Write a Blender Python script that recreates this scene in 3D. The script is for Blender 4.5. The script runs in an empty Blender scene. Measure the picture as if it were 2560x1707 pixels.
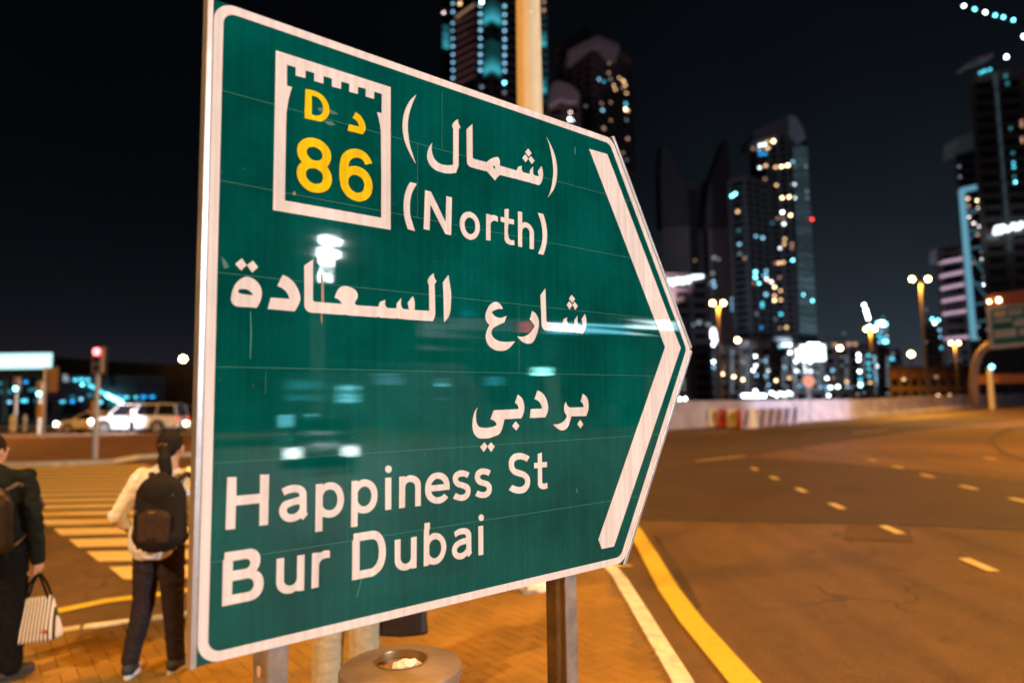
import bpy, bmesh, math, random
import numpy as np
from mathutils import Vector, Matrix, noise
from mathutils.geometry import tessellate_polygon
random.seed(7)
R = math.radians
scene = bpy.context.scene
COL = scene.collection

# ------------------------------------------------------------------ camera
CAMH, FPX, PITCH, ROLL = 1.78, 1699.5, 0.0874543, -0.0133941
RT0 = Vector((1, 0, 0)); FW = Vector((0, math.cos(PITCH), math.sin(PITCH))); UP0 = RT0.cross(FW)
RT = RT0 * math.cos(ROLL) + UP0 * math.sin(ROLL); UPV = RT.cross(FW)
CAM = Vector((0, 0, CAMH))
cd = bpy.data.cameras.new('camera'); cam = bpy.data.objects.new('camera', cd); COL.objects.link(cam)
cam.matrix_world = Matrix(((RT.x, UPV.x, -FW.x, 0), (RT.y, UPV.y, -FW.y, 0), (RT.z, UPV.z, -FW.z, CAMH), (0, 0, 0, 1)))
cd.sensor_width = 36; cd.lens = 36 * FPX / 2560; cd.clip_end = 5000; cd.clip_start = .05
cd.dof.use_dof = True; cd.dof.focus_distance = 2.05; cd.dof.aperture_fstop = 1.38; cd.dof.aperture_blades = 0
scene.camera = cam

# ------------------------------------------------------------------ night sky
world = bpy.data.worlds.new('World'); scene.world = world; world.use_nodes = True
wn, wl = world.node_tree.nodes, world.node_tree.links
bg = wn['Background']
tc = wn.new('ShaderNodeTexCoord'); sx = wn.new('ShaderNodeSeparateXYZ'); wl.new(tc.outputs['Generated'], sx.inputs[0])
def wmath(op, a, b=None, c=None):
    n = wn.new('ShaderNodeMath'); n.operation = op
    for i, v in enumerate((a, b, c)):
        if v is None: continue
        if isinstance(v, (int, float)): n.inputs[i].default_value = v
        else: wl.new(v, n.inputs[i])
    return n.outputs[0]
# city glow: strongest low over the towers on the right, fading up and to the left
elev = wmath('MAXIMUM', sx.outputs['Z'], 0.0)
fade = wmath('POWER', 2.718, wmath('MULTIPLY', elev, -5.2))
side = wmath('MULTIPLY_ADD', sx.outputs['X'], 1.05, .42)
side = wmath('MINIMUM', wmath('MAXIMUM', side, .16), 1.0)
hz = wn.new('ShaderNodeTexNoise'); hz.inputs['Scale'].default_value = 2.6; hz.inputs['Detail'].default_value = 4; wl.new(tc.outputs['Generated'], hz.inputs['Vector'])
amt = wmath('MULTIPLY', wmath('MULTIPLY', fade, side), wmath('MULTIPLY_ADD', hz.outputs['Fac'], 1.3, .38))
mixc = wn.new('ShaderNodeMix'); mixc.data_type = 'RGBA'
mixc.inputs['A'].default_value = (.0007, .0008, .0016, 1); mixc.inputs['B'].default_value = (.026, .040, .052, 1)
wl.new(amt, mixc.inputs['Factor']); 
low = wmath('POWER', 2.718, wmath('MULTIPLY', elev, -16.0))
mix2 = wn.new('ShaderNodeMix'); mix2.data_type = 'RGBA'; mix2.blend_type = 'ADD'
wl.new(wmath('MULTIPLY', low, .8), mix2.inputs['Factor']); wl.new(mixc.outputs['Result'], mix2.inputs['A'])
mix2.inputs['B'].default_value = (.022, .015, .020, 1)
wl.new(mix2.outputs['Result'], bg.inputs['Color']); bg.inputs['Strength'].default_value = 1.0

vs = scene.view_settings; vs.view_transform = 'Standard'; vs.look = 'None'; vs.exposure = 0; vs.gamma = 1
vs.use_curve_mapping = False
scene.cycles.use_denoising = True
scene.cycles.max_bounces = 5; scene.cycles.diffuse_bounces = 2; scene.cycles.glossy_bounces = 3
scene.cycles.transmission_bounces = 3; scene.cycles.sample_clamp_indirect = 4; scene.cycles.sample_clamp_direct = 0
scene.cycles.caustics_reflective = False; scene.cycles.caustics_refractive = False

SODIUM = (1.0, .43, .055); LED = (.86, .95, 1.0)

def ray(px, py): return FW + RT * ((px - 1280) / FPX) - UPV * ((py - 853.5) / FPX)
def ground(px, py, z=0.0):
    d = ray(px, py); return CAM + d * ((z - CAMH) / d.z)
def at(px, py, y):
    d = ray(px, py); return CAM + d * (y / d.y)

# ------------------------------------------------------------------ materials
def mat(name, col, rough=.6, metal=0.0, var=0.0, vscale=3.0, bump=0.0, bscale=40.0, coat=0.0, coat_r=.05, spec=.5, tint=None, det=4):
    m = bpy.data.materials.new(name); m.use_nodes = True
    n, l = m.node_tree.nodes, m.node_tree.links; b = n['Principled BSDF']
    b.inputs['Base Color'].default_value = (*col, 1); b.inputs['Roughness'].default_value = rough
    b.inputs['Metallic'].default_value = metal; b.inputs['Specular IOR Level'].default_value = spec
    b.inputs['Coat Weight'].default_value = coat; b.inputs['Coat Roughness'].default_value = coat_r
    t = n.new('ShaderNodeTexCoord')
    if var:
        nz = n.new('ShaderNodeTexNoise'); nz.inputs['Scale'].default_value = vscale; nz.inputs['Detail'].default_value = det
        nz.inputs['Roughness'].default_value = .65
        l.new(t.outputs['Object'], nz.inputs['Vector'])
        mr = n.new('ShaderNodeMapRange'); mr.inputs['From Min'].default_value = .32; mr.inputs['From Max'].default_value = .68
        l.new(nz.outputs['Fac'], mr.inputs['Value'])
        mx = n.new('ShaderNodeMix'); mx.data_type = 'RGBA'; l.new(mr.outputs['Result'], mx.inputs['Factor'])
        c2 = tint if tint else tuple(min(1, c * (1 + var)) for c in col)
        mx.inputs['A'].default_value = (*[c * (1 - var) for c in col], 1); mx.inputs['B'].default_value = (*c2, 1)
        l.new(mx.outputs['Result'], b.inputs['Base Color'])
    if bump:
        nb = n.new('ShaderNodeTexNoise'); nb.inputs['Scale'].default_value = bscale; nb.inputs['Detail'].default_value = 3
        l.new(t.outputs['Object'], nb.inputs['Vector'])
        bp = n.new('ShaderNodeBump'); bp.inputs['Strength'].default_value = bump; bp.inputs['Distance'].default_value = .01
        l.new(nb.outputs['Fac'], bp.inputs['Height']); l.new(bp.outputs['Normal'], b.inputs['Normal'])
    return m
def emit(name, col, strength, sample=False):
    m = bpy.data.materials.new(name); m.use_nodes = True
    n, l = m.node_tree.nodes, m.node_tree.links
    e = n.new('ShaderNodeEmission'); e.inputs[0].default_value = (*col, 1); e.inputs[1].default_value = strength
    l.new(e.outputs[0], n['Material Output'].inputs[0])
    if not sample: m.cycles.emission_sampling = 'NONE'
    return m

# ------------------------------------------------------------------ mesh helpers
def link(name, me, parent=None, m=None, label=None, cat=None, group=None, kind=None, loc=None, rotz=None):
    o = bpy.data.objects.new(name, me); COL.objects.link(o)
    if m is not None and me is not None and not me.materials: me.materials.append(m)
    if parent is not None: o.parent = parent
    if loc is not None: o.location = loc
    if rotz is not None: o.rotation_euler = (0, 0, rotz)
    tag(o, label, cat, group, kind); return o
def tag(o, label=None, cat=None, group=None, kind=None):
    if label: o['label'] = label
    if cat: o['category'] = cat
    if group: o['group'] = group
    if kind: o['kind'] = kind
    return o
def thing(name, label, cat, loc=(0, 0, 0), rotz=0.0, group=None):
    return link(name, None, None, None, label, cat, group, None, loc, rotz)
def mesh(verts, faces, smooth=False, fix=False):
    me = bpy.data.meshes.new('mesh'); me.from_pydata([tuple(v) for v in verts], [], faces)
    if fix:
        bm = bmesh.new(); bm.from_mesh(me); bmesh.ops.recalc_face_normals(bm, faces=bm.faces); bm.to_mesh(me); bm.free()
    if smooth: me.polygons.foreach_set('use_smooth', [True] * len(me.polygons))
    me.update(); return me
class MB:
    def __init__(s): s.v = []; s.f = []
    def add(s, v, f):
        k = len(s.v); s.v += [Vector(p) for p in v]; s.f += [tuple(i + k for i in q) for q in f]; return s
    def box(s, c, d, M=None):
        c = Vector(c); h = [x / 2 for x in d]
        v = [c + Vector((sx * h[0], sy * h[1], sz * h[2])) for sx in (-1, 1) for sy in (-1, 1) for sz in (-1, 1)]
        if M is not None: v = [M @ p for p in v]
        return s.add(v, [(0, 1, 3, 2), (4, 6, 7, 5), (0, 4, 5, 1), (2, 3, 7, 6), (0, 2, 6, 4), (1, 5, 7, 3)])
    def bar(s, a, b, w, h=None):
        a, b = Vector(a), Vector(b); h = h or w; d = (b - a); L = d.length; d.normalize()
        x = d.cross(Vector((0, 0, 1)));
        if x.length < 1e-4: x = Vector((1, 0, 0))
        x.normalize(); y = d.cross(x)
        M = Matrix.Translation((a + b) / 2) @ Matrix((x, y, d)).transposed().to_4x4()
        return s.box((0, 0, 0), (w, h, L), M)
    def cyl(s, a, b, r1, r2=None, n=16, caps=True):
        a, b = Vector(a), Vector(b); r2 = r1 if r2 is None else r2; d = (b - a).normalized()
        x = d.orthogonal().normalized(); y = d.cross(x)
        v = [a + (x * math.cos(t) + y * math.sin(t)) * r1 for t in [2 * math.pi * i / n for i in range(n)]]
        v += [b + (x * math.cos(t) + y * math.sin(t)) * r2 for t in [2 * math.pi * i / n for i in range(n)]]
        f = [(i, (i + 1) % n, n + (i + 1) % n, n + i) for i in range(n)]
        if caps: f += [tuple(range(n))[::-1], tuple(range(n, 2 * n))]
        return s.add(v, f)
    def tube(s, pts, r, n=10):
        pts = [Vector(p) for p in pts]; rs = r if isinstance(r, (list, tuple)) else [r] * len(pts)
        v = []; f = []; up = None
        for i, p in enumerate(pts):
            d = (pts[min(i + 1, len(pts) - 1)] - pts[max(i - 1, 0)]).normalized()
            if up is None: up = d.orthogonal().normalized()
            up = (up - d * up.dot(d)).normalized(); y = d.cross(up)
            v += [p + (up * math.cos(2 * math.pi * k / n) + y * math.sin(2 * math.pi * k / n)) * rs[i] for k in range(n)]
        for i in range(len(pts) - 1):
            f += [(i * n + k, i * n + (k + 1) % n, (i + 1) * n + (k + 1) % n, (i + 1) * n + k) for k in range(n)]
        f += [tuple(range(n))[::-1], tuple(range((len(pts) - 1) * n, len(pts) * n))]
        return s.add(v, f)
    def lathe(s, prof, n=48, c=(0, 0, 0)):
        c = Vector(c); v = []; f = []
        for r, z in prof: v += [c + Vector((r * math.cos(2 * math.pi * k / n), r * math.sin(2 * math.pi * k / n), z)) for k in range(n)]
        for i in range(len(prof) - 1):
            f += [(i * n + k, i * n + (k + 1) % n, (i + 1) * n + (k + 1) % n, (i + 1) * n + k) for k in range(n)]
        return s.add(v, f)
    def ball(s, c, r, n=12, m=8):
        c = Vector(c); r = Vector(r) if not isinstance(r, (int, float)) else Vector((r, r, r)); k0 = []
        v = [c + Vector((0, 0, -r.z))]
        for i in range(1, m):
            a = -math.pi / 2 + math.pi * i / m
            v += [c + Vector((r.x * math.cos(a) * math.cos(t), r.y * math.cos(a) * math.sin(t), r.z * math.sin(a))) for t in [2 * math.pi * j / n for j in range(n)]]
        v.append(c + Vector((0, 0, r.z)))
        f = [(0, 1 + (j + 1) % n, 1 + j) for j in range(n)]
        for i in range(m - 2):
            o = 1 + i * n; f += [(o + j, o + (j + 1) % n, o + n + (j + 1) % n, o + n + j) for j in range(n)]
        o = 1 + (m - 2) * n; f += [(o + j, o + (j + 1) % n, len(v) - 1) for j in range(n)]
        return s.add(v, f)
    def prism(s, poly, z0, z1):
        n = len(poly); v = [(x, y, z0) for x, y in poly] + [(x, y, z1) for x, y in poly]
        tri = tessellate_polygon([[Vector((x, y, 0)) for x, y in poly]])
        f = [(i, (i + 1) % n, n + (i + 1) % n, n + i) for i in range(n)]
        f += [t for t in tri] + [tuple(i + n for i in t) for t in tri]
        return s.add(v, f)
    def build(s, name, m, parent=None, smooth=False, **k):
        return link(name, mesh(s.v, s.f, smooth, True), parent, m, **k)
def bevel(o, w, seg=2):
    b = o.modifiers.new('bevel', 'BEVEL'); b.width = w; b.segments = seg; b.limit_method = 'ANGLE'; return o
def smooth_by_angle(o, ang=40):
    me = o.data; me.polygons.foreach_set('use_smooth', [True] * len(me.polygons))
    bm = bmesh.new(); bm.from_mesh(me)
    for e in bm.edges:
        if len(e.link_faces) == 2 and e.calc_face_angle(0) > R(ang): e.smooth = False
    bm.to_mesh(me); bm.free(); return o

def spot(parent, loc, power, col, size=.25, angle=150):
    l = bpy.data.lights.new('lamp_light', 'SPOT'); l.energy = power; l.color = col; l.shadow_soft_size = size
    l.spot_size = R(angle); l.spot_blend = .6
    o = bpy.data.objects.new('lamp_light', l); COL.objects.link(o); o.parent = parent; o.location = loc; return o
def point(parent, loc, power, col, size=.2):
    l = bpy.data.lights.new('lamp_light', 'POINT'); l.energy = power; l.color = col; l.shadow_soft_size = size
    o = bpy.data.objects.new('lamp_light', l); COL.objects.link(o); o.parent = parent; o.location = loc; return o

# common materials
M_steel = mat('galvanised_steel', (.34, .34, .35), .45, .55, .35, 14, .1, 60)
M_pole = mat('painted_pole', (.50, .50, .48), .5, 0, .12, 2)
M_conc = mat('concrete', (.42, .41, .39), .85, 0, .22, 1.5, .15, 30)
M_dark = mat('dark_metal', (.03, .03, .032), .5, 0)
M_black = mat('black_plastic', (.015, .015, .016), .4, 0)
M_rubber = mat('rubber', (.02, .02, .02), .8, 0)
LEGEND = '''
arabic_dot|569,5774;709,5638;814,5774;698,5905
arabic_dot|816,5774;943,5657;1065,5792;931,5923
arabic_letter|1049,6692;1073,6648;1096,6604;1116,6559;1132,6513;1141,6479;1148,6444;1153,6410;1155,6375;1153,6337;1148,6300;1139,6264;1126,6230;1110,6197;1089,6167;1066,6139;1040,6113;1015,6092;987,6074;959,6058;928,6046;901,6037;874,6031;846,6028;818,6029;790,6037;762,6049;736,6064;710,6080;682,6102;656,6126;632,6152;610,6180;590,6210;572,6242;557,6275;544,6309;532,6345;522,6381;515,6419;510,6456;505,6486;502,6517;501,6548;505,6578;510,6595;517,6611;525,6627;535,6641;552,6658;572,6671;593,6682;616,6690;639,6695;663,6696;688,6696;713,6696|641,6360;644,6349;652,6338;662,6329;672,6321;692,6311;713,6306;736,6305;758,6305;784,6304;809,6306;833,6310;857,6318;875,6326;892,6337;908,6349;923,6362;936,6376;947,6391;957,6407;967,6424;926,6423;885,6423;845,6422;804,6420;782,6420;760,6419;739,6418;717,6415;701,6411;685,6408;670,6402;658,6392;652,6385;646,6378;642,6369
arabic_letter|1618,5897;1645,5906;1672,5915;1699,5926;1725,5938;1756,5955;1787,5974;1817,5995;1844,6019;1876,6050;1905,6085;1931,6122;1954,6161;1973,6196;1991,6232;2005,6269;2017,6308;2024,6339;2030,6371;2033,6404;2030,6436;2026,6458;2018,6479;2010,6500;2002,6521;1980,6569;1956,6615;1930,6660;1902,6705;1293,6699;1353,6439;1783,6434;1777,6414;1771,6394;1763,6374;1755,6355;1740,6328;1723,6302;1704,6279;1683,6257;1661,6239;1638,6223;1613,6209;1588,6196;1566,6187;1542,6179;1519,6171;1495,6165
arabic_letter|2326,5458;2333,6405;2338,6415;2344,6426;2352,6434;2361,6442;2372,6446;2384,6448;2397,6449;2410,6448;3066,6443;3052,6425;3038,6407;3022,6390;3006,6374;2993,6362;2979,6351;2965,6341;2950,6333;2931,6326;2911,6321;2891,6318;2871,6316;2880,6285;2890,6254;2901,6223;2914,6192;2926,6164;2940,6135;2955,6107;2975,6082;2991,6067;3007,6053;3025,6040;3044,6029;3073,6018;3103,6011;3133,6006;3164,6005;3196,6005;3229,6009;3261,6016;3292,6025;3323,6035;3353,6047;3381,6062;3407,6080;3426,6099;3442,6121;3456,6144;3465,6168;3470,6194;3470,6222;3466,6249;3459,6275;3447,6298;3431,6318;3414,6338;3402,6360;3399,6367;3395,6374;3393,6380;3392,6387;3393,6402;3401,6416;3411,6428;3424,6441;4035,6436;4072,6311;4228,6243;4222,6269;4217,6295;4215,6321;4217,6347;4219,6364;4224,6382;4230,6398;4240,6413;4251,6423;4264,6432;4278,6439;4294,6446;4542,6435;4549,6303;4683,6159;4678,6186;4674,6214;4672,6241;4671,6268;4671,6289;4671,6310;4674,6331;4679,6351;4684,6369;4692,6387;4701,6404;4715,6417;4727,6424;4741,6430;4756,6434;4771,6437;4910,6437;4867,6265;5015,6077;5028,6101;5041,6127;5052,6152;5061,6179;5068,6209;5073,6241;5076,6273;5077,6305;5076,6337;5074,6370;5070,6403;5065,6435;5521,6424;5513,5751;5498,5724;5485,5697;5477,5669;5476,5639;5480,5616;5487,5594;5498,5571;5510,5549;5539,5510;5576,5476;5618,5444;5663,5413;5663,5431;5663,5448;5664,5465;5666,5481;5678,5521;5697,5557;5721,5592;5748,5626;5688,5697;5705,6471;5701,6496;5697,6522;5691,6548;5684,6573;5672,6603;5658,6632;5641,6661;5624,6689;4899,6700;4581,6691;4553,6679;4519,6695;4074,6701;4036,6676;3991,6700;3191,6706;3162,6675;3141,6697;3058,6703;2792,6704;2315,6707;2287,6706;2260,6701;2234,6693;2210,6682;2191,6668;2174,6653;2160,6635;2148,6615;2140,6596;2135,6576;2132,6555;2131,6534;2117,5627
arabic_letter|6132,5404;6183,5714;6195,5776;6205,5837;6211,5900;6211,5962;6197,6288;6192,6337;6184,6386;6170,6435;6152,6482;6139,6510;6124,6537;6108,6563;6089,6589;6066,6615;6040,6640;6013,6663;5984,6686;5971,6028;5950,5627
arabic_letter|7995,6184;7984,6159;7972,6134;7958,6111;7941,6089;7921,6070;7899,6052;7875,6036;7849,6023;7821,6014;7791,6007;7760,6003;7729,6004;7692,6011;7657,6024;7623,6041;7591,6059;7544,6095;7505,6137;7472,6183;7443,6230;7419,6273;7397,6317;7382,6362;7373,6407;7370,6440;7371,6472;7376,6504;7385,6535;7395,6557;7407,6579;7422,6599;7438,6618;7455,6633;7473,6647;7493,6661;7513,6673;7486,6713;7461,6753;7437,6793;7418,6834;7402,6873;7388,6913;7379,6953;7374,6993;7375,7033;7380,7073;7390,7111;7405,7149;7426,7187;7452,7223;7484,7256;7520,7286;7560,7312;7604,7333;7651,7351;7700,7365;7749,7376;7799,7383;7850,7387;7902,7386;7954,7383;8007,7376;8058,7365;8108,7350;8161,7325;8210,7295;8255,7261;8299,7225;8336,7193;8370,7158;8403,7123;8435,7087;8349,7099;8263,7109;8178,7117;8093,7120;8031,7121;7970,7120;7909,7116;7851,7107;7807,7096;7764,7084;7723,7069;7686,7049;7655,7026;7627,7000;7604,6971;7588,6939;7580,6915;7576,6890;7575,6864;7580,6839;7590,6815;7605,6791;7624,6769;7645,6749;7672,6730;7702,6714;7733,6699;7765,6684;7833,6652;7902,6622;7974,6593;8045,6565;8137,6368;8083,6392;8029,6415;7973,6432;7917,6442;7884,6444;7851,6443;7818,6441;7787,6436;7754,6428;7723,6416;7694,6403;7668,6386;7646,6367;7628,6345;7611,6322;7596,6297;7621,6282;7646,6266;7671,6252;7698,6239;7733,6225;7770,6213;7808,6204;7846,6196;7883,6190;7920,6187;7958,6185
arabic_letter|9112,6155;9147,6167;9181,6180;9213,6196;9242,6214;9274,6242;9301,6274;9322,6308;9341,6344;9355,6380;9365,6418;9371,6456;9374,6495;9373,6541;9366,6587;9356,6634;9343,6680;9328,6727;9311,6774;9290,6820;9268,6866;9247,6911;9224,6956;9198,6999;9163,7038;9141,7059;9117,7078;9090,7096;9061,7111;9033,7121;9003,7128;8972,7133;8942,7135;8901,7136;8861,7132;8822,7125;8784,7116;8747,7102;8712,7086;8680,7067;8648,7047;8613,7022;8581,6994;8550,6965;8521,6935;8567,6939;8614,6943;8662,6943;8709,6940;8749,6934;8789,6926;8829,6916;8867,6902;8911,6882;8952,6858;8991,6832;9028,6804;9056,6781;9082,6757;9107,6733;9130,6707;9150,6682;9169,6657;9186,6631;9203,6604;9183,6576;9162,6549;9139,6522;9115,6496;9092,6476;9067,6456;9042,6438;9016,6419
arabic_letter|9661,5431;9680,6406;9685,6418;9691,6429;9699,6438;9710,6446;9721,6449;9734,6451;9748,6452;9762,6452;10364,6448;10396,6319;10558,6245;10551,6269;10545,6294;10542,6318;10544,6341;10548,6362;10554,6383;10564,6402;10579,6418;10593,6427;10609,6435;10626,6442;10644,6447;10867,6445;10871,6312;11011,6165;11007,6198;11004,6230;11002,6263;11002,6295;11003,6319;11003,6344;11006,6368;11015,6391;11026,6406;11039,6421;11054,6435;11070,6448;11241,6449;11189,6266;11345,6085;11361,6118;11376,6151;11389,6185;11398,6220;11403,6256;11404,6292;11403,6329;11400,6366;11396,6411;11391,6457;11381,6502;11364,6547;11338,6592;11305,6636;11267,6678;11228,6720;10915,6717;10882,6687;10848,6705;10407,6710;10364,6692;10320,6710;9662,6709;9626,6705;9594,6694;9564,6679;9539,6661;9521,6643;9508,6623;9497,6601;9489,6579;9483,6553;9482,6527;9483,6500;9483,6472;9459,5651
arabic_dot|10771,5525;10918,5641;10797,5780;10652,5664
arabic_dot|10665,5731;10786,5845;10669,5995;10544,5861
arabic_dot|10900,5736;11036,5854;10915,5987;10791,5844
arabic_letter|11168,8602;11214,8624;11259,8648;11300,8674;11335,8704;11365,8745;11386,8788;11400,8834;11410,8880;11416,8928;11417,8977;11412,9025;11403,9073;11385,9130;11360,9185;11329,9240;11295,9294;10644,9285;10629,9327;10613,9369;10595,9410;10575,9450;10550,9499;10525,9548;10493,9593;10450,9633;10426,9650;10400,9665;10372,9678;10342,9688;10310,9694;10278,9698;10245,9698;10212,9695;10175,9687;10140,9675;10106,9660;10074,9645;10018,9614;9968,9578;9921,9540;9876,9500;9921,9503;9965,9506;10010,9507;10054,9505;10096,9501;10138,9494;10179,9485;10218,9474;10265,9455;10309,9432;10350,9406;10386,9377;10409,9353;10430,9328;10448,9301;10465,9274;10441,9250;10418,9225;10397,9200;10380,9174;10366,9145;10357,9115;10350,9085;10348,9054;10348,9029;10350,9003;10355,8978;10362,8953;10375,8924;10392,8897;10411,8870;10432,8843;10438,8868;10445,8892;10456,8915;10470,8937;10484,8955;10500,8971;10518,8986;10540,8998;10564,9007;10591,9012;10619,9015;10647,9017;11199,9017;11195,8990;11190,8963;11180,8937;11165,8912;11147,8892;11124,8874;11099,8858;11073,8842
arabic_dot|11031,9403;11158,9540;11030,9665;10899,9532
arabic_letter|9273,8494;9317,8508;9359,8523;9400,8540;9439,8560;9485,8592;9526,8628;9561,8668;9593,8710;9618,8750;9638,8791;9655,8833;9668,8877;9678,8918;9686,8959;9689,9001;9687,9043;9681,9072;9673,9101;9662,9130;9650,9158;9632,9192;9610,9225;9586,9257;9561,9289;8960,9294;9002,9031;9446,9030;9439,9003;9431,8976;9421,8949;9408,8923;9387,8891;9363,8860;9333,8831;9299,8806;9267,8789;9232,8775;9195,8763;9157,8752
arabic_letter|8509,8614;8548,8634;8585,8654;8619,8677;8650,8703;8678,8736;8700,8772;8718,8810;8732,8849;8743,8889;8749,8929;8752,8970;8750,9010;8746,9047;8739,9083;8728,9119;8715,9155;8699,9191;8679,9226;8657,9260;8634,9294;8004,9304;7993,9349;7980,9394;7967,9439;7951,9483;7936,9522;7920,9561;7901,9600;7878,9636;7864,9654;7850,9672;7834,9688;7816,9704;7779,9724;7736,9737;7691,9748;7646,9758;7597,9772;7548,9785;7499,9796;7449,9804;7400,9808;7351,9810;7303,9809;7254,9807;7215,9805;7176,9803;7137,9798;7101,9788;7062,9770;7027,9747;6996,9720;6969,9692;6946,9660;6928,9625;6915,9589;6904,9553;6896,9509;6893,9463;6894,9418;6897,9372;6900,9327;6906,9281;6915,9236;6927,9192;6938,9157;6951,9123;6966,9089;6985,9057;7003,9031;7023,9007;7044,8983;7066,8959;7052,8991;7038,9023;7026,9055;7017,9088;7010,9125;7007,9163;7006,9201;7008,9239;7011,9278;7015,9317;7024,9355;7038,9392;7051,9415;7065,9438;7083,9459;7104,9477;7138,9493;7177,9503;7217,9508;7258,9513;7301,9518;7345,9520;7389,9521;7433,9519;7472,9516;7512,9512;7551,9506;7590,9498;7628,9489;7664,9478;7700,9465;7736,9452;7727,9434;7717,9415;7705,9398;7691,9381;7674,9365;7655,9350;7634,9336;7612,9324;7589,9315;7565,9307;7540,9300;7514,9294;7626,9046;8542,9028;8537,9001;8531,8975;8522,8950;8508,8926;8488,8904;8464,8885;8437,8867;8408,8850
arabic_dot|8420,9371;8554,9503;8438,9634;8293,9502
arabic_dot|7295,9911;7395,10027;7265,10171;7146,10029
arabic_dot|7525,9922;7646,10043;7522,10182;7399,10027
parenthesis|5134,678;5094,767;5055,856;5018,945;4985,1033;4959,1107;4935,1181;4915,1255;4898,1329;4887,1389;4879,1449;4873,1509;4870,1568;4869,1645;4874,1721;4882,1797;4891,1871;4903,1956;4917,2040;4936,2122;4962,2200;5114,2571;5072,2518;5030,2465;4990,2412;4952,2357;4909,2291;4869,2225;4833,2156;4801,2085;4781,2033;4764,1980;4749,1926;4737,1871;4727,1811;4720,1751;4716,1689;4715,1627;4718,1559;4723,1490;4733,1420;4747,1349;4765,1280;4787,1211;4813,1141;4844,1072;4872,1016;4902,960;4936,905;4974,851;5011,806;5050,763;5092,720
arabic_letter|6478,1000;6480,1023;6482,1046;6485,1068;6490,1090;6502,1124;6519,1155;6540,1185;6561,1215;6500,1281;6487,2322;6399,2542;6341,2562;6284,2581;6226,2598;6169,2611;6109,2620;6050,2626;5992,2629;5935,2630;5875,2628;5816,2623;5759,2614;5706,2599;5660,2580;5618,2556;5580,2528;5547,2496;5523,2464;5503,2430;5487,2394;5476,2355;5470,2313;5470,2268;5474,2223;5481,2178;5490,2135;5502,2092;5518,2049;5538,2007;5557,1974;5580,1941;5604,1909;5629,1877;5620,1916;5613,1955;5608,1993;5605,2031;5608,2075;5614,2119;5625,2160;5639,2200;5656,2239;5675,2275;5700,2309;5730,2338;5764,2360;5803,2378;5845,2392;5890,2401;5934,2406;5981,2406;6028,2402;6076,2397;6133,2387;6190,2374;6247,2358;6305,2341;6319,1327;6304,1303;6291,1279;6284,1253;6284,1224;6291,1200;6302,1177;6317,1153;6333,1130;6363,1094;6398,1061;6437,1031
arabic_letter|6975,1005;6973,1990;7017,2015;7466,2012;7488,1988;7510,1966;7533,1943;7558,1922;7606,1885;7657,1851;7712,1821;7768,1797;7795,1786;7822,1775;7849,1767;7874,1767;7891,1773;7904,1783;7916,1795;7926,1808;7949,1849;7956,1898;7953,1951;7945,2006;8601,2017;8645,1888;8794,1823;8789,1854;8785,1886;8786,1915;8792,1944;8799,1963;8807,1982;8820,1999;8838,2010;8851,2014;8865,2015;8879,2016;8894,2016;9107,2013;9116,1897;9257,1740;9249,1779;9242,1818;9239,1856;9239,1893;9240,1922;9242,1951;9248,1978;9266,1998;9281,2006;9299,2011;9318,2014;9338,2016;9478,2017;9438,1851;9588,1667;9605,1701;9620,1735;9632,1771;9641,1808;9647,1857;9646,1908;9641,1960;9631,2012;9621,2055;9608,2097;9591,2140;9568,2181;9547,2208;9523,2235;9498,2260;9472,2285;9145,2283;9102,2263;9073,2280;8624,2279;8596,2256;8568,2277;7946,2282;7929,2299;7912,2316;7895,2332;7879,2349;7848,2382;7819,2415;7791,2449;7764,2483;7463,2263;7411,2278;6945,2278;6910,2276;6877,2268;6847,2256;6821,2239;6801,2218;6786,2194;6777,2166;6773,2137;6769,1213|7685,2094;7722,2057;7775,2064;7781,2154
arabic_dot|9058,1235;9193,1348;9075,1486;8930,1375
arabic_dot|8943,1438;9057,1545;8949,1690;8813,1578
arabic_dot|9162,1444;9313,1555;9186,1694;9063,1559
parenthesis|9826,692;9876,750;9925,809;9972,869;10016,931;10057,995;10096,1060;10131,1126;10162,1195;10191,1273;10215,1354;10233,1436;10245,1520;10251,1599;10251,1679;10246,1760;10237,1842;10222,1932;10202,2023;10174,2114;10136,2204;10078,2304;10007,2402;9928,2497;9845,2591;9878,2526;9910,2460;9939,2394;9966,2328;9992,2250;10014,2172;10033,2095;10049,2017;10063,1947;10074,1876;10082,1806;10087,1737;10087,1657;10083,1578;10075,1500;10064,1423;10051,1345;10035,1269;10016,1194;9996,1119;9981,1059;9965,1000;9947,941;9926,884;9904,834;9879,786;9853,739
parenthesis|4941,3094;5147,3099;5107,3161;5069,3224;5034,3287;5005,3352;4982,3416;4964,3481;4950,3546;4940,3611;4936,3659;4933,3707;4933,3754;4934,3801;4935,3863;4938,3925;4946,3985;4962,4043;5084,4367;4876,4354;4849,4289;4823,4225;4799,4159;4781,4091;4766,4015;4756,3937;4750,3857;4749,3777;4751,3701;4756,3625;4765,3547;4780,3470;4793,3420;4807,3369;4824,3319;4844,3269;4865,3224;4889,3181;4914,3137
letter|5400,3219;5579,3227;6048,3977;6078,3253;6259,3259;6221,4313;6042,4306;5562,3576;5535,4279;5353,4275
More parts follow.
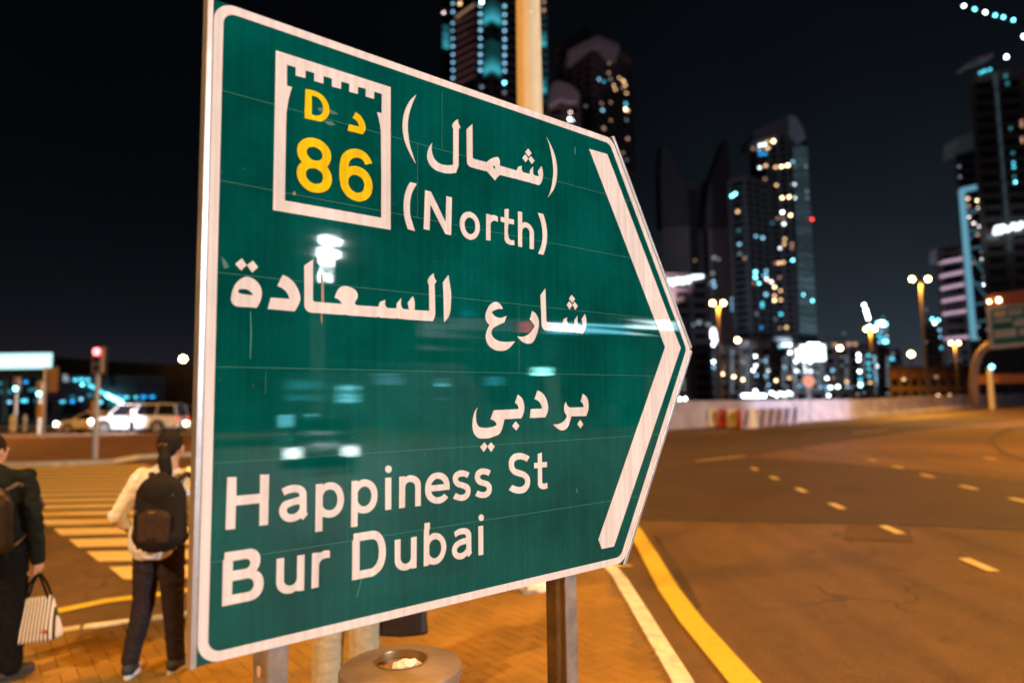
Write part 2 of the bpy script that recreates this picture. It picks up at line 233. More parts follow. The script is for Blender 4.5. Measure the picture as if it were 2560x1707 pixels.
letter|6833,3556;6887,3555;6938,3564;6986,3579;7030,3600;7075,3631;7112,3670;7142,3714;7166,3761;7182,3803;7193,3847;7200,3893;7201,3939;7198,3992;7190,4046;7174,4099;7149,4151;7124,4190;7096,4227;7062,4262;7023,4291;6988,4310;6951,4325;6913,4336;6875,4343;6825,4343;6778,4334;6733,4318;6693,4299;6650,4269;6615,4233;6586,4192;6561,4149;6541,4101;6526,4051;6517,3999;6515,3946;6517,3900;6522,3853;6534,3806;6552,3760;6573,3723;6598,3686;6627,3652;6662,3622;6701,3598;6744,3578;6789,3564|6844,3716;6887,3715;6926,3726;6961,3746;6991,3769;7018,3801;7034,3839;7043,3880;7047,3923;7048,3965;7045,4008;7035,4050;7013,4090;6988,4120;6959,4149;6926,4172;6889,4186;6850,4186;6815,4176;6783,4159;6755,4139;6722,4107;6700,4068;6686,4025;6678,3980;6676,3939;6678,3897;6688,3855;6709,3815;6735,3783;6768,3754;6804,3730
letter|7434,3511;7593,3516;7593,3551;7607,3540;7622,3530;7637,3521;7653,3514;7669,3509;7685,3507;7702,3506;7718,3505;7753,3506;7787,3511;7821,3519;7853,3528;7851,3692;7818,3679;7785,3668;7751,3664;7716,3668;7687,3678;7661,3692;7637,3710;7616,3730;7599,3755;7590,3783;7585,3811;7584,3838;7578,4269;7420,4275
letter|8109,3260;8265,3229;8255,3515;8464,3519;8453,3666;8253,3663;8232,3766;8220,3866;8222,3961;8246,4051;8254,4072;8262,4094;8273,4113;8291,4129;8324,4141;8363,4142;8407,4136;8453,4127;8470,4269;8423,4278;8377,4285;8332,4289;8288,4288;8246,4281;8207,4270;8171,4255;8141,4234;8118,4205;8104,4170;8097,4132;8096,4094;8103,3662;7959,3653;7962,3510;8105,3514
letter|8620,3240;8781,3236;8774,3569;8793,3559;8811,3548;8831,3539;8850,3531;8894,3523;8937,3522;8979,3528;9019,3537;9062,3553;9098,3577;9131,3604;9159,3634;9189,3670;9213,3710;9230,3752;9236,3797;9222,4299;9054,4300;9064,3855;9063,3815;9057,3775;9042,3739;9016,3711;8992,3696;8965,3684;8935,3678;8904,3678;8876,3686;8850,3699;8825,3715;8805,3733;8786,3759;8775,3787;8770,3817;8769,3846;8760,4293;8609,4296
parenthesis|9408,3149;9625,3148;9660,3228;9693,3309;9721,3392;9744,3477;9758,3557;9768,3639;9772,3722;9771,3805;9767,3878;9758,3952;9746,4025;9729,4099;9704,4178;9674,4257;9640,4335;9604,4413;9392,4407;9434,4332;9473,4257;9509,4180;9538,4103;9556,4041;9571,3979;9581,3916;9588,3854;9590,3799;9588,3744;9584,3689;9578,3635;9569,3576;9557,3516;9542,3458;9525,3401;9501,3336;9472,3273;9441,3211
letter|508,10306;695,10315;700,10708;1196,10710;1192,10305;1387,10315;1381,11386;1198,11383;1194,10906;693,10907;690,11387;497,11379
letter|1672,10656;1700,10642;1728,10629;1757,10617;1787,10607;1826,10598;1866,10592;1906,10589;1947,10589;1982,10591;2017,10596;2052,10604;2086,10615;2114,10629;2141,10645;2166,10663;2188,10685;2203,10705;2215,10727;2225,10750;2233,10773;2239,10800;2241,10828;2241,10855;2241,10883;2248,11220;2276,11262;2166,11376;2108,11330;2076,11347;2042,11363;2008,11376;1972,11385;1945,11388;1917,11390;1889,11390;1861,11387;1832,11381;1804,11372;1776,11361;1750,11346;1725,11328;1702,11307;1681,11284;1664,11260;1648,11231;1635,11200;1627,11169;1623,11138;1623,11111;1626,11085;1633,11059;1642,11035;1652,11014;1664,10993;1678,10975;1695,10958;1714,10943;1734,10931;1756,10921;1780,10914;2076,10857;2079,10842;2080,10828;2078,10814;2073,10800;2064,10788;2052,10779;2039,10770;2025,10763;2004,10756;1982,10753;1960,10752;1937,10751;1909,10752;1881,10755;1853,10759;1826,10765;1802,10771;1778,10779;1755,10788;1731,10797|2079,11020;2084,11049;2088,11077;2087,11104;2080,11130;2069,11149;2055,11166;2038,11181;2019,11194;1996,11207;1972,11216;1946,11223;1920,11225;1898,11224;1875,11220;1853,11214;1833,11203;1820,11192;1809,11180;1800,11166;1793,11151;1789,11136;1788,11121;1790,11106;1795,11093;1806,11080;1821,11071;1839,11064;1856,11058;1907,11040;1962,11029;2020,11023
letter|2459,10618;2626,10620;2620,10656;2641,10644;2661,10633;2683,10623;2706,10615;2734,10608;2764,10605;2795,10604;2826,10606;2860,10612;2895,10621;2929,10633;2961,10649;2992,10670;3021,10695;3047,10723;3070,10752;3095,10792;3114,10834;3129,10877;3140,10921;3149,10972;3152,11022;3150,11072;3142,11121;3131,11163;3117,11203;3098,11241;3075,11276;3050,11305;3021,11332;2989,11355;2954,11374;2917,11388;2877,11398;2836,11404;2794,11404;2767,11402;2741,11397;2714,11390;2688,11382;2672,11376;2657,11369;2641,11362;2626,11354;2623,11682;2457,11681|2626,10896;2636,10870;2648,10845;2662,10822;2681,10803;2704,10788;2730,10776;2758,10769;2787,10766;2815,10768;2843,10774;2870,10785;2895,10798;2920,10820;2940,10846;2957,10875;2970,10905;2979,10933;2985,10961;2988,10990;2989,11018;2987,11053;2982,11088;2973,11121;2959,11152;2944,11173;2928,11193;2908,11211;2886,11224;2864,11232;2841,11237;2817,11239;2792,11238;2764,11233;2736,11224;2710,11212;2686,11196;2668,11180;2653,11162;2639,11142;2626,11122
letter|3342,10620;3501,10622;3509,10662;3527,10649;3545,10637;3564,10627;3585,10618;3609,10612;3635,10609;3661,10608;3688,10610;3722,10615;3756,10624;3790,10636;3822,10651;3856,10671;3887,10694;3917,10720;3942,10748;3966,10781;3985,10815;4000,10851;4011,10888;4018,10918;4021,10948;4023,10979;4024,11009;4023,11049;4021,11090;4015,11129;4005,11167;3989,11208;3969,11248;3945,11284;3915,11317;3889,11339;3860,11360;3829,11377;3796,11390;3757,11400;3717,11405;3675,11406;3634,11402;3600,11394;3567,11384;3535,11371;3502,11357;3500,11688;3335,11687|3502,10906;3515,10878;3530,10852;3548,10828;3571,10808;3594,10794;3619,10784;3646,10777;3674,10775;3701,10779;3728,10787;3754,10799;3778,10813;3804,10837;3825,10865;3841,10895;3853,10926;3862,10956;3866,10987;3866,11017;3864,11047;3860,11077;3852,11107;3840,11136;3825,11162;3807,11183;3786,11203;3762,11220;3736,11232;3715,11238;3693,11243;3670,11244;3648,11242;3623,11235;3600,11224;3579,11209;3559,11193;3541,11173;3525,11151;3512,11127;3500,11102
letter|4236,10621;4403,10625;4401,11390;4239,11393
letter_dot|4415,10424;4410,10452;4397,10476;4377,10494;4352,10505;4324,10507;4296,10501;4271,10486;4251,10465;4239,10439;4234,10411;4238,10384;4251,10360;4271,10341;4296,10331;4324,10328;4352,10334;4377,10349;4397,10370;4410,10396
letter|4627,10625;4791,10626;4796,10664;4812,10651;4828,10639;4845,10629;4864,10621;4891,10614;4919,10612;4949,10613;4978,10616;5017,10623;5055,10635;5092,10650;5126,10669;5156,10692;5183,10717;5206,10746;5225,10776;5237,10803;5244,10832;5248,10861;5250,10890;5247,11395;5087,11396;5089,10917;5087,10895;5082,10873;5073,10851;5060,10831;5040,10813;5016,10798;4989,10786;4961,10778;4936,10775;4911,10776;4886,10779;4864,10787;4844,10798;4827,10814;4813,10831;4803,10850;4798,10863;4795,10877;4794,10891;4793,10905;4787,11391;4624,11394
letter|5775,10609;5816,10613;5858,10620;5898,10632;5936,10648;5973,10669;6007,10695;6036,10724;6063,10754;6086,10791;6103,10829;6116,10869;6125,10909;6131,10950;6132,10992;6130,11034;6126,11076;5557,11071;5567,11098;5579,11124;5594,11149;5613,11171;5639,11193;5670,11211;5702,11225;5737,11235;5768,11238;5800,11237;5831,11232;5861,11225;5891,11215;5918,11201;5944,11186;5969,11169;6081,11269;6052,11297;6021,11324;5988,11347;5950,11366;5900,11384;5847,11394;5792,11399;5736,11396;5685,11386;5634,11371;5587,11350;5542,11325;5506,11297;5473,11266;5444,11232;5421,11196;5402,11153;5391,11109;5386,11064;5383,11019;5384,10971;5388,10924;5398,10878;5413,10833;5431,10796;5453,10759;5479,10726;5510,10695;5537,10674;5566,10654;5598,10638;5633,10624;5667,10616;5702,10611;5738,10608|5553,10918;5568,10887;5585,10857;5606,10831;5632,10808;5661,10790;5694,10776;5729,10766;5765,10764;5796,10769;5826,10778;5855,10791;5881,10806;5909,10830;5930,10858;5947,10889;5962,10921
letter|6778,10693;6699,10821;6675,10807;6651,10794;6626,10783;6601,10775;6572,10770;6544,10767;6515,10767;6488,10771;6463,10775;6438,10781;6417,10790;6403,10805;6399,10821;6402,10840;6409,10858;6421,10874;6438,10887;6460,10896;6483,10903;6505,10911;6543,10924;6581,10935;6619,10946;6656,10962;6691,10981;6725,11003;6755,11028;6779,11056;6794,11086;6803,11117;6806,11149;6806,11181;6803,11212;6795,11242;6783,11272;6767,11299;6741,11328;6710,11354;6673,11376;6633,11391;6593,11400;6550,11403;6507,11402;6464,11397;6435,11391;6407,11382;6380,11373;6352,11363;6324,11352;6296,11340;6269,11327;6242,11315;6331,11184;6364,11201;6396,11217;6430,11230;6465,11239;6499,11245;6534,11248;6567,11246;6596,11237;6616,11225;6634,11210;6646,11193;6650,11174;6647,11159;6639,11144;6629,11130;6616,11118;6596,11104;6572,11093;6547,11085;6523,11076;6480,11060;6436,11047;6393,11032;6355,11011;6327,10988;6301,10962;6280,10935;6263,10906;6251,10876;6242,10845;6239,10814;6240,10784;6247,10752;6260,10722;6278,10693;6302,10669;6329,10648;6361,10632;6396,10619;6433,10611;6465,10607;6498,10607;6531,10609;6564,10613;6593,10618;6622,10626;6650,10634;6678,10644;6704,10655;6729,10667;6754,10680
letter|7499,10693;7417,10825;7393,10812;7369,10800;7344,10789;7318,10781;7288,10774;7258,10769;7228,10768;7199,10772;7176,10778;7153,10788;7135,10800;7124,10817;7123,10831;7125,10845;7131,10859;7139,10872;7158,10888;7183,10900;7210,10909;7237,10919;7277,10933;7318,10944;7358,10957;7395,10974;7428,10995;7458,11019;7484,11046;7504,11074;7517,11101;7525,11129;7528,11158;7529,11186;7526,11218;7520,11249;7508,11279;7491,11307;7468,11333;7439,11355;7406,11374;7370,11388;7328,11398;7283,11402;7238,11402;7192,11397;7162,11392;7132,11385;7103,11377;7075,11367;7046,11356;7019,11343;6991,11329;6965,11315;7048,11185;7078,11200;7109,11214;7141,11226;7174,11235;7210,11241;7246,11245;7281,11244;7312,11236;7332,11225;7348,11212;7361,11196;7367,11179;7366,11164;7362,11149;7354,11135;7344,11122;7322,11107;7294,11097;7264,11090;7235,11081;7189,11066;7143,11052;7099,11035;7059,11012;7032,10988;7008,10962;6988,10934;6973,10905;6964,10878;6959,10851;6958,10823;6960,10796;6967,10764;6977,10733;6993,10703;7014,10677;7041,10655;7071,10637;7106,10623;7142,10612;7180,10607;7220,10607;7260,10610;7300,10616;7328,10622;7356,10629;7383,10638;7410,10647;7433,10658;7455,10669;7478,10681
letter|8927,10401;8814,10534;8780,10518;8747,10502;8712,10488;8677,10476;8640,10465;8602,10457;8564,10451;8525,10450;8484,10452;8443,10459;8405,10471;8374,10489;8352,10512;8337,10539;8330,10569;8330,10599;8336,10626;8349,10653;8368,10678;8392,10700;8424,10718;8462,10730;8502,10740;8541,10752;8591,10768;8641,10784;8690,10801;8736,10823;8780,10850;8821,10880;8858,10913;8887,10949;8906,10986;8919,11023;8926,11062;8928,11100;8925,11142;8916,11183;8901,11223;8881,11260;8855,11294;8824,11327;8788,11355;8746,11378;8692,11396;8632,11406;8570,11410;8508,11407;8459,11401;8410,11390;8363,11377;8316,11362;8270,11343;8225,11322;8181,11300;8138,11276;8261,11140;8301,11158;8341,11176;8383,11191;8426,11203;8468,11213;8512,11221;8555,11224;8597,11222;8633,11213;8666,11201;8695,11185;8718,11164;8732,11142;8741,11118;8744,11093;8742,11068;8733,11045;8719,11022;8700,11001;8678,10982;8642,10962;8601,10950;8558,10940;8517,10928;8467,10912;8417,10896;8369,10879;8325,10856;8285,10830;8248,10800;8216,10768;8189,10734;8170,10694;8158,10653;8152,10612;8150,10570;8152,10525;8158,10480;8172,10436;8195,10396;8226,10362;8264,10331;8308,10305;8357,10285;8402,10274;8451,10268;8501,10267;8550,10269;8600,10275;8650,10284;8698,10298;8746,10313;8793,10332;8839,10353;8883,10377
letter|9247,10341;9402,10308;9400,10589;9600,10594;9592,10745;9397,10743;9395,11123;9394,11141;9393,11159;9397,11176;9409,11191;9421,11198;9436,11203;9451,11206;9466,11209;9498,11212;9530,11209;9561,11203;9593,11195;9607,11347;9566,11357;9524,11366;9482,11370;9439,11368;9399,11361;9360,11349;9324,11334;9293,11313;9267,11287;9248,11256;9238,11224;9234,11192;9238,10745;9096,10746;9099,10591;9241,10592
letter|491,11844;977,11840;995,11840;1013,11840;1031,11841;1050,11845;1072,11852;1094,11863;1116,11875;1136,11890;1157,11909;1175,11931;1191,11954;1205,11979;1215,12005;1222,12031;1226,12058;1228,12085;1228,12119;1225,12152;1219,12184;1209,12215;1197,12241;1181,12266;1163,12290;1144,12312;1164,12323;1183,12334;1201,12346;1218,12361;1240,12384;1259,12411;1275,12439;1288,12469;1299,12502;1305,12537;1308,12571;1309,12605;1307,12641;1302,12677;1293,12712;1281,12744;1266,12774;1248,12802;1227,12827;1203,12850;1179,12866;1152,12880;1124,12892;1095,12901;1071,12906;1047,12909;1023,12911;999,12912;464,12917;460,11995;485,11993|660,12035;909,12033;927,12034;946,12037;965,12043;981,12053;994,12065;1005,12080;1013,12096;1019,12112;1021,12134;1019,12155;1012,12175;1002,12193;990,12210;975,12225;957,12236;937,12240;661,12238|657,12443;965,12440;987,12441;1009,12447;1030,12457;1050,12470;1068,12488;1082,12509;1093,12533;1100,12556;1103,12581;1102,12605;1098,12628;1090,12650;1077,12672;1061,12692;1042,12709;1019,12720;1005,12724;990,12726;974,12727;959,12727;655,12723
letter|1585,12140;1749,12138;1750,12609;1751,12628;1755,12648;1761,12668;1770,12686;1787,12707;1808,12725;1831,12739;1855,12750;1882,12757;1909,12759;1935,12757;1959,12750;1982,12739;2001,12723;2017,12704;2030,12682;2037,12666;2042,12648;2045,12629;2046,12610;2046,12142;2212,12140;2210,12916;2047,12905;2040,12879;2018,12890;1996,12900;1973,12909;1949,12915;1917,12921;1885,12923;1852,12921;1819,12916;1785,12907;1752,12893;1720,12876;1690,12855;1667,12834;1646,12809;1627,12783;1612,12756;1597,12719;1587,12680;1583,12642;1582,12604
letter|2390,12140;2555,12143;2555,12172;2578,12160;2601,12148;2625,12139;2651,12132;2672,12128;2692,12126;2713,12126;2735,12127;2754,12130;2774,12135;2793,12140;2812,12146;2814,12298;2787,12295;2761,12293;2734,12293;2709,12294;2683,12298;2657,12304;2633,12312;2612,12324;2593,12341;2578,12360;2566,12382;2558,12405;2554,12420;2553,12436;2552,12452;2552,12468;2550,12906;2384,12908
letter|3401,11845;3880,11838;3914,11839;3948,11845;3982,11854;4014,11867;4054,11890;4090,11920;4122,11954;4151,11989;4182,12037;4205,12089;4223,12141;4237,12194;4245,12236;4251,12278;4253,12319;4255,12361;4255,12409;4252,12458;4247,12505;4238,12551;4224,12603;4206,12654;4183,12702;4154,12745;4125,12778;4093,12807;4057,12833;4019,12856;3988,12871;3956,12885;3922,12895;3885,12899;3372,12904;3373,11996;3402,11990|3559,12031;3881,12031;3907,12034;3933,12042;3959,12055;3982,12070;4007,12097;4025,12129;4038,12163;4050,12198;4061,12239;4067,12280;4070,12322;4071,12363;4070,12404;4067,12445;4061,12484;4051,12523;4039,12556;4025,12588;4007,12618;3984,12644;3960,12668;3933,12690;3903,12707;3868,12713;3561,12717
letter|4506,12142;4664,12138;4661,12587;4663,12611;4668,12635;4678,12659;4692,12682;4709,12703;4731,12722;4755,12738;4781,12749;4808,12755;4836,12755;4863,12751;4888,12743;4909,12731;4926,12715;4940,12697;4951,12677;4958,12659;4961,12641;4963,12622;4964,12603;4966,12141;5128,12138;5120,12902;4964,12895;4964,12862;4942,12876;4920,12889;4896,12900;4870,12907;4844,12911;4818,12912;4790,12911;4763,12908;4726,12900;4689,12888;4654,12871;4621,12851;4594,12829;4570,12803;4550,12776;4533,12747;4520,12717;4512,12685;4508,12654;4507,12623
letter|5361,11842;5517,11842;5517,12012;5492,12012;5497,12192;5518,12172;5540,12153;5564,12138;5592,12127;5619,12122;5648,12120;5677,12122;5707,12126;5742,12135;5777,12148;5810,12164;5841,12183;5876,12210;5907,12241;5934,12275;5957,12310;5982,12354;6000,12400;6012,12447;6019,12493;6018,12546;6010,12597;5994,12646;5975,12693;5953,12737;5927,12779;5895,12817;5857,12849;5827,12868;5795,12885;5760,12898;5722,12906;5690,12910;5657,12910;5623,12908;5589,12901;5565,12893;5541,12882;5518,12870;5495,12858;5489,12897;5336,12902;5342,12000;5360,11998|5496,12411;5510,12380;5525,12350;5545,12325;5572,12304;5598,12293;5626,12284;5656,12280;5687,12281;5718,12288;5748,12300;5777,12317;5802,12336;5830,12369;5848,12407;5859,12448;5865,12487;5868,12528;5864,12568;5855,12606;5839,12641;5821,12670;5800,12697;5774,12720;5742,12737;5718,12746;5692,12753;5665,12755;5637,12752;5614,12744;5592,12731;5571,12716;5552,12700;5536,12684;5521,12666;5508,12648;5496,12629
letter|6270,12192;6294,12175;6319,12159;6346,12144;6375,12133;6413,12122;6453,12115;6494,12112;6537,12113;6579,12116;6621,12122;6662,12133;6700,12150;6729,12169;6754,12192;6775,12217;6792,12244;6807,12276;6814,12310;6816,12344;6816,12378;6815,12738;6839,12782;6735,12885;6684,12835;6652,12853;6620,12869;6586,12883;6550,12893;6521,12899;6491,12903;6460,12904;6429,12901;6391,12892;6355,12878;6320,12859;6289,12837;6261,12809;6237,12778;6219,12745;6207,12712;6200,12684;6199,12655;6200,12627;6205,12600;6214,12572;6227,12545;6243,12519;6262,12496;6285,12474;6312,12455;6341,12438;6372,12423;6434,12401;6502,12388;6573,12381;6647,12376;6650,12363;6652,12349;6652,12336;6647,12323;6639,12310;6626,12298;6612,12287;6597,12278;6568,12268;6537,12265;6505,12265;6475,12267;6430,12273;6388,12283;6348,12298;6309,12314|6656,12535;6659,12565;6661,12594;6659,12622;6651,12649;6637,12672;6619,12693;6598,12712;6572,12726;6545,12737;6514,12745;6483,12747;6450,12744;6428,12738;6406,12729;6387,12718;6370,12704;6359,12689;6353,12672;6350,12654;6351,12637;6357,12620;6370,12606;6385,12592;6401,12580;6453,12554;6514,12540;6583,12536
letter|7059,12133;7219,12133;7216,12893;7057,12894
letter_dot|7249,11928;7244,11954;7231,11977;7211,11993;7186,12003;7159,12004;7131,11996;7106,11981;7087,11959;7075,11934;7070,11907;7075,11880;7088,11858;7108,11841;7133,11832;7161,11830;7188,11838;7213,11853;7233,11875;7245,11900
emblem_frame|1369,710;4359,705;4363,3045;4367,4447;1372,4455|1634,969;1844,967;1847,1166;2082,1158;2083,968;2297,962;2300,1162;2533,1157;2531,968;2749,966;2751,1165;2984,1157;2987,965;3205,960;3202,1163;3436,1156;3438,966;3652,959;3654,1159;3886,1154;3890,960;4106,960;4104,1472;3976,1471;3987,1512;3999,1553;4010,1594;4021,1635;4033,1678;4044,1721;4055,1765;4064,1809;4072,1860;4078,1912;4082,1965;4084,2019;4103,3099;4102,4180;1636,4185;1635,3608;1634,2665;1633,2607;1633,2548;1633,2490;1634,2431;1639,2150;1642,2097;1648,2043;1655,1988;1663,1934;1672,1875;1681,1816;1692,1756;1704,1697;1717,1642;1732,1586;1748,1530;1765,1475;1639,1469
yellow_letter|2086,1419;2147,1411;2207,1405;2267,1403;2325,1406;2372,1413;2418,1422;2462,1435;2503,1454;2537,1476;2569,1503;2598,1533;2623,1566;2645,1601;2663,1640;2677,1681;2685,1724;2688,1764;2688,1805;2683,1847;2672,1888;2654,1931;2630,1973;2602,2012;2569,2047;2535,2074;2498,2098;2460,2114;2422,2121;2077,2130|2242,1536;2275,1533;2308,1531;2340,1532;2371,1538;2401,1550;2428,1565;2453,1585;2475,1607;2495,1635;2512,1667;2524,1701;2531,1737;2534,1766;2534,1796;2530,1826;2522,1856;2512,1881;2499,1907;2483,1930;2464,1951;2444,1966;2422,1977;2399,1986;2376,1993;2343,2001;2310,2003;2278,2002;2245,1999
yellow_letter|3376,1633;3406,1644;3436,1655;3464,1669;3491,1684;3519,1705;3544,1728;3567,1753;3588,1780;3606,1807;3622,1837;3635,1868;3645,1901;3650,1924;3654,1948;3656,1972;3654,1997;3643,2037;3623,2076;3599,2115;3571,2153;3171,2161;3206,1991;3485,1980;3477,1956;3468,1934;3457,1912;3445,1892;3431,1875;3416,1860;3399,1846;3381,1834;3362,1826;3343,1819;3322,1814;3301,1810
yellow_digit|2237,2567;2276,2559;2316,2556;2355,2556;2393,2558;2438,2565;2482,2577;2524,2592;2564,2612;2599,2635;2632,2662;2662,2692;2688,2726;2708,2758;2724,2793;2737,2829;2745,2868;2747,2907;2745,2947;2738,2987;2728,3027;2713,3067;2695,3106;2673,3144;2650,3181;2668,3205;2686,3229;2703,3254;2719,3280;2736,3314;2751,3349;2763,3385;2770,3424;2771,3463;2769,3502;2763,3542;2753,3582;2739,3620;2721,3658;2700,3694;2674,3728;2642,3758;2606,3785;2568,3807;2529,3826;2493,3840;2457,3850;2421,3857;2385,3863;2339,3866;2293,3866;2249,3861;2206,3852;2160,3836;2117,3814;2077,3788;2041,3757;2010,3727;1983,3693;1959,3656;1940,3616;1926,3577;1916,3536;1910,3494;1909,3450;1911,3417;1916,3384;1924,3350;1936,3318;1953,3285;1976,3254;2001,3225;2027,3196;2005,3176;1985,3154;1966,3132;1950,3107;1935,3074;1924,3039;1917,3002;1913,2965;1913,2923;1916,2881;1925,2838;1940,2796;1958,2759;1981,2724;2007,2691;2037,2662;2059,2645;2082,2630;2106,2617;2130,2604;2157,2593;2183,2582;2210,2574|2275,2775;2306,2770;2337,2771;2367,2775;2396,2782;2427,2793;2458,2808;2484,2827;2505,2852;2518,2874;2527,2899;2532,2925;2531,2952;2525,2977;2515,3002;2501,3025;2483,3046;2462,3063;2438,3075;2413,3084;2387,3091;2356,3096;2326,3097;2296,3095;2267,3088;2240,3077;2214,3062;2191,3043;2172,3022;2156,3001;2143,2978;2135,2953;2132,2926;2136,2902;2144,2879;2155,2856;2169,2835;2191,2814;2218,2797;2247,2784|2294,3290;2325,3286;2355,3286;2385,3290;2414,3297;2446,3308;2476,3323;2503,3343;2524,3368;2536,3393;2544,3421;2548,3451;2547,3481;2542,3511;2534,3542;2521,3571;2502,3596;2481,3613;2457,3627;2432,3637;2406,3645;2373,3652;2339,3655;2306,3653;2275,3647;2244,3637;2215,3623;2189,3604;2167,3582;2151,3558;2138,3532;2128,3504;2125,3474;2125,3446;2129,3418;2138,3390;2153,3364;2165,3350;2179,3337;2195,3326;2211,3317;2231,3307;2252,3299;2273,3294
yellow_digit|3841,2838;3650,2911;3640,2886;3628,2863;3614,2842;3597,2823;3574,2807;3548,2794;3520,2784;3491,2779;3465,2778;3439,2779;3413,2783;3386,2790;3355,2802;3324,2817;3295,2836;3270,2859;3250,2884;3235,2912;3223,2940;3213,2969;3207,2992;3204,3014;3202,3037;3201,3059;3228,3049;3255,3038;3283,3029;3310,3021;3349,3012;3388,3005;3428,3000;3466,3000;3508,3004;3549,3012;3588,3024;3624,3040;3663,3061;3698,3086;3730,3116;3758,3148;3785,3186;3808,3227;3826,3271;3840,3317;3847,3358;3851,3401;3851,3445;3847,3489;3841,3532;3833,3575;3820,3617;3801,3658;3777,3695;3749,3730;3717,3763;3682,3791;3642,3817;3600,3839;3556,3856;3511,3869;3461,3876;3412,3877;3363,3873;3317,3864;3267,3849;3220,3827;3176,3801;3137,3771;3101,3736;3070,3698;3044,3657;3021,3613;3004,3567;2992,3518;2983,3468;2975,3418;2970,3365;2967,3312;2966,3258;2967,3203;2968,3149;2971,3094;2976,3039;2984,2983;2992,2934;3002,2885;3016,2836;3039,2789;3063,2755;3090,2723;3120,2693;3153,2666;3192,2640;3233,2618;3276,2600;3320,2585;3359,2574;3398,2566;3438,2562;3476,2561;3518,2564;3559,2571;3598,2583;3635,2598;3669,2616;3700,2638;3729,2662;3756,2689;3782,2722;3804,2759;3823,2798|3376,3227;3411,3225;3445,3229;3477,3237;3507,3249;3540,3267;3570,3290;3595,3318;3613,3350;3623,3378;3630,3407;3632,3438;3630,3470;3624,3504;3614,3540;3598,3573;3575,3603;3550,3624;3520,3641;3489,3653;3458,3662;3423,3665;3390,3662;3358,3655;3328,3644;3296,3627;3268,3605;3244,3578;3224,3549;3210,3520;3200,3489;3194,3456;3194,3422;3198,3392;3206,3361;3218,3332;3235,3305;3249,3288;3264,3273;3281,3260;3299,3249;3318,3240;3337,3234;3357,3230
arrow_chevron|11719,625;12593,602;16267,6973;12424,13430;11860,13425;11722,13118;15368,6977
'''
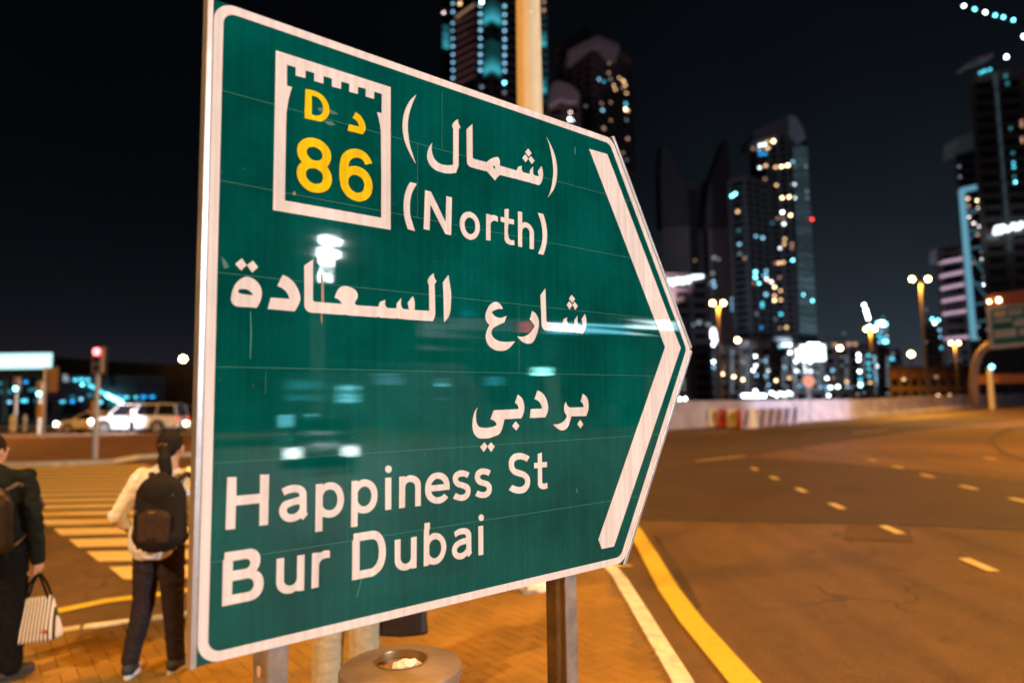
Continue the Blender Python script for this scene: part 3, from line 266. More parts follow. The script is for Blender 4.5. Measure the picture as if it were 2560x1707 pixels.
# ------------------------------------------------------------------ ground, road, pavement
RZ = -.10
def sheet(name, poly, z, m, parent=None, kind=None, label=None):
    tri = tessellate_polygon([[Vector((x, y, 0)) for x, y in poly]])
    me = mesh([(x, y, z) for x, y in poly], [tuple(t) for t in tri], False, False)
    bm = bmesh.new(); bm.from_mesh(me)
    for f in bm.faces:
        f.normal_update()
        if f.normal.z < 0: f.normal_flip()
    bm.to_mesh(me); bm.free()
    return link(name, me, parent, m, label=label, kind=kind)
M_sand = mat('sandy_ground', (.20, .15, .10), .95, 0, .3, .08)
sheet('ground', [(-700, -550), (700, -550), (700, 850), (-700, 850)], RZ - .06, M_sand, kind='structure')
def asphalt():
    m = bpy.data.materials.new('asphalt'); m.use_nodes = True
    n, l = m.node_tree.nodes, m.node_tree.links; b = n['Principled BSDF']
    t = n.new('ShaderNodeTexCoord')
    def nz(scale, det=4, sc=None, rough=.6):
        x = n.new('ShaderNodeTexNoise'); x.inputs['Scale'].default_value = scale; x.inputs['Detail'].default_value = det
        x.inputs['Roughness'].default_value = rough
        if sc:
            mp = n.new('ShaderNodeMapping'); mp.inputs['Scale'].default_value = sc; mp.inputs['Rotation'].default_value = (0, 0, R(-7))
            l.new(t.outputs['Object'], mp.inputs[0]); l.new(mp.outputs[0], x.inputs['Vector'])
        else: l.new(t.outputs['Object'], x.inputs['Vector'])
        return x.outputs['Fac']
    def ramp(v, a, b_, lo, hi):
        r = n.new('ShaderNodeMapRange'); r.inputs['From Min'].default_value = a; r.inputs['From Max'].default_value = b_
        r.inputs['To Min'].default_value = lo; r.inputs['To Max'].default_value = hi; l.new(v, r.inputs['Value']); return r.outputs['Result']
    def mul(a, b_):
        x = n.new('ShaderNodeMath'); x.operation = 'MULTIPLY'; l.new(a, x.inputs[0]); l.new(b_, x.inputs[1]); return x.outputs[0]
    v = mul(ramp(nz(.12, 3), .35, .65, .72, 1.15), ramp(nz(60, 3, None, .85), .32, .68, .42, 1.7))
    v = mul(v, ramp(nz(1.0, 4, (1.1, .10, 1)), .35, .65, .70, 1.18))
    vo = n.new('ShaderNodeTexVoronoi'); vo.feature = 'DISTANCE_TO_EDGE'; vo.inputs['Scale'].default_value = .42
    dm = n.new('ShaderNodeVectorMath'); dm.operation = 'MULTIPLY_ADD'; nc = n.new('ShaderNodeTexNoise'); nc.inputs['Scale'].default_value = 2.2; nc.inputs['Detail'].default_value = 5
    l.new(t.outputs['Object'], nc.inputs['Vector']); l.new(nc.outputs['Color'], dm.inputs[0]); dm.inputs[1].default_value = (.7, .7, 0); l.new(t.outputs['Object'], dm.inputs[2]); l.new(dm.outputs[0], vo.inputs['Vector'])
    ck = ramp(vo.outputs['Distance'], .003, .010, .42, 1.0); mk = ramp(nz(.35, 2), .50, .58, 0, 1)
    cm = n.new('ShaderNodeMix'); l.new(mk, cm.inputs['Factor']); cm.inputs['A'].default_value = 1.0; l.new(ck, cm.inputs['B'])
    v = mul(v, cm.outputs['Result'])
    oil = ramp(nz(1.6, 3), .60, .72, 1.0, .62); v = mul(v, oil)
    v = mul(v, ramp(nz(5, 6, None, .75), .3, .7, .80, 1.2))
    mx = n.new('ShaderNodeMix'); mx.data_type = 'RGBA'; mx.blend_type = 'MULTIPLY'; mx.inputs['Factor'].default_value = 1
    mx.inputs['A'].default_value = (.134, .071, .021, 1)
    cb = n.new('ShaderNodeCombineColor'); [l.new(v, cb.inputs[i]) for i in range(3)]
    l.new(cb.outputs[0], mx.inputs['B']); l.new(mx.outputs['Result'], b.inputs['Base Color'])
    b.inputs['Roughness'].default_value = .66
    bp = n.new('ShaderNodeBump'); bp.inputs['Strength'].default_value = .5; bp.inputs['Distance'].default_value = .006
    l.new(nz(180, 2), bp.inputs['Height']); l.new(bp.outputs['Normal'], b.inputs['Normal'])
    return m
M_asph = asphalt()
road = sheet('road', [(-140, -60), (170, -60), (170, 140), (60, 92), (8, 42), (-4, 60), (-140, 64)], RZ, M_asph, kind='structure')
tag(road, 'wide dusty asphalt junction under orange street lamps')
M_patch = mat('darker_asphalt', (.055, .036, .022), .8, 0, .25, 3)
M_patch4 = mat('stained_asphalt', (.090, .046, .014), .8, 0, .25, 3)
M_patch3 = mat('shade_and_tyre_asphalt', (.066, .034, .012), .8, 0, .2, 2)  # one dark tone for painted shade and for tyre marks
M_patch2 = mat('shaded_asphalt', (.062, .031, .009), .8, 0, .25, .6)  # darker zone of the lamp lighting, held in the colour
def gq(pts, z): return [tuple(ground(x, y, z)[:2]) for x, y in pts]
# shaded zones between lamp pools painted as dark patches; also a stain and tar joint
def q6(*p): return gq([(1400 + a / 1.1586, 1000 + b / 1.1586) for a, b in p], RZ)
sheet('shade_and_stain_patch', q6((545, 165), (800, 180), (1100, 208), (1600, 262), (1600, 370), (1000, 352), (600, 346), (180, 343), (240, 215), (380, 180)), RZ + .004, M_patch2, road)
sheet('shade_and_stain_patch', q6((230, 110), (600, 88), (1000, 60), (1500, 15), (1500, 40), (1000, 92), (760, 128), (545, 163), (380, 178), (240, 195)), RZ + .004, M_patch3, road)
sheet('shade_and_stain_patch', q6((835, 362), (1010, 368), (1025, 412), (820, 405)), RZ + .008, M_patch4, road)
sheet('tar_and_shadow_strip', q6((150, 341), (600, 344), (1000, 350), (1500, 368), (1500, 386), (1000, 361), (600, 353), (150, 347)), RZ + .008, M_patch, road)
sheet('tar_and_shadow_strip', q6((268, 392), (284, 392), (345, 480), (410, 600), (392, 606), (325, 498)), RZ + .004, M_patch3, road)  # cast shadow of a post, painted as a dark strip
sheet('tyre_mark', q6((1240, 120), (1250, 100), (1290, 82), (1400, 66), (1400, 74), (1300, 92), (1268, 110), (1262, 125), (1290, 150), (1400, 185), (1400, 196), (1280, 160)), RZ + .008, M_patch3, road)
# painted markings
def paint(name, col, wear=.45):
    m = bpy.data.materials.new(name); m.use_nodes = True
    n, l = m.node_tree.nodes, m.node_tree.links; b = n['Principled BSDF']; b.inputs['Roughness'].default_value = .6
    t = n.new('ShaderNodeTexCoord'); nz = n.new('ShaderNodeTexNoise'); nz.inputs['Scale'].default_value = 9; nz.inputs['Detail'].default_value = 8
    nz.inputs['Roughness'].default_value = .8; l.new(t.outputs['Object'], nz.inputs['Vector'])
    mr = n.new('ShaderNodeMapRange'); mr.inputs['From Min'].default_value = .50; mr.inputs['From Max'].default_value = .75
    mr.inputs['To Max'].default_value = wear; l.new(nz.outputs['Fac'], mr.inputs['Value'])
    mx = n.new('ShaderNodeMix'); mx.data_type = 'RGBA'; l.new(mr.outputs['Result'], mx.inputs['Factor'])
    mx.inputs['A'].default_value = (*col, 1); mx.inputs['B'].default_value = (.12, .11, .10, 1); l.new(mx.outputs['Result'], b.inputs['Base Color'])
    return m
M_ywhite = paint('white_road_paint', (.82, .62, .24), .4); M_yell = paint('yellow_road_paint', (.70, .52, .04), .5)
def strip(name, path, w, z, m, parent):
    P = [Vector((x, y)) for x, y in path]; v = []
    for i, p in enumerate(P):
        d = (P[min(i + 1, len(P) - 1)] - P[max(i - 1, 0)]).normalized(); q = Vector((-d.y, d.x)) * w / 2
        v += [(p.x - q.x, p.y - q.y, z), (p.x + q.x, p.y + q.y, z)]
    f = [(2 * i, 2 * i + 2, 2 * i + 3, 2 * i + 1) for i in range(len(P) - 1)]
    return link(name, mesh(v, f, False, False), parent, m)
MZ = RZ + .012
K = 1.056
o = strip('edge_line', [(1.50, -9), (1.49, 1.5), (1.50, 3.5)] + gq([(1861, 1707), (1731, 1556), (1672, 1474), (1618, 1378), (1588, 1330), (1562, 1288), (1520, 1225)], RZ), .21, MZ, M_yell, road)
strip('edge_line', [(-7.6, 3.9), (-6.0, 4.9), (-4.75, 5.95), (-4.28, 6.4), (-3.95, 6.78), (-3.55, 6.98), (-3.0, 7.3), (-2.2, 7.9), (-1.2, 8.9)], .17, MZ, M_yell, road)
for x, y in [(4.86, 7.32), (5.03, 9.26), (5.26, 11.28), (5.51, 13.26), (5.78, 15.3), (6.05, 17.3), (4.7, 5.4), (4.55, 3.4),
             (8.50, 11.61), (8.76, 13.31), (9.19, 15.32), (9.63, 17.26), (10.0, 19.2), (12.4, 15.0), (12.8, 17.0), (13.3, 19.2)]:
    x, y = x * K, y * K
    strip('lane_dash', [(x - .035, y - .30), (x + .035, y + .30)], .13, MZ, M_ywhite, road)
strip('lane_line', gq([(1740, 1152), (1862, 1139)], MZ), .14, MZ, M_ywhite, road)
strip('lane_line', gq([(2130, 1082), (2222, 1074)], MZ), .14, MZ, M_ywhite, road)
# zebra stripes: parallel bars stepping away along a slanted crossing
for i in range(17):
    y0 = 7.18 + i * .815; x0 = -4.03 - (y0 - 7.18) * .925
    a = Vector((x0, y0)) * K; b = Vector((x0 - .48, y0 + .545)) * K; L = 5.6
    v = [(a.x, a.y, MZ), (a.x + L, a.y + .05 * L, MZ), (b.x + L, b.y + .05 * L, MZ), (b.x, b.y, MZ)]
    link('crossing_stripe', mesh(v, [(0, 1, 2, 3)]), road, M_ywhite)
# pavement corner the sign stands on
path = [(.99, -9.0), (.99, -6.0), (.99, -3), (.99, 0), (.99, 3), (.99, 6), (.99, 7.3), (.93, 7.75), (.72, 8.15), (.35, 8.4), (-.1, 8.35), (-.6, 8.05), (-1.2, 7.4), (-2.05, 6.5), (-2.6, 6.12), (-2.95, 5.95), (-3.19, 5.84), (-3.59, 5.66), (-3.97, 5.44), (-5.6, 4.45), (-9, 2.3), (-14, -.9)]
pave = sheet('pavement', path + [(-14, -9)], -.014, mat('joint_sand', (.20, .115, .035), .95, 0, .2, 20), kind='structure')
tag(pave, 'brick paved corner with a pale kerb below the road sign')
def resample(P, step):
    P = [Vector(p) for p in P]; out = [P[0]]; acc = 0
    for a, b in zip(P, P[1:]):
        L = (b - a).length; d = (b - a) / L; t = step - acc
        while t <= L: out.append(a + d * t); t += step
        acc = L - (t - step)
    return out
M_kerb = mat('kerb_concrete', (.74, .68, .50), .85, 0, .28, 7, .2, 50)
ks = resample(path[:-1], .50)
for a, b in zip(ks, ks[1:]):
    d = (b - a).normalized(); nrm = Vector((d.y, -d.x)); g = .010; w = .14
    a2, b2 = a + d * g, b - d * g
    t = random.uniform(-.002, .002)
    poly = [a2, b2, b2 + nrm * w, a2 + nrm * w]
    v = [(p.x, p.y, -.16) for p in poly] + [(p.x, p.y, z) for p, z in zip(poly, (t, t, t - .012, t - .012))]
    link('kerb_stone', mesh(v, [(3, 2, 1, 0), (4, 5, 6, 7), (0, 1, 5, 4), (1, 2, 6, 5), (2, 3, 7, 6), (3, 0, 4, 7)]), pave, M_kerb)
def brick_mat():
    m = mat('paving_brick', (.285, .150, .018), .85, 0, .14, 60, .25, 120)
    n, l = m.node_tree.nodes, m.node_tree.links; b = n['Principled BSDF']
    src = b.inputs['Base Color'].links[0].from_socket
    g = n.new('ShaderNodeNewGeometry'); oi = n.new('ShaderNodeObjectInfo'); ad = n.new('ShaderNodeMath'); ad.operation = 'ADD'
    l.new(g.outputs['Random Per Island'], ad.inputs[0]); l.new(oi.outputs['Random'], ad.inputs[1])
    fr = n.new('ShaderNodeMath'); fr.operation = 'FRACT'; l.new(ad.outputs[0], fr.inputs[0])
    cr = n.new('ShaderNodeMapRange'); cr.inputs['To Min'].default_value = .90; cr.inputs['To Max'].default_value = 1.10; l.new(fr.outputs[0], cr.inputs['Value'])
    # worn, dirty areas at the size of footsteps
    tx = n.new('ShaderNodeNewGeometry'); nz = n.new('ShaderNodeTexNoise'); nz.inputs['Scale'].default_value = 1.3; nz.inputs['Detail'].default_value = 5
    l.new(tx.outputs['Position'], nz.inputs['Vector'])
    c2 = n.new('ShaderNodeMapRange'); c2.inputs['From Min'].default_value = .35; c2.inputs['From Max'].default_value = .65; c2.inputs['To Min'].default_value = .75; c2.inputs['To Max'].default_value = 1.15
    l.new(nz.outputs['Fac'], c2.inputs['Value'])
    mu = n.new('ShaderNodeMath'); mu.operation = 'MULTIPLY'; l.new(cr.outputs['Result'], mu.inputs[0]); l.new(c2.outputs['Result'], mu.inputs[1])
    cb = n.new('ShaderNodeCombineColor'); [l.new(mu.outputs[0], cb.inputs[i]) for i in range(3)]
    mx = n.new('ShaderNodeMix'); mx.data_type = 'RGBA'; mx.blend_type = 'MULTIPLY'; mx.inputs['Factor'].default_value = 1
    l.new(src, mx.inputs['A']); l.new(cb.outputs[0], mx.inputs['B']); l.new(mx.outputs['Result'], b.inputs['Base Color'])
    return m
M_brick = brick_mat()
def inside(p, poly):
    c = False; n = len(poly); j = n - 1
    for i in range(n):
        if (poly[i][1] > p.y) != (poly[j][1] > p.y) and p.x < (poly[j][0] - poly[i][0]) * (p.y - poly[i][1]) / (poly[j][1] - poly[i][1]) + poly[i][0]: c = not c
        j = i
    return c
pv = path + [(-14, -9)]
def brick_geo(L, W, H=.06, e=.0025):
    a, b = L / 2, W / 2
    v = [(x, y, -H) for x, y in ((-a, -b), (a, -b), (a, b), (-a, b))] + [(x, y, -e) for x, y in ((-a, -b), (a, -b), (a, b), (-a, b))] + \
        [(x, y, 0) for x, y in ((-a + e, -b + e), (a - e, -b + e), (a - e, b - e), (-a + e, b - e))]
    f = [(i, (i + 1) % 4, 4 + (i + 1) % 4, 4 + i) for i in range(4)] + [(4 + i, 4 + (i + 1) % 4, 8 + (i + 1) % 4, 8 + i) for i in range(4)] + [(8, 9, 10, 11)]
    return v, f
bv, bf = brick_geo(.1965, .0965)
bricks = []
c45, s45 = math.cos(R(38)), math.sin(R(38)); w = .1
for i in range(-110, 110):
    for j in range(-60, 60):
        # herringbone: pairs stepping on a diagonal lattice
        ox, oy = (i * 1 + j * 2) * w, (i * 1 - j * 2) * w
        for cx, cy, a in ((ox, oy, 0), (ox - .5 * w, oy + 1.5 * w, 90)):
            x, y = cx, cy
            X, Y = x * c45 - y * s45, x * s45 + y * c45
            if not (-8 < X < 1.0 and -5 < Y < 8.5): continue
            p = Vector((X, Y))
            if not (inside(p, pv) and inside(p + Vector((.075, .075)), pv) and inside(p + Vector((.075, -.075)), pv) and inside(p + Vector((-.075, .075)), pv)): continue
            bricks.append((X, Y, a + 38))
def seen(X, Y):
    d = Vector((X, Y, 0)) - CAM; z = d.dot(FW)
    if z < .3: return None
    px, py = 1280 + FPX * d.dot(RT) / z, 853.5 - FPX * d.dot(UPV) / z
    if not (0 < px < 2560 and 0 < py < 1707): return None
    # behind the sign board: not visible
    if 530 < px < 1560 and py < 1650 - (px - 490) * .2416 - 6: return None
    return z
near = sorted([(seen(b[0], b[1]), k) for k, b in enumerate(bricks) if seen(b[0], b[1])])[:290]
pick = {k for _, k in near}
bm_me = mesh(bv, bf); bm_me.materials.append(M_brick)
rest = MB()
for k, (X, Y, a) in enumerate(bricks):
    z = random.uniform(-.0012, .0008); tx, ty = random.uniform(-.004, .004), random.uniform(-.004, .004)
    if k in pick:
        o = link('brick', bm_me, pave); o.location = (X, Y, z); o.rotation_euler = (tx, ty, R(a))
    else:
        Mx = Matrix.Translation((X, Y, z)) @ Matrix.Rotation(R(a), 4, 'Z') @ Matrix.Rotation(tx, 4, 'X')
        rest.add([Mx @ Vector(q) for q in bv], bf)
link('brick_field', mesh(rest.v, rest.f), pave, M_brick, kind='stuff')
# far islands
M_redpave = mat('red_block_paving', (.15, .062, .025), .9, 0, .3, .8, .2, 20)
def island(name, pxs, m, label, z=RZ):
    pts = [tuple(ground(x, y, z)[:2]) for x, y in pxs]
    mb = MB(); mb.prism(pts, RZ - .05, RZ + .10); s = mb.build(name, m, None, kind='structure', label=label)
    cx = sum(p[0] for p in pts) / len(pts); cy = sum(p[1] for p in pts) / len(pts)
    pts2 = pts + [pts[0]]
    for p, q in zip(pts2, pts2[1:]):
        P, Q = Vector((*p, 0)), Vector((*q, 0)); d = (Q - P); 
        if d.length < .3: continue
        nn = Vector((-d.y, d.x, 0)).normalized(); mid = (P + Q) / 2
        if nn.dot(Vector((cx, cy, 0)) - mid) > 0: nn = -nn
        m2 = MB(); m2.bar(P + nn * .08 + Vector((0, 0, RZ + .05)), Q + nn * .08 + Vector((0, 0, RZ + .05)), .15, .16); m2.build('kerb_edge', M_kerb, s)
    return s
island('median_island', [(-260, 1168), (130, 1163), (275, 1158), (340, 1146), (480, 1139), (760, 1132), (760, 1084), (300, 1088), (-260, 1098)], M_redpave, 'red block paved island between the crossing and the waiting cars')
island('far_pavement', [(-260, 1069), (160, 1067), (700, 1056), (700, 1046), (0, 1054), (-260, 1056)], M_redpave, 'far pavement beyond the cars on the left')
# ------------------------------------------------------------------ the road sign
SPHI = .874753
SU = Vector((math.sin(SPHI), math.cos(SPHI), 0)); SN = Vector((SU.y, -SU.x, 0))   # along the board, out of its face
SP0 = CAM + Vector((-.639294, 1.409733, .880107))                                # top left corner of the face
sign = thing('road_sign', 'big green arrow-shaped direction sign with Arabic and English white lettering on two steel posts', 'road sign')
# board frame: local x along board, y out of face, z up; origin on ground below the top-left corner
sign.matrix_world = Matrix(((SU.x, SN.x, 0, SP0.x), (SU.y, SN.y, 0, SP0.y), (0, 0, 1, 0), (0, 0, 0, 1)))
ZT = SP0.z
def sheeting(name, col, wet=0.0, pat=.10, g0=.85, g1=1.12):
    m = bpy.data.materials.new(name); m.use_nodes = True
    n, l = m.node_tree.nodes, m.node_tree.links; b = n['Principled BSDF']
    b.inputs['Roughness'].default_value = .5; b.inputs['Coat Weight'].default_value = .8; b.inputs['Coat Roughness'].default_value = .022
    b.inputs['Specular IOR Level'].default_value = 0.0; b.inputs['Coat IOR'].default_value = 1.5
    t = n.new('ShaderNodeTexCoord'); xyz = n.new('ShaderNodeSeparateXYZ'); l.new(t.outputs['Object'], xyz.inputs[0])
    def mth(op, a, b_=None, c=None):
        x = n.new('ShaderNodeMath'); x.operation = op
        for i, v in enumerate((a, b_, c)):
            if v is None: continue
            if isinstance(v, (int, float)): x.inputs[i].default_value = v
            else: l.new(v, x.inputs[i])
        return x.outputs[0]
    # cube-corner cells: two crossing sine lattices about 3.6 mm apart
    a = mth('MULTIPLY_ADD', xyz.outputs['X'], 1750.0, 0.0)
    c = mth('MULTIPLY_ADD', xyz.outputs['Z'], 1000.0, 0.0)
    s1 = mth('SINE', mth('ADD', a, c)); s2 = mth('SINE', mth('SUBTRACT', a, c))
    cell = mth('MULTIPLY_ADD', mth('MULTIPLY', s1, s2), .5, .5)
    nz = n.new('ShaderNodeTexNoise'); nz.inputs['Scale'].default_value = 3.2; nz.inputs['Detail'].default_value = 7; nz.inputs['Roughness'].default_value = .62
    l.new(t.outputs['Object'], nz.inputs['Vector'])
    grime = n.new('ShaderNodeMapRange'); grime.inputs['From Min'].default_value = .3; grime.inputs['From Max'].default_value = .7
    grime.inputs['To Min'].default_value = g0; grime.inputs['To Max'].default_value = g1; l.new(nz.outputs['Fac'], grime.inputs['Value'])
    # vertical rain streaks
    mp = n.new('ShaderNodeMapping'); mp.inputs['Scale'].default_value = (60, 1, 1.6); l.new(t.outputs['Object'], mp.inputs[0])
    st = n.new('ShaderNodeTexNoise'); st.inputs['Scale'].default_value = 1.0; st.inputs['Detail'].default_value = 3; l.new(mp.outputs[0], st.inputs['Vector'])
    sr = n.new('ShaderNodeMapRange'); sr.inputs['From Min'].default_value = .35; sr.inputs['From Max'].default_value = .7; sr.inputs['To Min'].default_value = .90; sr.inputs['To Max'].default_value = 1.13
    l.new(st.outputs['Fac'], sr.inputs['Value'])
    f = mth('MULTIPLY', mth('MULTIPLY_ADD', cell, -pat * 2, 1 + pat), mth('MULTIPLY', grime.outputs['Result'], sr.outputs['Result']))
    cb = n.new('ShaderNodeCombineColor'); [l.new(f, cb.inputs[i]) for i in range(3)]
    mx = n.new('ShaderNodeMix'); mx.data_type = 'RGBA'; mx.blend_type = 'MULTIPLY'; mx.inputs['Factor'].default_value = 1
    mx.inputs['A'].default_value = (*col, 1); l.new(cb.outputs[0], mx.inputs['B'])
    # small pale scuffs and dust specks
    sp = n.new('ShaderNodeTexVoronoi'); sp.inputs['Scale'].default_value = 26; l.new(t.outputs['Object'], sp.inputs['Vector'])
    sm = n.new('ShaderNodeMapRange'); sm.inputs['From Min'].default_value = .028; sm.inputs['From Max'].default_value = .045; sm.inputs['To Min'].default_value = .5; sm.inputs['To Max'].default_value = 0
    l.new(sp.outputs['Distance'], sm.inputs['Value'])
    m3 = n.new('ShaderNodeMix'); m3.data_type = 'RGBA'; l.new(sm.outputs['Result'], m3.inputs['Factor']); l.new(mx.outputs['Result'], m3.inputs['A'])
    m3.inputs['B'].default_value = (.22, .24, .2, 1); l.new(m3.outputs['Result'], b.inputs['Base Color'])
    # film is slightly wavy and embossed by the cells
    wv = n.new('ShaderNodeTexNoise'); wv.inputs['Scale'].default_value = 1.0; wv.inputs['Detail'].default_value = 2
    wm = n.new('ShaderNodeMapping'); wm.inputs['Scale'].default_value = (.35, 1, 9.0); l.new(t.outputs['Object'], wm.inputs[0]); l.new(wm.outputs[0], wv.inputs['Vector'])
    h = mth('ADD', mth('MULTIPLY', wv.outputs['Fac'], .0013), mth('MULTIPLY', cell, .000005))
    bp = n.new('ShaderNodeBump'); bp.inputs['Strength'].default_value = 1; bp.inputs['Distance'].default_value = 1.0
    l.new(h, bp.inputs['Height']); l.new(bp.outputs['Normal'], b.inputs['Coat Normal']); l.new(bp.outputs['Normal'], b.inputs['Normal'])
    return m
M_green = sheeting('green_sheeting', (.0002, .082, .080), 0, .30, .62, 1.32)
M_white = sheeting('white_sheeting', (.74, .74, .80), 0, .12, .90, 1.08)
M_yellow = sheeting('yellow_sheeting', (.78, .58, .012), 0, .05)
M_alu = mat('aluminium_trim', (.46, .44, .46), .38, .75, .12, 20)
PW, PS, PHH = 1.685, 1.285, 1.4
def board_w(v): return PS + (PW - PS) * (1 - abs(v - .7) / .7)
# seven planks
for k in range(7):
    v0, v1 = k * .2 + .0004, (k + 1) * .2 - .0004
    ws = [v0, v1] if not v0 < .7 < v1 else [v0, .7, v1]
    pts = [(0, -v0)] + [(board_w(v), -v) for v in ws] + [(0, -v1)]
    tilt = R(random.uniform(-.13, .13)); vm = (v0 + v1) / 2
    n_ = len(pts)
    tri = tessellate_polygon([[Vector((x, z, 0)) for x, z in pts]])
    V = [(x, (z + vm) * math.tan(tilt), z + ZT) for x, z in pts] + [(x, -.022, z + ZT) for x, z in pts]
    F = [tuple(t) for t in tri] + [tuple(i + n_ for i in t) for t in tri] + [(i, (i + 1) % n_, n_ + (i + 1) % n_, n_ + i) for i in range(n_)]
    link('plank', mesh(V, F, False, True), sign, M_green)
# backing plate visible as a pale line in the joints
mb = MB(); pl = [(0.002, -.002), (PS - .002, -.002), (PW - .003, -.7), (PS - .002, -1.398), (.002, -1.398)]
V = [(x, -.0012, z + ZT) for x, z in pl] + [(x, -.004, z + ZT) for x, z in pl]
mb.add([(x, -.0225, z + ZT) for x, z in pl] + [(x, -.026, z + ZT) for x, z in pl], [(0, 1, 2, 3, 4), (9, 8, 7, 6, 5)] + [(i, (i + 1) % 5, 5 + (i + 1) % 5, 5 + i) for i in range(5)])
mb.build('backing_plate', M_alu, sign)
# thin sealant lines in the joints between planks
M_joint = mat('joint_line', (.04, .20, .17), .6)
for k in range(1, 7):
    v = k * .2; mb = MB(); mb.box((board_w(v) / 2, -.004, ZT - v), (board_w(v) - .004, .0094, .00085)); mb.build('joint_line', M_joint, sign)
# flat cut shapes of sheeting laid on the planks
def film(name, loops, m, y0=.0004, y1=.0013, label=None):
    vs_, n0 = [], []
    L3 = [[Vector((a, b, 0)) for a, b in lp] for lp in loops]
    tri = tessellate_polygon(L3); flat = [p for lp in L3 for p in lp]; N = len(flat)
    V = [(p.x, y1, ZT - p.y) for p in flat] + [(p.x, y0, ZT - p.y) for p in flat]
    F = [tuple(t) for t in tri]; k = 0
    for lp in L3:
        c = len(lp); F += [(k + i, k + (i + 1) % c, N + k + (i + 1) % c, N + k + i) for i in range(c)]; k += c
    me = mesh(V, F)
    bm = bmesh.new(); bm.from_mesh(me)
    for f in bm.faces:
        f.normal_update()
        if abs(f.normal.y) > .9 and f.normal.y < 0: f.normal_flip()
    bm.to_mesh(me); bm.free()
    return link(name, me, sign, m, label=label)
def rounded(poly, rad, n=9):
    out = []; N = len(poly)
    for i, p in enumerate(poly):
        p = Vector(p); a = (Vector(poly[i - 1]) - p).normalized(); b = (Vector(poly[(i + 1) % N]) - p).normalized()
        ang = a.angle(b) / 2; d = rad[i] / math.tan(ang); c = p + (a + b).normalized() * (rad[i] / math.sin(ang))
        s, e = p + a * d, p + b * d
        va, ve = s - c, e - c; tot = va.angle_signed(ve)
        for k in range(n + 1):
            t = -tot * k / n; out.append((c.x + va.x * math.cos(t) - va.y * math.sin(t), c.y + va.x * math.sin(t) + va.y * math.cos(t)))
    return out
def offset(poly, d):
    out = []; N = len(poly)
    for i in range(N):
        p0, p1, p2 = Vector(poly[i - 1]), Vector(poly[i]), Vector(poly[(i + 1) % N])
        n1 = Vector((-(p1 - p0).y, (p1 - p0).x)).normalized(); n2 = Vector((-(p2 - p1).y, (p2 - p1).x)).normalized()
        b = (n1 + n2).normalized(); out.append(p1 + b * (d / b.dot(n1)))
    return [(p.x, p.y) for p in out]
hexa = [(0, 0), (PS, 0), (PW, .7), (PS, 1.4), (0, 1.4)]
e = .0005
ho = offset(hexa, e); hi = offset(hexa, .0205)
film('border', [rounded(ho, (.045, .05, .02, .05, .045)), rounded(hi, (.027, .035, .03, .035, .027))], M_white)
for line in LEGEND.strip().split('\n'):
    name, *loops = line.split('|')
    loops = [[tuple(int(c) / 1e4 for c in p.split(',')) for p in lp.split(';')] for lp in loops]
    film(name, loops, M_yellow if name.startswith('yellow') else M_white)
M_joint2 = mat('sheet_joint', (.004, .14, .12), .6)
for nm_, pts_, c_ in [('residue_streak', [(0.2535, 0.5825), (0.2563, 0.5755), (0.2585, 0.5914), (0.2611, 0.6433), (0.2542, 0.6439)], 'tan'), ('residue_streak', [(0.2526, 0.6788), (0.2554, 0.6673), (0.2576, 0.686), (0.2558, 0.6973)], 'tan'), ('scratch', [(0.0909, 0.6777), (0.0927, 0.6776), (0.0954, 0.7274), (0.0939, 0.7814), (0.0922, 0.7815), (0.0928, 0.7275)], 'pale'), ('scuff', [(0.2377, 0.1815), (0.2577, 0.172), (0.2845, 0.1777), (0.2929, 0.1825), (0.2701, 0.1846), (0.2458, 0.1862)], 'grey'), ('scuff', [(0.2521, 0.2082), (0.2744, 0.2034), (0.2848, 0.2097), (0.2684, 0.2149)], 'grey'), ('scuff', [(0.1851, 0.3922), (0.189, 0.3962), (0.1881, 0.402), (0.1815, 0.4014)], 'tan'), ('scuff', [(0.0281, 0.5638), (0.0391, 0.5754), (0.0443, 0.5861), (0.0345, 0.5907), (0.0309, 0.5807)], 'grey'), ('scratch', [(0.3631, 1.2813), (0.3652, 1.2825), (0.3511, 1.3312), (0.3491, 1.329)], 'pale'), ('scratch', [(1.1048, 0.0705), (1.1084, 0.0723), (1.1075, 0.1002), (1.1042, 0.0918)], 'pale'), ('scuff', [(1.0793, 1.1466), (1.0827, 1.1481), (1.084, 1.1615), (1.0806, 1.1599)], 'pale')]:
    film(nm_, [pts_], {'tan': mat('residue_tan', (.30, .22, .16), .7), 'grey': mat('scuff_grey', (.05, .17, .15), .7), 'pale': mat('scratch_pale', (.02, .20, .17), .6)}[c_], .0005, .0010)
for a_, b_ in [[(0.5943, 0.0387), (0.5935, 0.1964)], [(0.5163, 0.2036), (0.516, 0.3985)], [(0.8953, 0.1049), (0.8948, 0.1261)], [(0.3229, 0.9945), (0.3236, 1.1974)], [(0.8591, 0.6063), (0.8571, 0.7971)], [(0.6909, 1.202), (0.6877, 1.3772)], [(0.5791, 1.3226), (0.5776, 1.3819)], [(0.1273, 0.8095), (0.1265, 0.8576)], [(0.0346, 1.0191), (0.0349, 1.0323)]]:
    film('sheet_joint', [[(a_[0], a_[1]), (a_[0] + .0009, a_[1]), (b_[0] + .0009, b_[1]), (b_[0], b_[1])]], M_joint2, .0004, .0009)
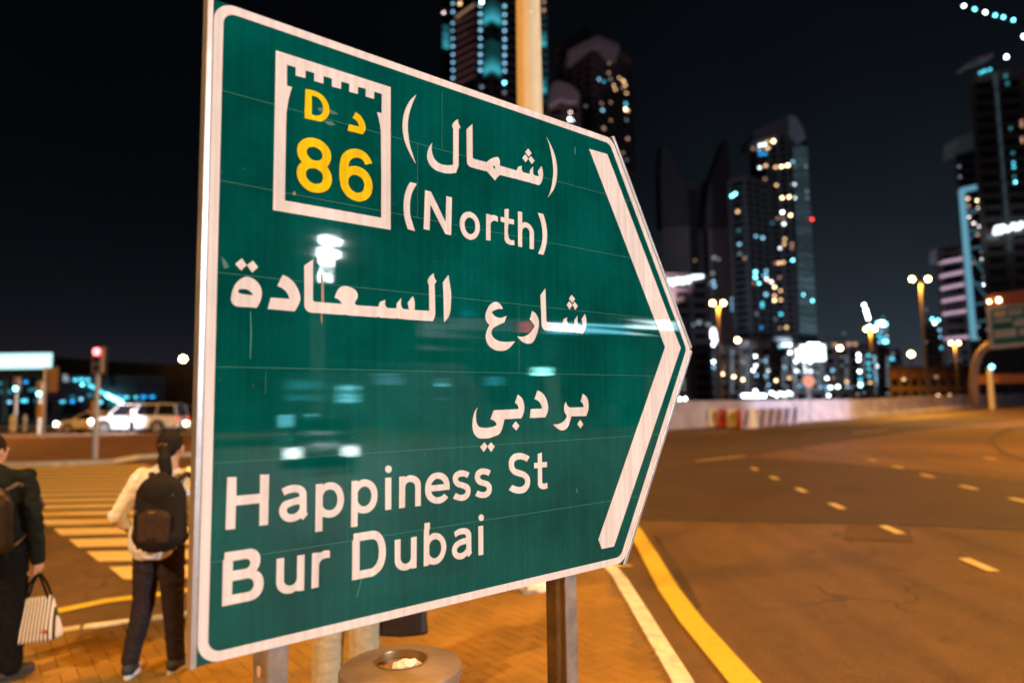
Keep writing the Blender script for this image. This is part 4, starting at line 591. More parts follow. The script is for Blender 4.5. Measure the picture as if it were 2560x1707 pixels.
# edge trims: L profile, thin lip flush with the face and a return to the back
def trim(p, q, inward, name='edge_trim'):
    p, q = Vector(p), Vector(q); o_ = -Vector(inward).normalized(); mb = MB(); t = .013
    a, b, c, d = p, q, q + o_ * t, p + o_ * t
    V = [(x.x, .0022, ZT - x.y) for x in (a, b, c, d)] + [(x.x, -.030, ZT - x.y) for x in (a, b, c, d)]
    mb.add(V, [(0, 1, 2, 3), (7, 6, 5, 4), (0, 4, 5, 1), (1, 5, 6, 2), (2, 6, 7, 3), (3, 7, 4, 0)])
    return bevel(mb.build(name, M_alu, sign), .0015, 2)
trim((-.0004, -.012), (-.0004, 1.404), (1, 0))
nr = Vector((.7, -.4)).normalized(); nr2 = Vector((.7, .4)).normalized()
trim((PS - .001 + .0005, -.006), (PW + .0005, .6985), (-nr.x, -nr.y))
trim((PW + .0005, .7015), (PS - .001 + .0005, 1.406), (-nr2.x, -nr2.y))
# rails and posts behind the board
for v in (.30, 1.08):
    mb = MB(); mb.box((.66, -.0355, ZT - v), (1.24, .018, .04)); mb.build('rail', M_steel, sign)
def post_mat():
    m = mat('post_steel', (.24, .215, .20), .5, .35, .45, 9, .12, 50, tint=(.36, .30, .27)); return m
M_post = post_mat()
for u0, u1 in ((.158, .208), (1.068, 1.121)):
    mb = MB(); mb.box(((u0 + u1) / 2, -.045 - .045, (ZT - .05 - .3) / 2), (u1 - u0, .09, ZT - .05 + .3)); p = mb.build('post', M_post, sign); bevel(p, .006, 3)
    for v in (.30, 1.08):
        b = MB(); b.cyl(((u0 + u1) / 2, -.136, ZT - v), ((u0 + u1) / 2, -.150, ZT - v), .012, n=6); b.build('bolt', M_steel, p)
    if u0 > 1:
        b = MB(); b.box((u1 + .0035, -.085, ZT - 1.66), (.004, .03, .16)); bevel(b.build('clamp_plate', M_dark, p), .001)
    else:
        b = MB(); b.cyl((u0 - .0003, -.09, ZT - 1.475), (u0 - .0018, -.09, ZT - 1.475), .0125, n=24); b.build('sticker', mat('sticker', (.62, .42, .36), .5), p)

# ------------------------------------------------------------------ litter bin
bin_p = thing('litter_bin', 'round steel litter bin with an open brass ring in its lid', 'litter bin', (-.425, 2.60, 0))
M_lid = mat('worn_bin_lid', (.22, .17, .145), .42, .35, .22, 7, .08, 40, tint=(.28, .22, .19))
M_binb = mat('bin_body', (.26, .24, .24), .45, .5, .25, 5)
M_brass = mat('brass_ring', (.38, .26, .12), .35, .8, .1, 20)
HB = .822
mb = MB(); mb.lathe([(.205, 0), (.205, .012), (.212, .012), (.212, HB - .055), (.207, HB - .055), (.207, HB - .045)], 64); smooth_by_angle(mb.build('body', M_binb, bin_p))
for z in (HB - .062, HB - .10): mb = MB(); mb.lathe([(.2125, z), (.2155, z + .004), (.2155, z + .010), (.2125, z + .014)], 64); mb.build('band', M_steel, bin_p)
mb = MB(); mb.lathe([(.200, HB - .042), (.222, HB - .042), (.225, HB - .036), (.225, HB - .016), (.221, HB - .008), (.210, HB - .003), (.098, HB + .014), (.098, HB - .02)], 72)
smooth_by_angle(mb.build('lid', M_lid, bin_p), 35)
mb = MB(); mb.lathe([(.0975, HB - .03), (.0975, HB + .012), (.0995, HB + .017), (.0945, HB + .018), (.0925, HB + .010), (.0925, HB - .03)], 64); smooth_by_angle(mb.build('opening_ring', M_brass, bin_p))
mb = MB(); mb.lathe([(.0885, HB - .012), (.086, HB - .018), (.0005, HB - .022)], 48); mb.build('ash_tray', mat('rusty_tray', (.30, .17, .08), .6, .3, .5, 25, .4, 60), bin_p)
bm = bmesh.new(); bmesh.ops.create_icosphere(bm, subdivisions=5, radius=1)
for v in bm.verts:
    q = v.co.copy(); k = 1 + .22 * noise.noise(q * 2.1) + .13 * noise.noise(q * 5.3 + Vector((3, 1, 2))) + .05 * abs(noise.noise(q * 12))
    v.co = Vector((q.x * .050 * k, q.y * .036 * k, q.z * .028 * k))
me = bpy.data.meshes.new('mesh'); bm.to_mesh(me); bm.free(); me.polygons.foreach_set('use_smooth', [True] * len(me.polygons))
o = link('crumpled_tissue', me, None, mat('white_tissue', (.85, .83, .78), .9, 0, .1, 30, .5, 80), 'white crumpled tissue lying in the brass opening of the bin lid', 'tissue')
o.location = (-.425 + .025, 2.60 - .022, HB - .004)
o = MB(); o.box((0, 0, .0004), (.022, .010, .0006)); o = o.build('scratch_mark', mat('brown_stain', (.08, .045, .03), .8), bin_p); o.location = (-.075, -.145, HB + .0022); o.rotation_euler = (R(-9), R(-5), .5)
for o in list(sign.children_recursive):
    if o.type == 'MESH' and not o.data.get('flipped'):
        o.data.transform(Matrix.Scale(-1, 4, (0, 1, 0))); o.data.flip_normals(); o.data['flipped'] = 1
sign.matrix_world = Matrix(((SU.x, -SN.x, 0, SP0.x), (SU.y, -SN.y, 0, SP0.y), (0, 0, 1, 0), (0, 0, 0, 1)))
# ------------------------------------------------------------------ street lamps
E_sod = emit('sodium_lens', (1.0, .56, .20), 46); E_led = emit('led_lens', (.85, .95, 1.0), 500)
E_sodn = emit('sodium_lens_near', (1.0, .6, .22), 60)
def street_lamp(label, x, y, z0, h, heads, r0=.15, r1=.09, arm=1.4, ang=0.0, lens=E_sod, light=None, col=SODIUM, group=None, lens_r=.28, tiltup=.35, polem=None, base=True):
    t = thing('street_lamp', label, 'street lamp', (x, y, z0), ang, group)
    far = not base
    polem = polem or M_pole
    mb = MB(); mb.cyl((0, 0, 0), (0, 0, h), r0, r1, 24); o = mb.build('pole', polem, t); smooth_by_angle(o)
    if base:
        mb = MB(); mb.box((0, 0, .012), (r0 * 3.2, r0 * 3.2, .024)); b = mb.build('base_plate', M_steel, t)
        for sx in (-1, 1):
            for sy in (-1, 1): m2 = MB(); m2.cyl((sx * r0 * 1.25, sy * r0 * 1.25, .024), (sx * r0 * 1.25, sy * r0 * 1.25, .06), .014, n=6); m2.build('bolt', M_steel, b)
    for s in ((-1, 1) if heads == 2 else (1,)):
        mb = MB(); mb.tube([(0, 0, h - .05), (s * arm * .5, 0, h + tiltup * .6), (s * arm, 0, h + tiltup)], [.05, .04, .035], 10); mb.build('arm', polem, t)
        ex = 0 if far else .35
        hd = MB(); hd.ball((s * (arm + ex), 0, h + tiltup + (lens_r if far else .02)), (max(.48, lens_r), .25 if not far else lens_r, .10), 16, 10); hh = hd.build('lamp_head', M_steel, t, smooth=True)
        ln = MB(); ln.ball((s * (arm + ex), 0, h + tiltup - .05), (lens_r, lens_r, lens_r * .9) if far else (lens_r, min(.2, lens_r), .09), 14, 8); ln.build('lens', lens, hh, smooth=True)
        if light: spot(t, (s * (arm + ex), 0, h + tiltup - .18 - (lens_r if far else 0)), light, col, .12, 165)
    return t
# the near column behind the sign, white footing under it
M_fpole = mat('far_pole_paint', (.055, .042, .040), .6)
M_cream = mat('cream_column_paint', (.80, .68, .46), .45, 0, .06, 1.5)
near_lamp = street_lamp('tall pale street lamp column right behind the green sign', .215, 6.78, 0, 11.5, 2, .155, .10, 1.6, R(20), E_sodn, 2700, SODIUM, polem=M_cream)
mb = MB(); mb.cyl((0, 0, .0), (0, 0, .07), .27, .255, 32); bevel(mb.build('footing', mat('white_footing', (.85, .83, .78), .7, 0, .08, 6), near_lamp), .012)
# lamps out of frame that light the corner: one to the left behind, one added at the right to warm the sign, one white lamp
street_lamp('street lamp behind the people on the left, above the frame', -9.5, -6.5, 0, 10.5, 1, .12, .08, 1.4, R(40), E_sodn, 12500, (1.0, .60, .27))
street_lamp('unseen street lamp added at the right to light the sign orange', 10.5, -13.5, RZ, 11.5, 1, .12, .08, 1.4, R(150), E_sodn, 15500, SODIUM)
led = street_lamp('white street lamp whose glare shows in the sign', 31.5, -14.2, RZ, 10.4, 1, .13, .09, .5, R(116), E_led, None, LED, lens_r=.10)
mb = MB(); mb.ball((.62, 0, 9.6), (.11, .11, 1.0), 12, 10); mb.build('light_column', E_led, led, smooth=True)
point(led, (.9, 0, 10.0), 36000, LED, .10)
G_l = 'street lamps standing along the far roads'
def lamp_px(label, px, py, h, heads, z0=RZ, power=None, ang=0.0, arm=1.0, r0=.16, r1=.10, lens_r=.42):
    lens_r *= .62
    d = ray(px, py); y = (z0 + h - CAMH) / (d.z / d.y); p = at(px, py, y)
    return street_lamp(label, p.x, p.y, z0, h - .3, heads, r0, r1, arm, ang, E_sod, power, SODIUM, G_l, lens_r, .3, polem=M_fpole, base=False)
lamp_px('twin headed sodium street lamp, tallest on the right, beside the pale parapet', 2300, 697, 15.4, 2, arm=.92, power=14000, lens_r=.40, r0=.17, r1=.13)
lamp_px('twin headed sodium street lamp nearest the tip of the sign arrow', 1795, 757, 14, 2, arm=.68, power=14000, r0=.15, r1=.12, lens_r=.42)
lamp_px('single headed sodium lamp just right of the lamp beside the arrow tip', 1842, 850, 14, 1, power=22000, arm=.15, lens_r=.7, r0=.2, r1=.16)
lamp_px('single headed sodium lamp right of the glowing white billboard', 2098, 870, 14, 1, power=22000, arm=.15, lens_r=.85, r0=.25, r1=.2)
lamp_px('twin headed sodium lamp below the string of white crane lights', 2176, 822, 14, 2, power=12000, arm=.75, lens_r=.52, r0=.2, r1=.16)
lamp_px('small sodium lamp low in the gap left of the tallest right lamp', 2275, 885, 14, 1, arm=.3, lens_r=1.2, r0=.35, r1=.28)
lamp_px('twin headed sodium lamp under the striped pink building', 2387, 857, 14, 2, power=14000, arm=.85, lens_r=.5, r0=.25, r1=.2)
lamp_px('single sodium lamp just left of the curved gantry leg', 2420, 910, 14, 1, arm=.3, lens_r=1.3, r0=.4, r1=.3)
lamp_px('twin headed sodium lamp directly under the overhead gantry sign', 2516, 878, 14, 2, arm=.85, lens_r=.5, r0=.25, r1=.2)
lamp_px('small sodium lamp low beneath the gantry sign', 2503, 919, 14, 1, arm=.3, lens_r=1.6, r0=.4, r1=.3)
lamp_px('small sodium lamp at the very right edge under the gantry sign', 2549, 924, 14, 1, arm=.3, lens_r=1.6, r0=.4, r1=.3)
lamp_px('lone sodium lamp high over the dark hillside left of the sign', 455, 897, 14, 1, arm=.3, lens_r=1.3, r0=.2, r1=.15)
lamp_px('left one of two small lamps beside the red traffic light', 238, 945, 14, 1, arm=.3, lens_r=1.7, r0=.4, r1=.3)
lamp_px('right one of two small lamps beside the red traffic light', 267, 957, 14, 1, arm=.3, lens_r=1.8, r0=.4, r1=.3)
# lamps out of view whose light falls on the roads in view
for lb, x, y, rz, pw in (('street lamp over the crossing, out of view behind the sign', -4.0, 31.0, 0, 5500), ('street lamp by the waiting cars, left of the frame', -36.0, 36.0, 0, 9000),
                         ('street lamp on the right verge, out of view', 27.0, 17.0, 90, 22000), ('street lamp beyond the right edge of the road, out of view', 46.0, 40.0, 90, 30000)):
    street_lamp(lb, x, y, RZ, 12, 2, .14, .09, 1.4, R(rz), E_sod, pw, SODIUM)

# ------------------------------------------------------------------ traffic signals on the left
M_sig = mat('signal_housing', (.30, .22, .17), .5, 0, .1, 5); M_visor = mat('signal_visor', (.05, .03, .025), .5)
E_red = emit('red_signal', (1.0, .05, .06), 26); E_grn = emit('green_signal', (.12, 1.0, .75), 22); E_off = mat('unlit_signal', (.07, .03, .02), .3)
def signal(label, px, pyb, ptop, red, ang=0.0, box=None, s=1.0, heads=3):
    b = ground(px, pyb, RZ + .1); y = b.y; top = at(px, ptop, y).z
    t = thing('traffic_light', label, 'traffic light', (b.x, y, RZ + .1), ang, 'traffic lights on the far side of the crossing')
    H = top - (RZ + .1)
    mb = MB(); mb.cyl((0, 0, 0), (0, 0, H - .1), .095 * s, .075 * s, 16); smooth_by_angle(mb.build('pole', M_pole, t))
    hh = .92 * s; zc = H - hh / 2
    mb = MB(); mb.box((.06, -.10, zc), (.36 * s, .20 * s, hh)); h = bevel(mb.build('signal_head', M_sig, t), .02)
    mb = MB(); mb.box((.06, .02, zc), (.52 * s, .02, hh * 1.12)); bevel(mb.build('backing_board', M_visor, t), .01)
    for k in range(3):
        z = zc + (1 - k) * .29 * s; lit = (k == 0 and red) or (k == 2 and not red)
        mb = MB(); mb.cyl((.06, -.10 - .10 * s, z), (.06, -.10 - .13 * s, z), .11 * s, n=24); mb.build('lens', (E_red if red else E_grn) if lit else E_off, h)
        mb = MB(); mb.tube([(.06 + .125 * s * math.cos(a), -.10 - .10 * s, z + .125 * s * math.sin(a)) for a in np.linspace(-.4, math.pi + .4, 12)], .008, 5); mb.build('visor_rim', M_visor, h)
    if box:
        mb = MB(); mb.box((-.09, -.02, box), (.16, .12, .50)); bevel(mb.build('push_button_box', mat('orange_box', (.75, .30, .03), .5), t), .02)
    return t
signal('traffic light showing red on the paved island between the crossing and the white car', 236, 1146, 868, True, box=1.75)
signal('traffic light showing green at the far left edge', 37, 1079, 944, False, s=1.1)
signal('traffic light showing a small green lamp beside the tan board', 96, 1085, 955, False, s=1.05)
b = ground(107, 1092, RZ + .1); t = thing('sign_board', 'plain tan board seen edge on, on a post at the far left', 'sign board', (b.x, b.y, RZ + .1))
mb = MB(); mb.cyl((0, 0, 0), (0, 0, 4.25), .11, .09, 12); mb.build('post', M_pole, t)
mb = MB(); mb.box((.50, 0, 3.45), (.62, .08, 1.5)); bevel(mb.build('panel', mat('tan_board', (.13, .075, .05), .7, 0, .1, 3), t), .02)
mb = MB(); mb.box((-.2, -.05, 1.6), (.36, .08, .8)); bevel(mb.build('small_plate', mat('amber_plate', (.3, .14, .03), .6), t), .02)
M_boll = mat('bollard_paint', (.62, .56, .52), .5, 0, .1, 5)
for px, py, nm in ((38, 1078, 'pale'), (71, 1077, 'pale'), (111, 1078, 'pale')):
    b = ground(px, py, RZ + .1); t = thing('bollard', {38: 'pale bollard furthest left on the far kerb', 71: 'middle pale bollard on the far kerb at the left', 111: 'pale bollard beside the tan board post'}[px], 'bollard', (b.x, b.y - .4, RZ + .1), 0, 'bollards on the far left kerb')
    mb = MB(); mb.lathe([(.16, 0), (.13, .05), (.12, 1.15), (.09, 1.25), (.001, 1.28)], 20); smooth_by_angle(mb.build('shaft', M_boll, t))
    mb = MB(); mb.lathe([(.1215, .85), (.124, .86), (.124, 1.02), (.1205, 1.03)], 20); mb.build('reflective_band', mat('band_white', (.8, .8, .85), .4), t)

# ------------------------------------------------------------------ cars
M_glass = mat('car_glass', (.012, .012, .014), .08, 0, spec=.8)
M_rim = mat('wheel_rim', (.6, .6, .62), .25, .8)
E_head = emit('headlight', (1.0, .90, .70), 45); E_tail = emit('tail_light', (1.0, .08, .03), 2.5); E_headc = emit('headlight_cool', (.8, .95, 1.0), 45)
def car(label, x, y, ang, paint, L, W, H, wb, kind='suv', head=E_head, tail=E_tail, lights=True):
    t = thing('car', label, 'car', (x, y, RZ), ang, 'vehicles waiting across the junction')
    wr = .38 * H / 1.75 if kind == 'suv' else .33
    z0, zb = wr * .62, H * (.60 if kind == 'suv' else .62)
    if kind == 'suv': prof = [(-.5, .50, .30), (-.492, .86, .0), (-.40, .98, .0), (-.27, 1.0, 0), (0, 1.0, 0), (.30, 1.0, 0), (.44, 1.0, 0), (.49, .9, 0), (.5, .5, .3)]
    else: prof = [(-.5, .55, .2), (-.48, .80, 0), (-.36, .93, 0), (-.24, 1.0, 0), (0, 1.0, 0), (.25, 1.0, 0), (.36, 1.02, 0), (.48, .98, 0), (.5, .6, .2)]
    V = []; F = []; nr_ = 10
    for fx, tz, q in prof:
        X = fx * L; hw = W / 2 * (1 - .10 * (abs(fx) * 2) ** 4); top = z0 + (zb - z0) * tz; lo = z0 + .02 + (.10 if q else 0)
        ring = [(-hw * .86, lo), (-hw * .98, lo + .10), (-hw, (lo + top) / 2), (-hw * .97, top - .08), (-hw * .84, top), (hw * .84, top), (hw * .97, top - .08), (hw, (lo + top) / 2), (hw * .98, lo + .10), (hw * .86, lo)]
        V += [(X, yy, zz) for yy, zz in ring]
    for i in range(len(prof) - 1): F += [(i * nr_ + k, i * nr_ + (k + 1) % nr_, (i + 1) * nr_ + (k + 1) % nr_, (i + 1) * nr_ + k) for k in range(nr_)]
    F += [tuple(range(nr_))[::-1], tuple(range((len(prof) - 1) * nr_, len(prof) * nr_))]
    body = link('body', mesh(V, F, False, True), t, paint); bevel(body, .04, 3); smooth_by_angle(body, 50)
    g0, g1, r0_, r1_ = ((-.30, .485, -.17, .455) if kind == 'suv' else (-.26, .40, -.10, .24))
    def cage(ins, zt, zbase=zb - .03): 
        w0, w1 = W / 2 * .86 - ins, W / 2 * .74 - ins
        return [(g0 * L + ins, -w0, zbase), (g1 * L - ins, -w0, zbase), (g1 * L - ins, w0, zbase), (g0 * L + ins, w0, zbase), (r0_ * L + ins, -w1, zt), (r1_ * L - ins, -w1, zt), (r1_ * L - ins, w1, zt), (r0_ * L + ins, w1, zt)]
    V = cage(.012, H - .05); F = [(0, 1, 2, 3), (4, 7, 6, 5), (0, 4, 5, 1), (1, 5, 6, 2), (2, 6, 7, 3), (3, 7, 4, 0)]
    link('window', mesh(V, F, False, True), t, M_glass)
    rf = MB(); c = cage(-.01, H - .06); rf.add([(a * 1.0, b, H - .075) for a, b, _ in c[4:]] + [(a * .985, b * .93, H) for a, b, _ in c[4:]], [(3, 2, 1, 0), (4, 5, 6, 7), (0, 1, 5, 4), (1, 2, 6, 5), (2, 3, 7, 6), (3, 0, 4, 7)])
    bevel(rf.build('roof', paint, t), .03, 2)
    for s in (-1, 1):
        for f in (0, .36, .70, 1.0):
            p0 = Vector(c[0]) * (1 - f) + Vector(c[1]) * f; p1 = Vector(c[4]) * (1 - f) + Vector(c[5]) * f
            mb = MB(); mb.bar((p0.x, s * abs(p0.y), p0.z), (p1.x, s * abs(p1.y), H - .06), .085, .05); mb.build('pillar', paint, t)
        mb = MB(); mb.box((g0 * L + .35, s * (W / 2 + .09), zb + .05), (.14, .18, .13)); bevel(mb.build('mirror', paint, t), .03)
        mb = MB(); mb.box((-.478 * L, s * W * .40, z0 + (zb - z0) * .62), (.20, W * .17, .20)); bevel(mb.build('headlight', head if lights else M_glass, t), .02)
        mb = MB(); mb.box((.492 * L, s * W * .40, z0 + (zb - z0) * .70), (.07, W * .10, .34)); bevel(mb.build('tail_light', tail, t), .02)
        for wx in (-wb / 2 - .02 * L, wb / 2 - .02 * L):
            mb = MB(); yy = s * (W / 2 - .09)
            mb.cyl((wx, yy - .12, wr), (wx, yy + .12, wr), wr, n=28); w_ = bevel(mb.build('wheel', M_rubber, t), .03, 2)
            mb = MB(); yo = yy + s * .122
            for k in range(6):
                a = k * math.pi / 3; mb.bar((wx, yo, wr), (wx + math.cos(a) * wr * .62, yo, wr + math.sin(a) * wr * .62), .06, .03)
            mb.cyl((wx, yo - .01 * s, wr), (wx, yo + .006 * s, wr), wr * .66, n=24); mb.build('rim', M_rim, w_)
            ar = MB(); ar.tube([(wx + math.cos(a) * (wr + .05), s * (W / 2 - .005), wr + math.sin(a) * (wr + .05)) for a in np.linspace(0, math.pi, 12)], .035, 6); ar.build('wheel_arch', M_black, t)
        mb = MB(); mb.box((-.05 * L, s * (W / 2 + .001), zb - .12), (L * .55, .012, .015)); mb.build('door_trim', M_black, t)
    mb = MB(); mb.box((-.498 * L, 0, z0 + .16), (.08, W * .8, .16)); bevel(mb.build('bumper', M_black, t), .02)
    mb = MB(); mb.box((-.497 * L, 0, z0 + (zb - z0) * .55), (.05, W * .42, .16)); bevel(mb.build('grille', M_black, t), .01)
    return t
M_wcar = mat('white_car_paint', (.80, .79, .80), .25, 0, coat=1.0, coat_r=.05); M_scar = mat('silver_car_paint', (.60, .55, .50), .3, .2, coat=1.0)
p1 = ground(335, 1073, RZ)
SX = -29.3; SY = 50.5
car('large white off-road car stopped broadside behind the red traffic light', -26.4, 48.4, R(2), M_wcar, 6.0, 2.1, 2.05, 3.6, 'suv')
car('silver saloon half hidden in front of the white off-road car, headlights on', -30.95, 50.8, R(6), M_scar, 5.0, 1.85, 1.55, 2.9, 'saloon', head=E_headc)
car('car mostly hidden by the left edge of the sign with one headlight showing', -19.6, 46.8, R(4), M_scar, 4.9, 1.9, 1.6, 2.8, 'saloon')
# the car whose headlights show as small glares low in the sign
c4 = car('dark car on the road to the right, out of frame, facing the corner', 17.5, -7.2, R(-28), mat('dark_car_paint', (.03, .03, .035), .25, 0, coat=1), 4.7, 1.85, 1.5, 2.8, 'saloon', head=emit('headlight_near', (.80, 1.0, 1.0), 80))
def beam(o, loc, aim, power, col, angle):
    s_ = spot(o, loc, power, col, .12, angle); s_.rotation_euler = Vector(aim).to_track_quat('-Z', 'Y').to_euler(); return s_
c3 = [o_ for o_ in COL.objects if o_.get('category') == 'car' and o_.get('label', '').startswith('car mostly hidden')][0]
beam(c3, (-3.2, -1.6, 1.3), (-1, .18, -.02), 9000, (.85, .88, 1.0), 75)
c5 = car('white car right of the frame with its headlights on the pale parapet', 38.5, 29.5, R(-56), M_wcar, 4.7, 1.85, 1.5, 2.8, 'saloon')
beam(c5, (-2.6, 0, .75), (-1, 0, .02), 28000, (.84, .84, 1.0), 40)

# ------------------------------------------------------------------ parapet, barriers, small sign
par = thing('parapet_wall', 'long pale concrete parapet along the far side of the road', 'wall')
pp = [(1180, 1112), (1380, 1096), (1560, 1083), (1690, 1072), (2000, 1054), (2160, 1044), (2315, 1031), (2450, 1019), (2560, 1011), (2760, 1003)]
G2 = []
for i, (x, y) in enumerate(pp):
    zt = 1002 - 4.5 * (x - 1690) / 470; b = ground(x, y, RZ); tp = at(x, zt if x < 2200 else 994 - (x - 2160) * .026, b.y); G2.append((b, tp.z))
segs = []
for (a, za), (b, zb_) in zip(G2, G2[1:]):
    L = (b - a).length; n_ = max(1, int(L / 6))
    for k in range(n_):
        t0, t1 = k / n_, (k + 1) / n_; segs.append((a.lerp(b, t0), a.lerp(b, t1), za + (zb_ - za) * t0, za + (zb_ - za) * t1))
M_par = mat('parapet_concrete', (.50, .47, .58), .85, 0, .30, .7, .1, 20)
for a, b, z0_, z1_ in segs:
    d = (b - a).normalized(); nn = Vector((-d.y, d.x, 0)); a2, b2 = a + d * .03, b - d * .03; V = []
    for p, z in ((a2, z0_), (b2, z1_)):
        for o_, zz in ((-.30, RZ), (-.30, RZ + .12), (-.12, RZ + .55), (-.10, z), (.12, z), (.12, RZ)):
            V.append((p.x - nn.x * -o_, p.y - nn.y * -o_, zz))
    F = [(i, (i + 1) % 6, 6 + (i + 1) % 6, 6 + i) for i in range(6)] + [(0, 1, 2, 3, 4, 5), (11, 10, 9, 8, 7, 6)]
    link('parapet_segment', mesh(V, F, False, True), par, M_par)
def jersey(label, x, y, ang, L, H, m, group, stripe=None):
    t = thing('road_barrier', label, 'road barrier', (x, y, RZ), ang, group)
    V = []; pr = [(-.28, 0), (-.28, .12), (-.13, .42), (-.09, H), (.09, H), (.13, .42), (.28, .12), (.28, 0)]
    for X in (-L / 2, L / 2): V += [(X, a, z) for a, z in pr]
    F = [(i, (i + 1) % 8, 8 + (i + 1) % 8, 8 + i) for i in range(8)] + [tuple(range(8)), tuple(range(8, 16))[::-1]]
    bevel(link('body', mesh(V, F, False, True), t, m), .03, 2)
    mb = MB(); mb.cyl((0, 0, H), (0, 0, H + .05), .06, n=12); mb.build('filler_cap', M_black, t)
    for s in (-1, 1): mb = MB(); mb.box((s * L * .3, 0, .06), (L * .14, .58, .08)); mb.build('forklift_slot', M_black, t)
    if stripe:
        mb = MB(); mb.add([(-L * .30, -.292, .03), (-L * .05, -.292, .03), (L * .35, -.102, H - .04), (L * .08, -.102, H - .04)] + [(-L * .30, -.27, .03), (-L * .05, -.27, .03), (L * .35, -.08, H - .04), (L * .08, -.08, H - .04)], [(0, 1, 2, 3), (7, 6, 5, 4), (0, 4, 5, 1), (1, 5, 6, 2), (2, 6, 7, 3), (3, 7, 4, 0)])
        mb.build('stripe', stripe, t)
    return t
M_pr = mat('red_plastic', (.55, .06, .03), .5); M_pw = mat('white_plastic', (.85, .80, .62), .5); M_plw = mat('lilac_white_plastic', (.66, .58, .74), .5); M_navy = mat('navy_stripe', (.06, .05, .13), .5)
names = ['first', 'second', 'third', 'fourth', 'fifth', 'sixth']
for k in range(6):
    px = 1757 + 24.5 * k; b = ground(px, 1067 + k * .8, RZ)
    jersey(('red' if k % 2 == 0 else 'white') + ' plastic barrier, ' + names[k] + ' from the sign in the red and white row', b.x, b.y, R(8), .56, 1.18, M_pr if k % 2 == 0 else M_pw, 'red and white plastic barriers in a row')
names = ['nearest', 'second', 'third', 'fourth', 'fifth', 'sixth', 'last']
for k in range(7):
    px = 1866 + 20.5 * k; b = ground(px, 1072 - k * 2.2, RZ)
    jersey('pale barrier with a dark slanted stripe, ' + names[k] + ' along the pale row from the left', b.x, b.y, R(-25), .50, 1.15, M_plw, 'pale barriers with dark slanted stripes', M_navy)
b = at(2021, 949, 49); t = thing('round_sign', 'round orange road sign on a thin post beyond the parapet', 'road sign', (b.x, b.y, RZ))
mb = MB(); mb.cyl((0, .05, 0), (0, .05, b.z), .05, n=12); mb.build('post', M_steel, t)
mb = MB(); mb.cyl((0, -.02, b.z), (0, .01, b.z), .40, n=32); mb.build('disc', mat('orange_disc', (.75, .22, .08), .5), t)
mb = MB(); mb.lathe([(.40, -.015), (.42, -.015), (.42, .015), (.40, .015)], 32); rr = mb.build('rim', M_steel, t); rr.rotation_euler = (R(90), 0, 0); rr.location = (0, 0, b.z)

# ------------------------------------------------------------------ overhead gantry sign at the right edge
gd = 68.0
P0 = at(2440, 1000, gd); P1 = at(2447, 880, gd); P2 = at(2478, 858, gd + .5)
gan = thing('gantry_sign', 'overhead green and brown direction panel on a curved leg at the right edge', 'overhead sign', (P0.x, P0.y, RZ))
def gl(px, py, y=gd): v = at(px, py, y); return (v.x - P0.x, v.y - P0.y, v.z - RZ)
mb = MB(); arc = [gl(2438, 1010), gl(2434, 960), gl(2438, 915), gl(2450, 882), gl(2470, 862), gl(2500, 852), gl(2560, 848), gl(2700, 842)]
mb.tube(arc, [.42, .38, .36, .35, .34, .32, .3, .3], 14); o = mb.build('curved_leg', mat('gantry_paint', (.30, .20, .16), .6), gan, smooth=True)
M_brown = mat('brown_panel', (.30, .075, .03), .6, 0, .1, .6); M_gp = mat('green_panel', (.01, .12, .075), .5); M_pt = mat('cream_panel', (.45, .40, .32), .6)
def gpanel(name, pts, off, m, th=.12, y=gd):
    f = [Vector(gl(px, py, y - .9)) + Vector((0, -off, 0)) for px, py in pts]; k = len(f); b_ = [p + Vector((0, th, 0)) for p in f]
    return link(name, mesh(f + b_, [tuple(range(k)), tuple(range(k, 2 * k))[::-1]] + [(i, (i + 1) % k, k + (i + 1) % k, k + i) for i in range(k)], False, True), gan, m)
gpanel('header_panel', [(2464, 738), (2700, 704), (2700, 748), (2467, 768)], 0, M_brown)
gpanel('panel_frame', [(2466, 768.5), (2700, 748.5), (2700, 850), (2476, 873)], 0, M_pt)
gpanel('green_board', [(2476, 772), (2700, 753), (2700, 842), (2484, 862)], .04, M_gp, .03)
gpanel('route_square', [(2482, 778), (2512, 775), (2513, 792), (2484, 795)], .10, M_pt, .05); gpanel('yellow_plate', [(2491, 778), (2503, 777), (2504, 787), (2492, 788)], .16, mat('amber_panel', (.7, .36, .02), .5), .05)
for q in ([(2518, 775), (2556, 772), (2556, 779), (2518, 782)], [(2484, 800), (2528, 796), (2528, 803), (2484, 807)], [(2536, 797), (2600, 792), (2600, 800), (2537, 804)], [(2530, 806), (2566, 803), (2566, 813), (2532, 816)],
          [(2484, 826), (2538, 821), (2540, 841), (2485, 846)], [(2546, 822), (2572, 820), (2573, 836), (2547, 838)], [(2518, 785), (2554, 782), (2554, 787), (2518, 790)]): gpanel('legend_block', q, .10, M_pt, .05)
for px, py, r_ in ((2473, 754, .16), (2497, 750, .22)):
    c_ = Vector(gl(px, py, gd - 1.3)); mb = MB(); mb.ball(c_, (r_, .12, r_), 14, 8); l_ = mb.build('sign_lamp', emit('warm_lamp', (1.0, .62, .32), 14), gan, smooth=True)
    mb = MB(); mb.bar(c_ + Vector((0, .1, -.1)), c_ + Vector((0, .5, -.5)), .06); mb.build('lamp_arm', M_dark, gan)
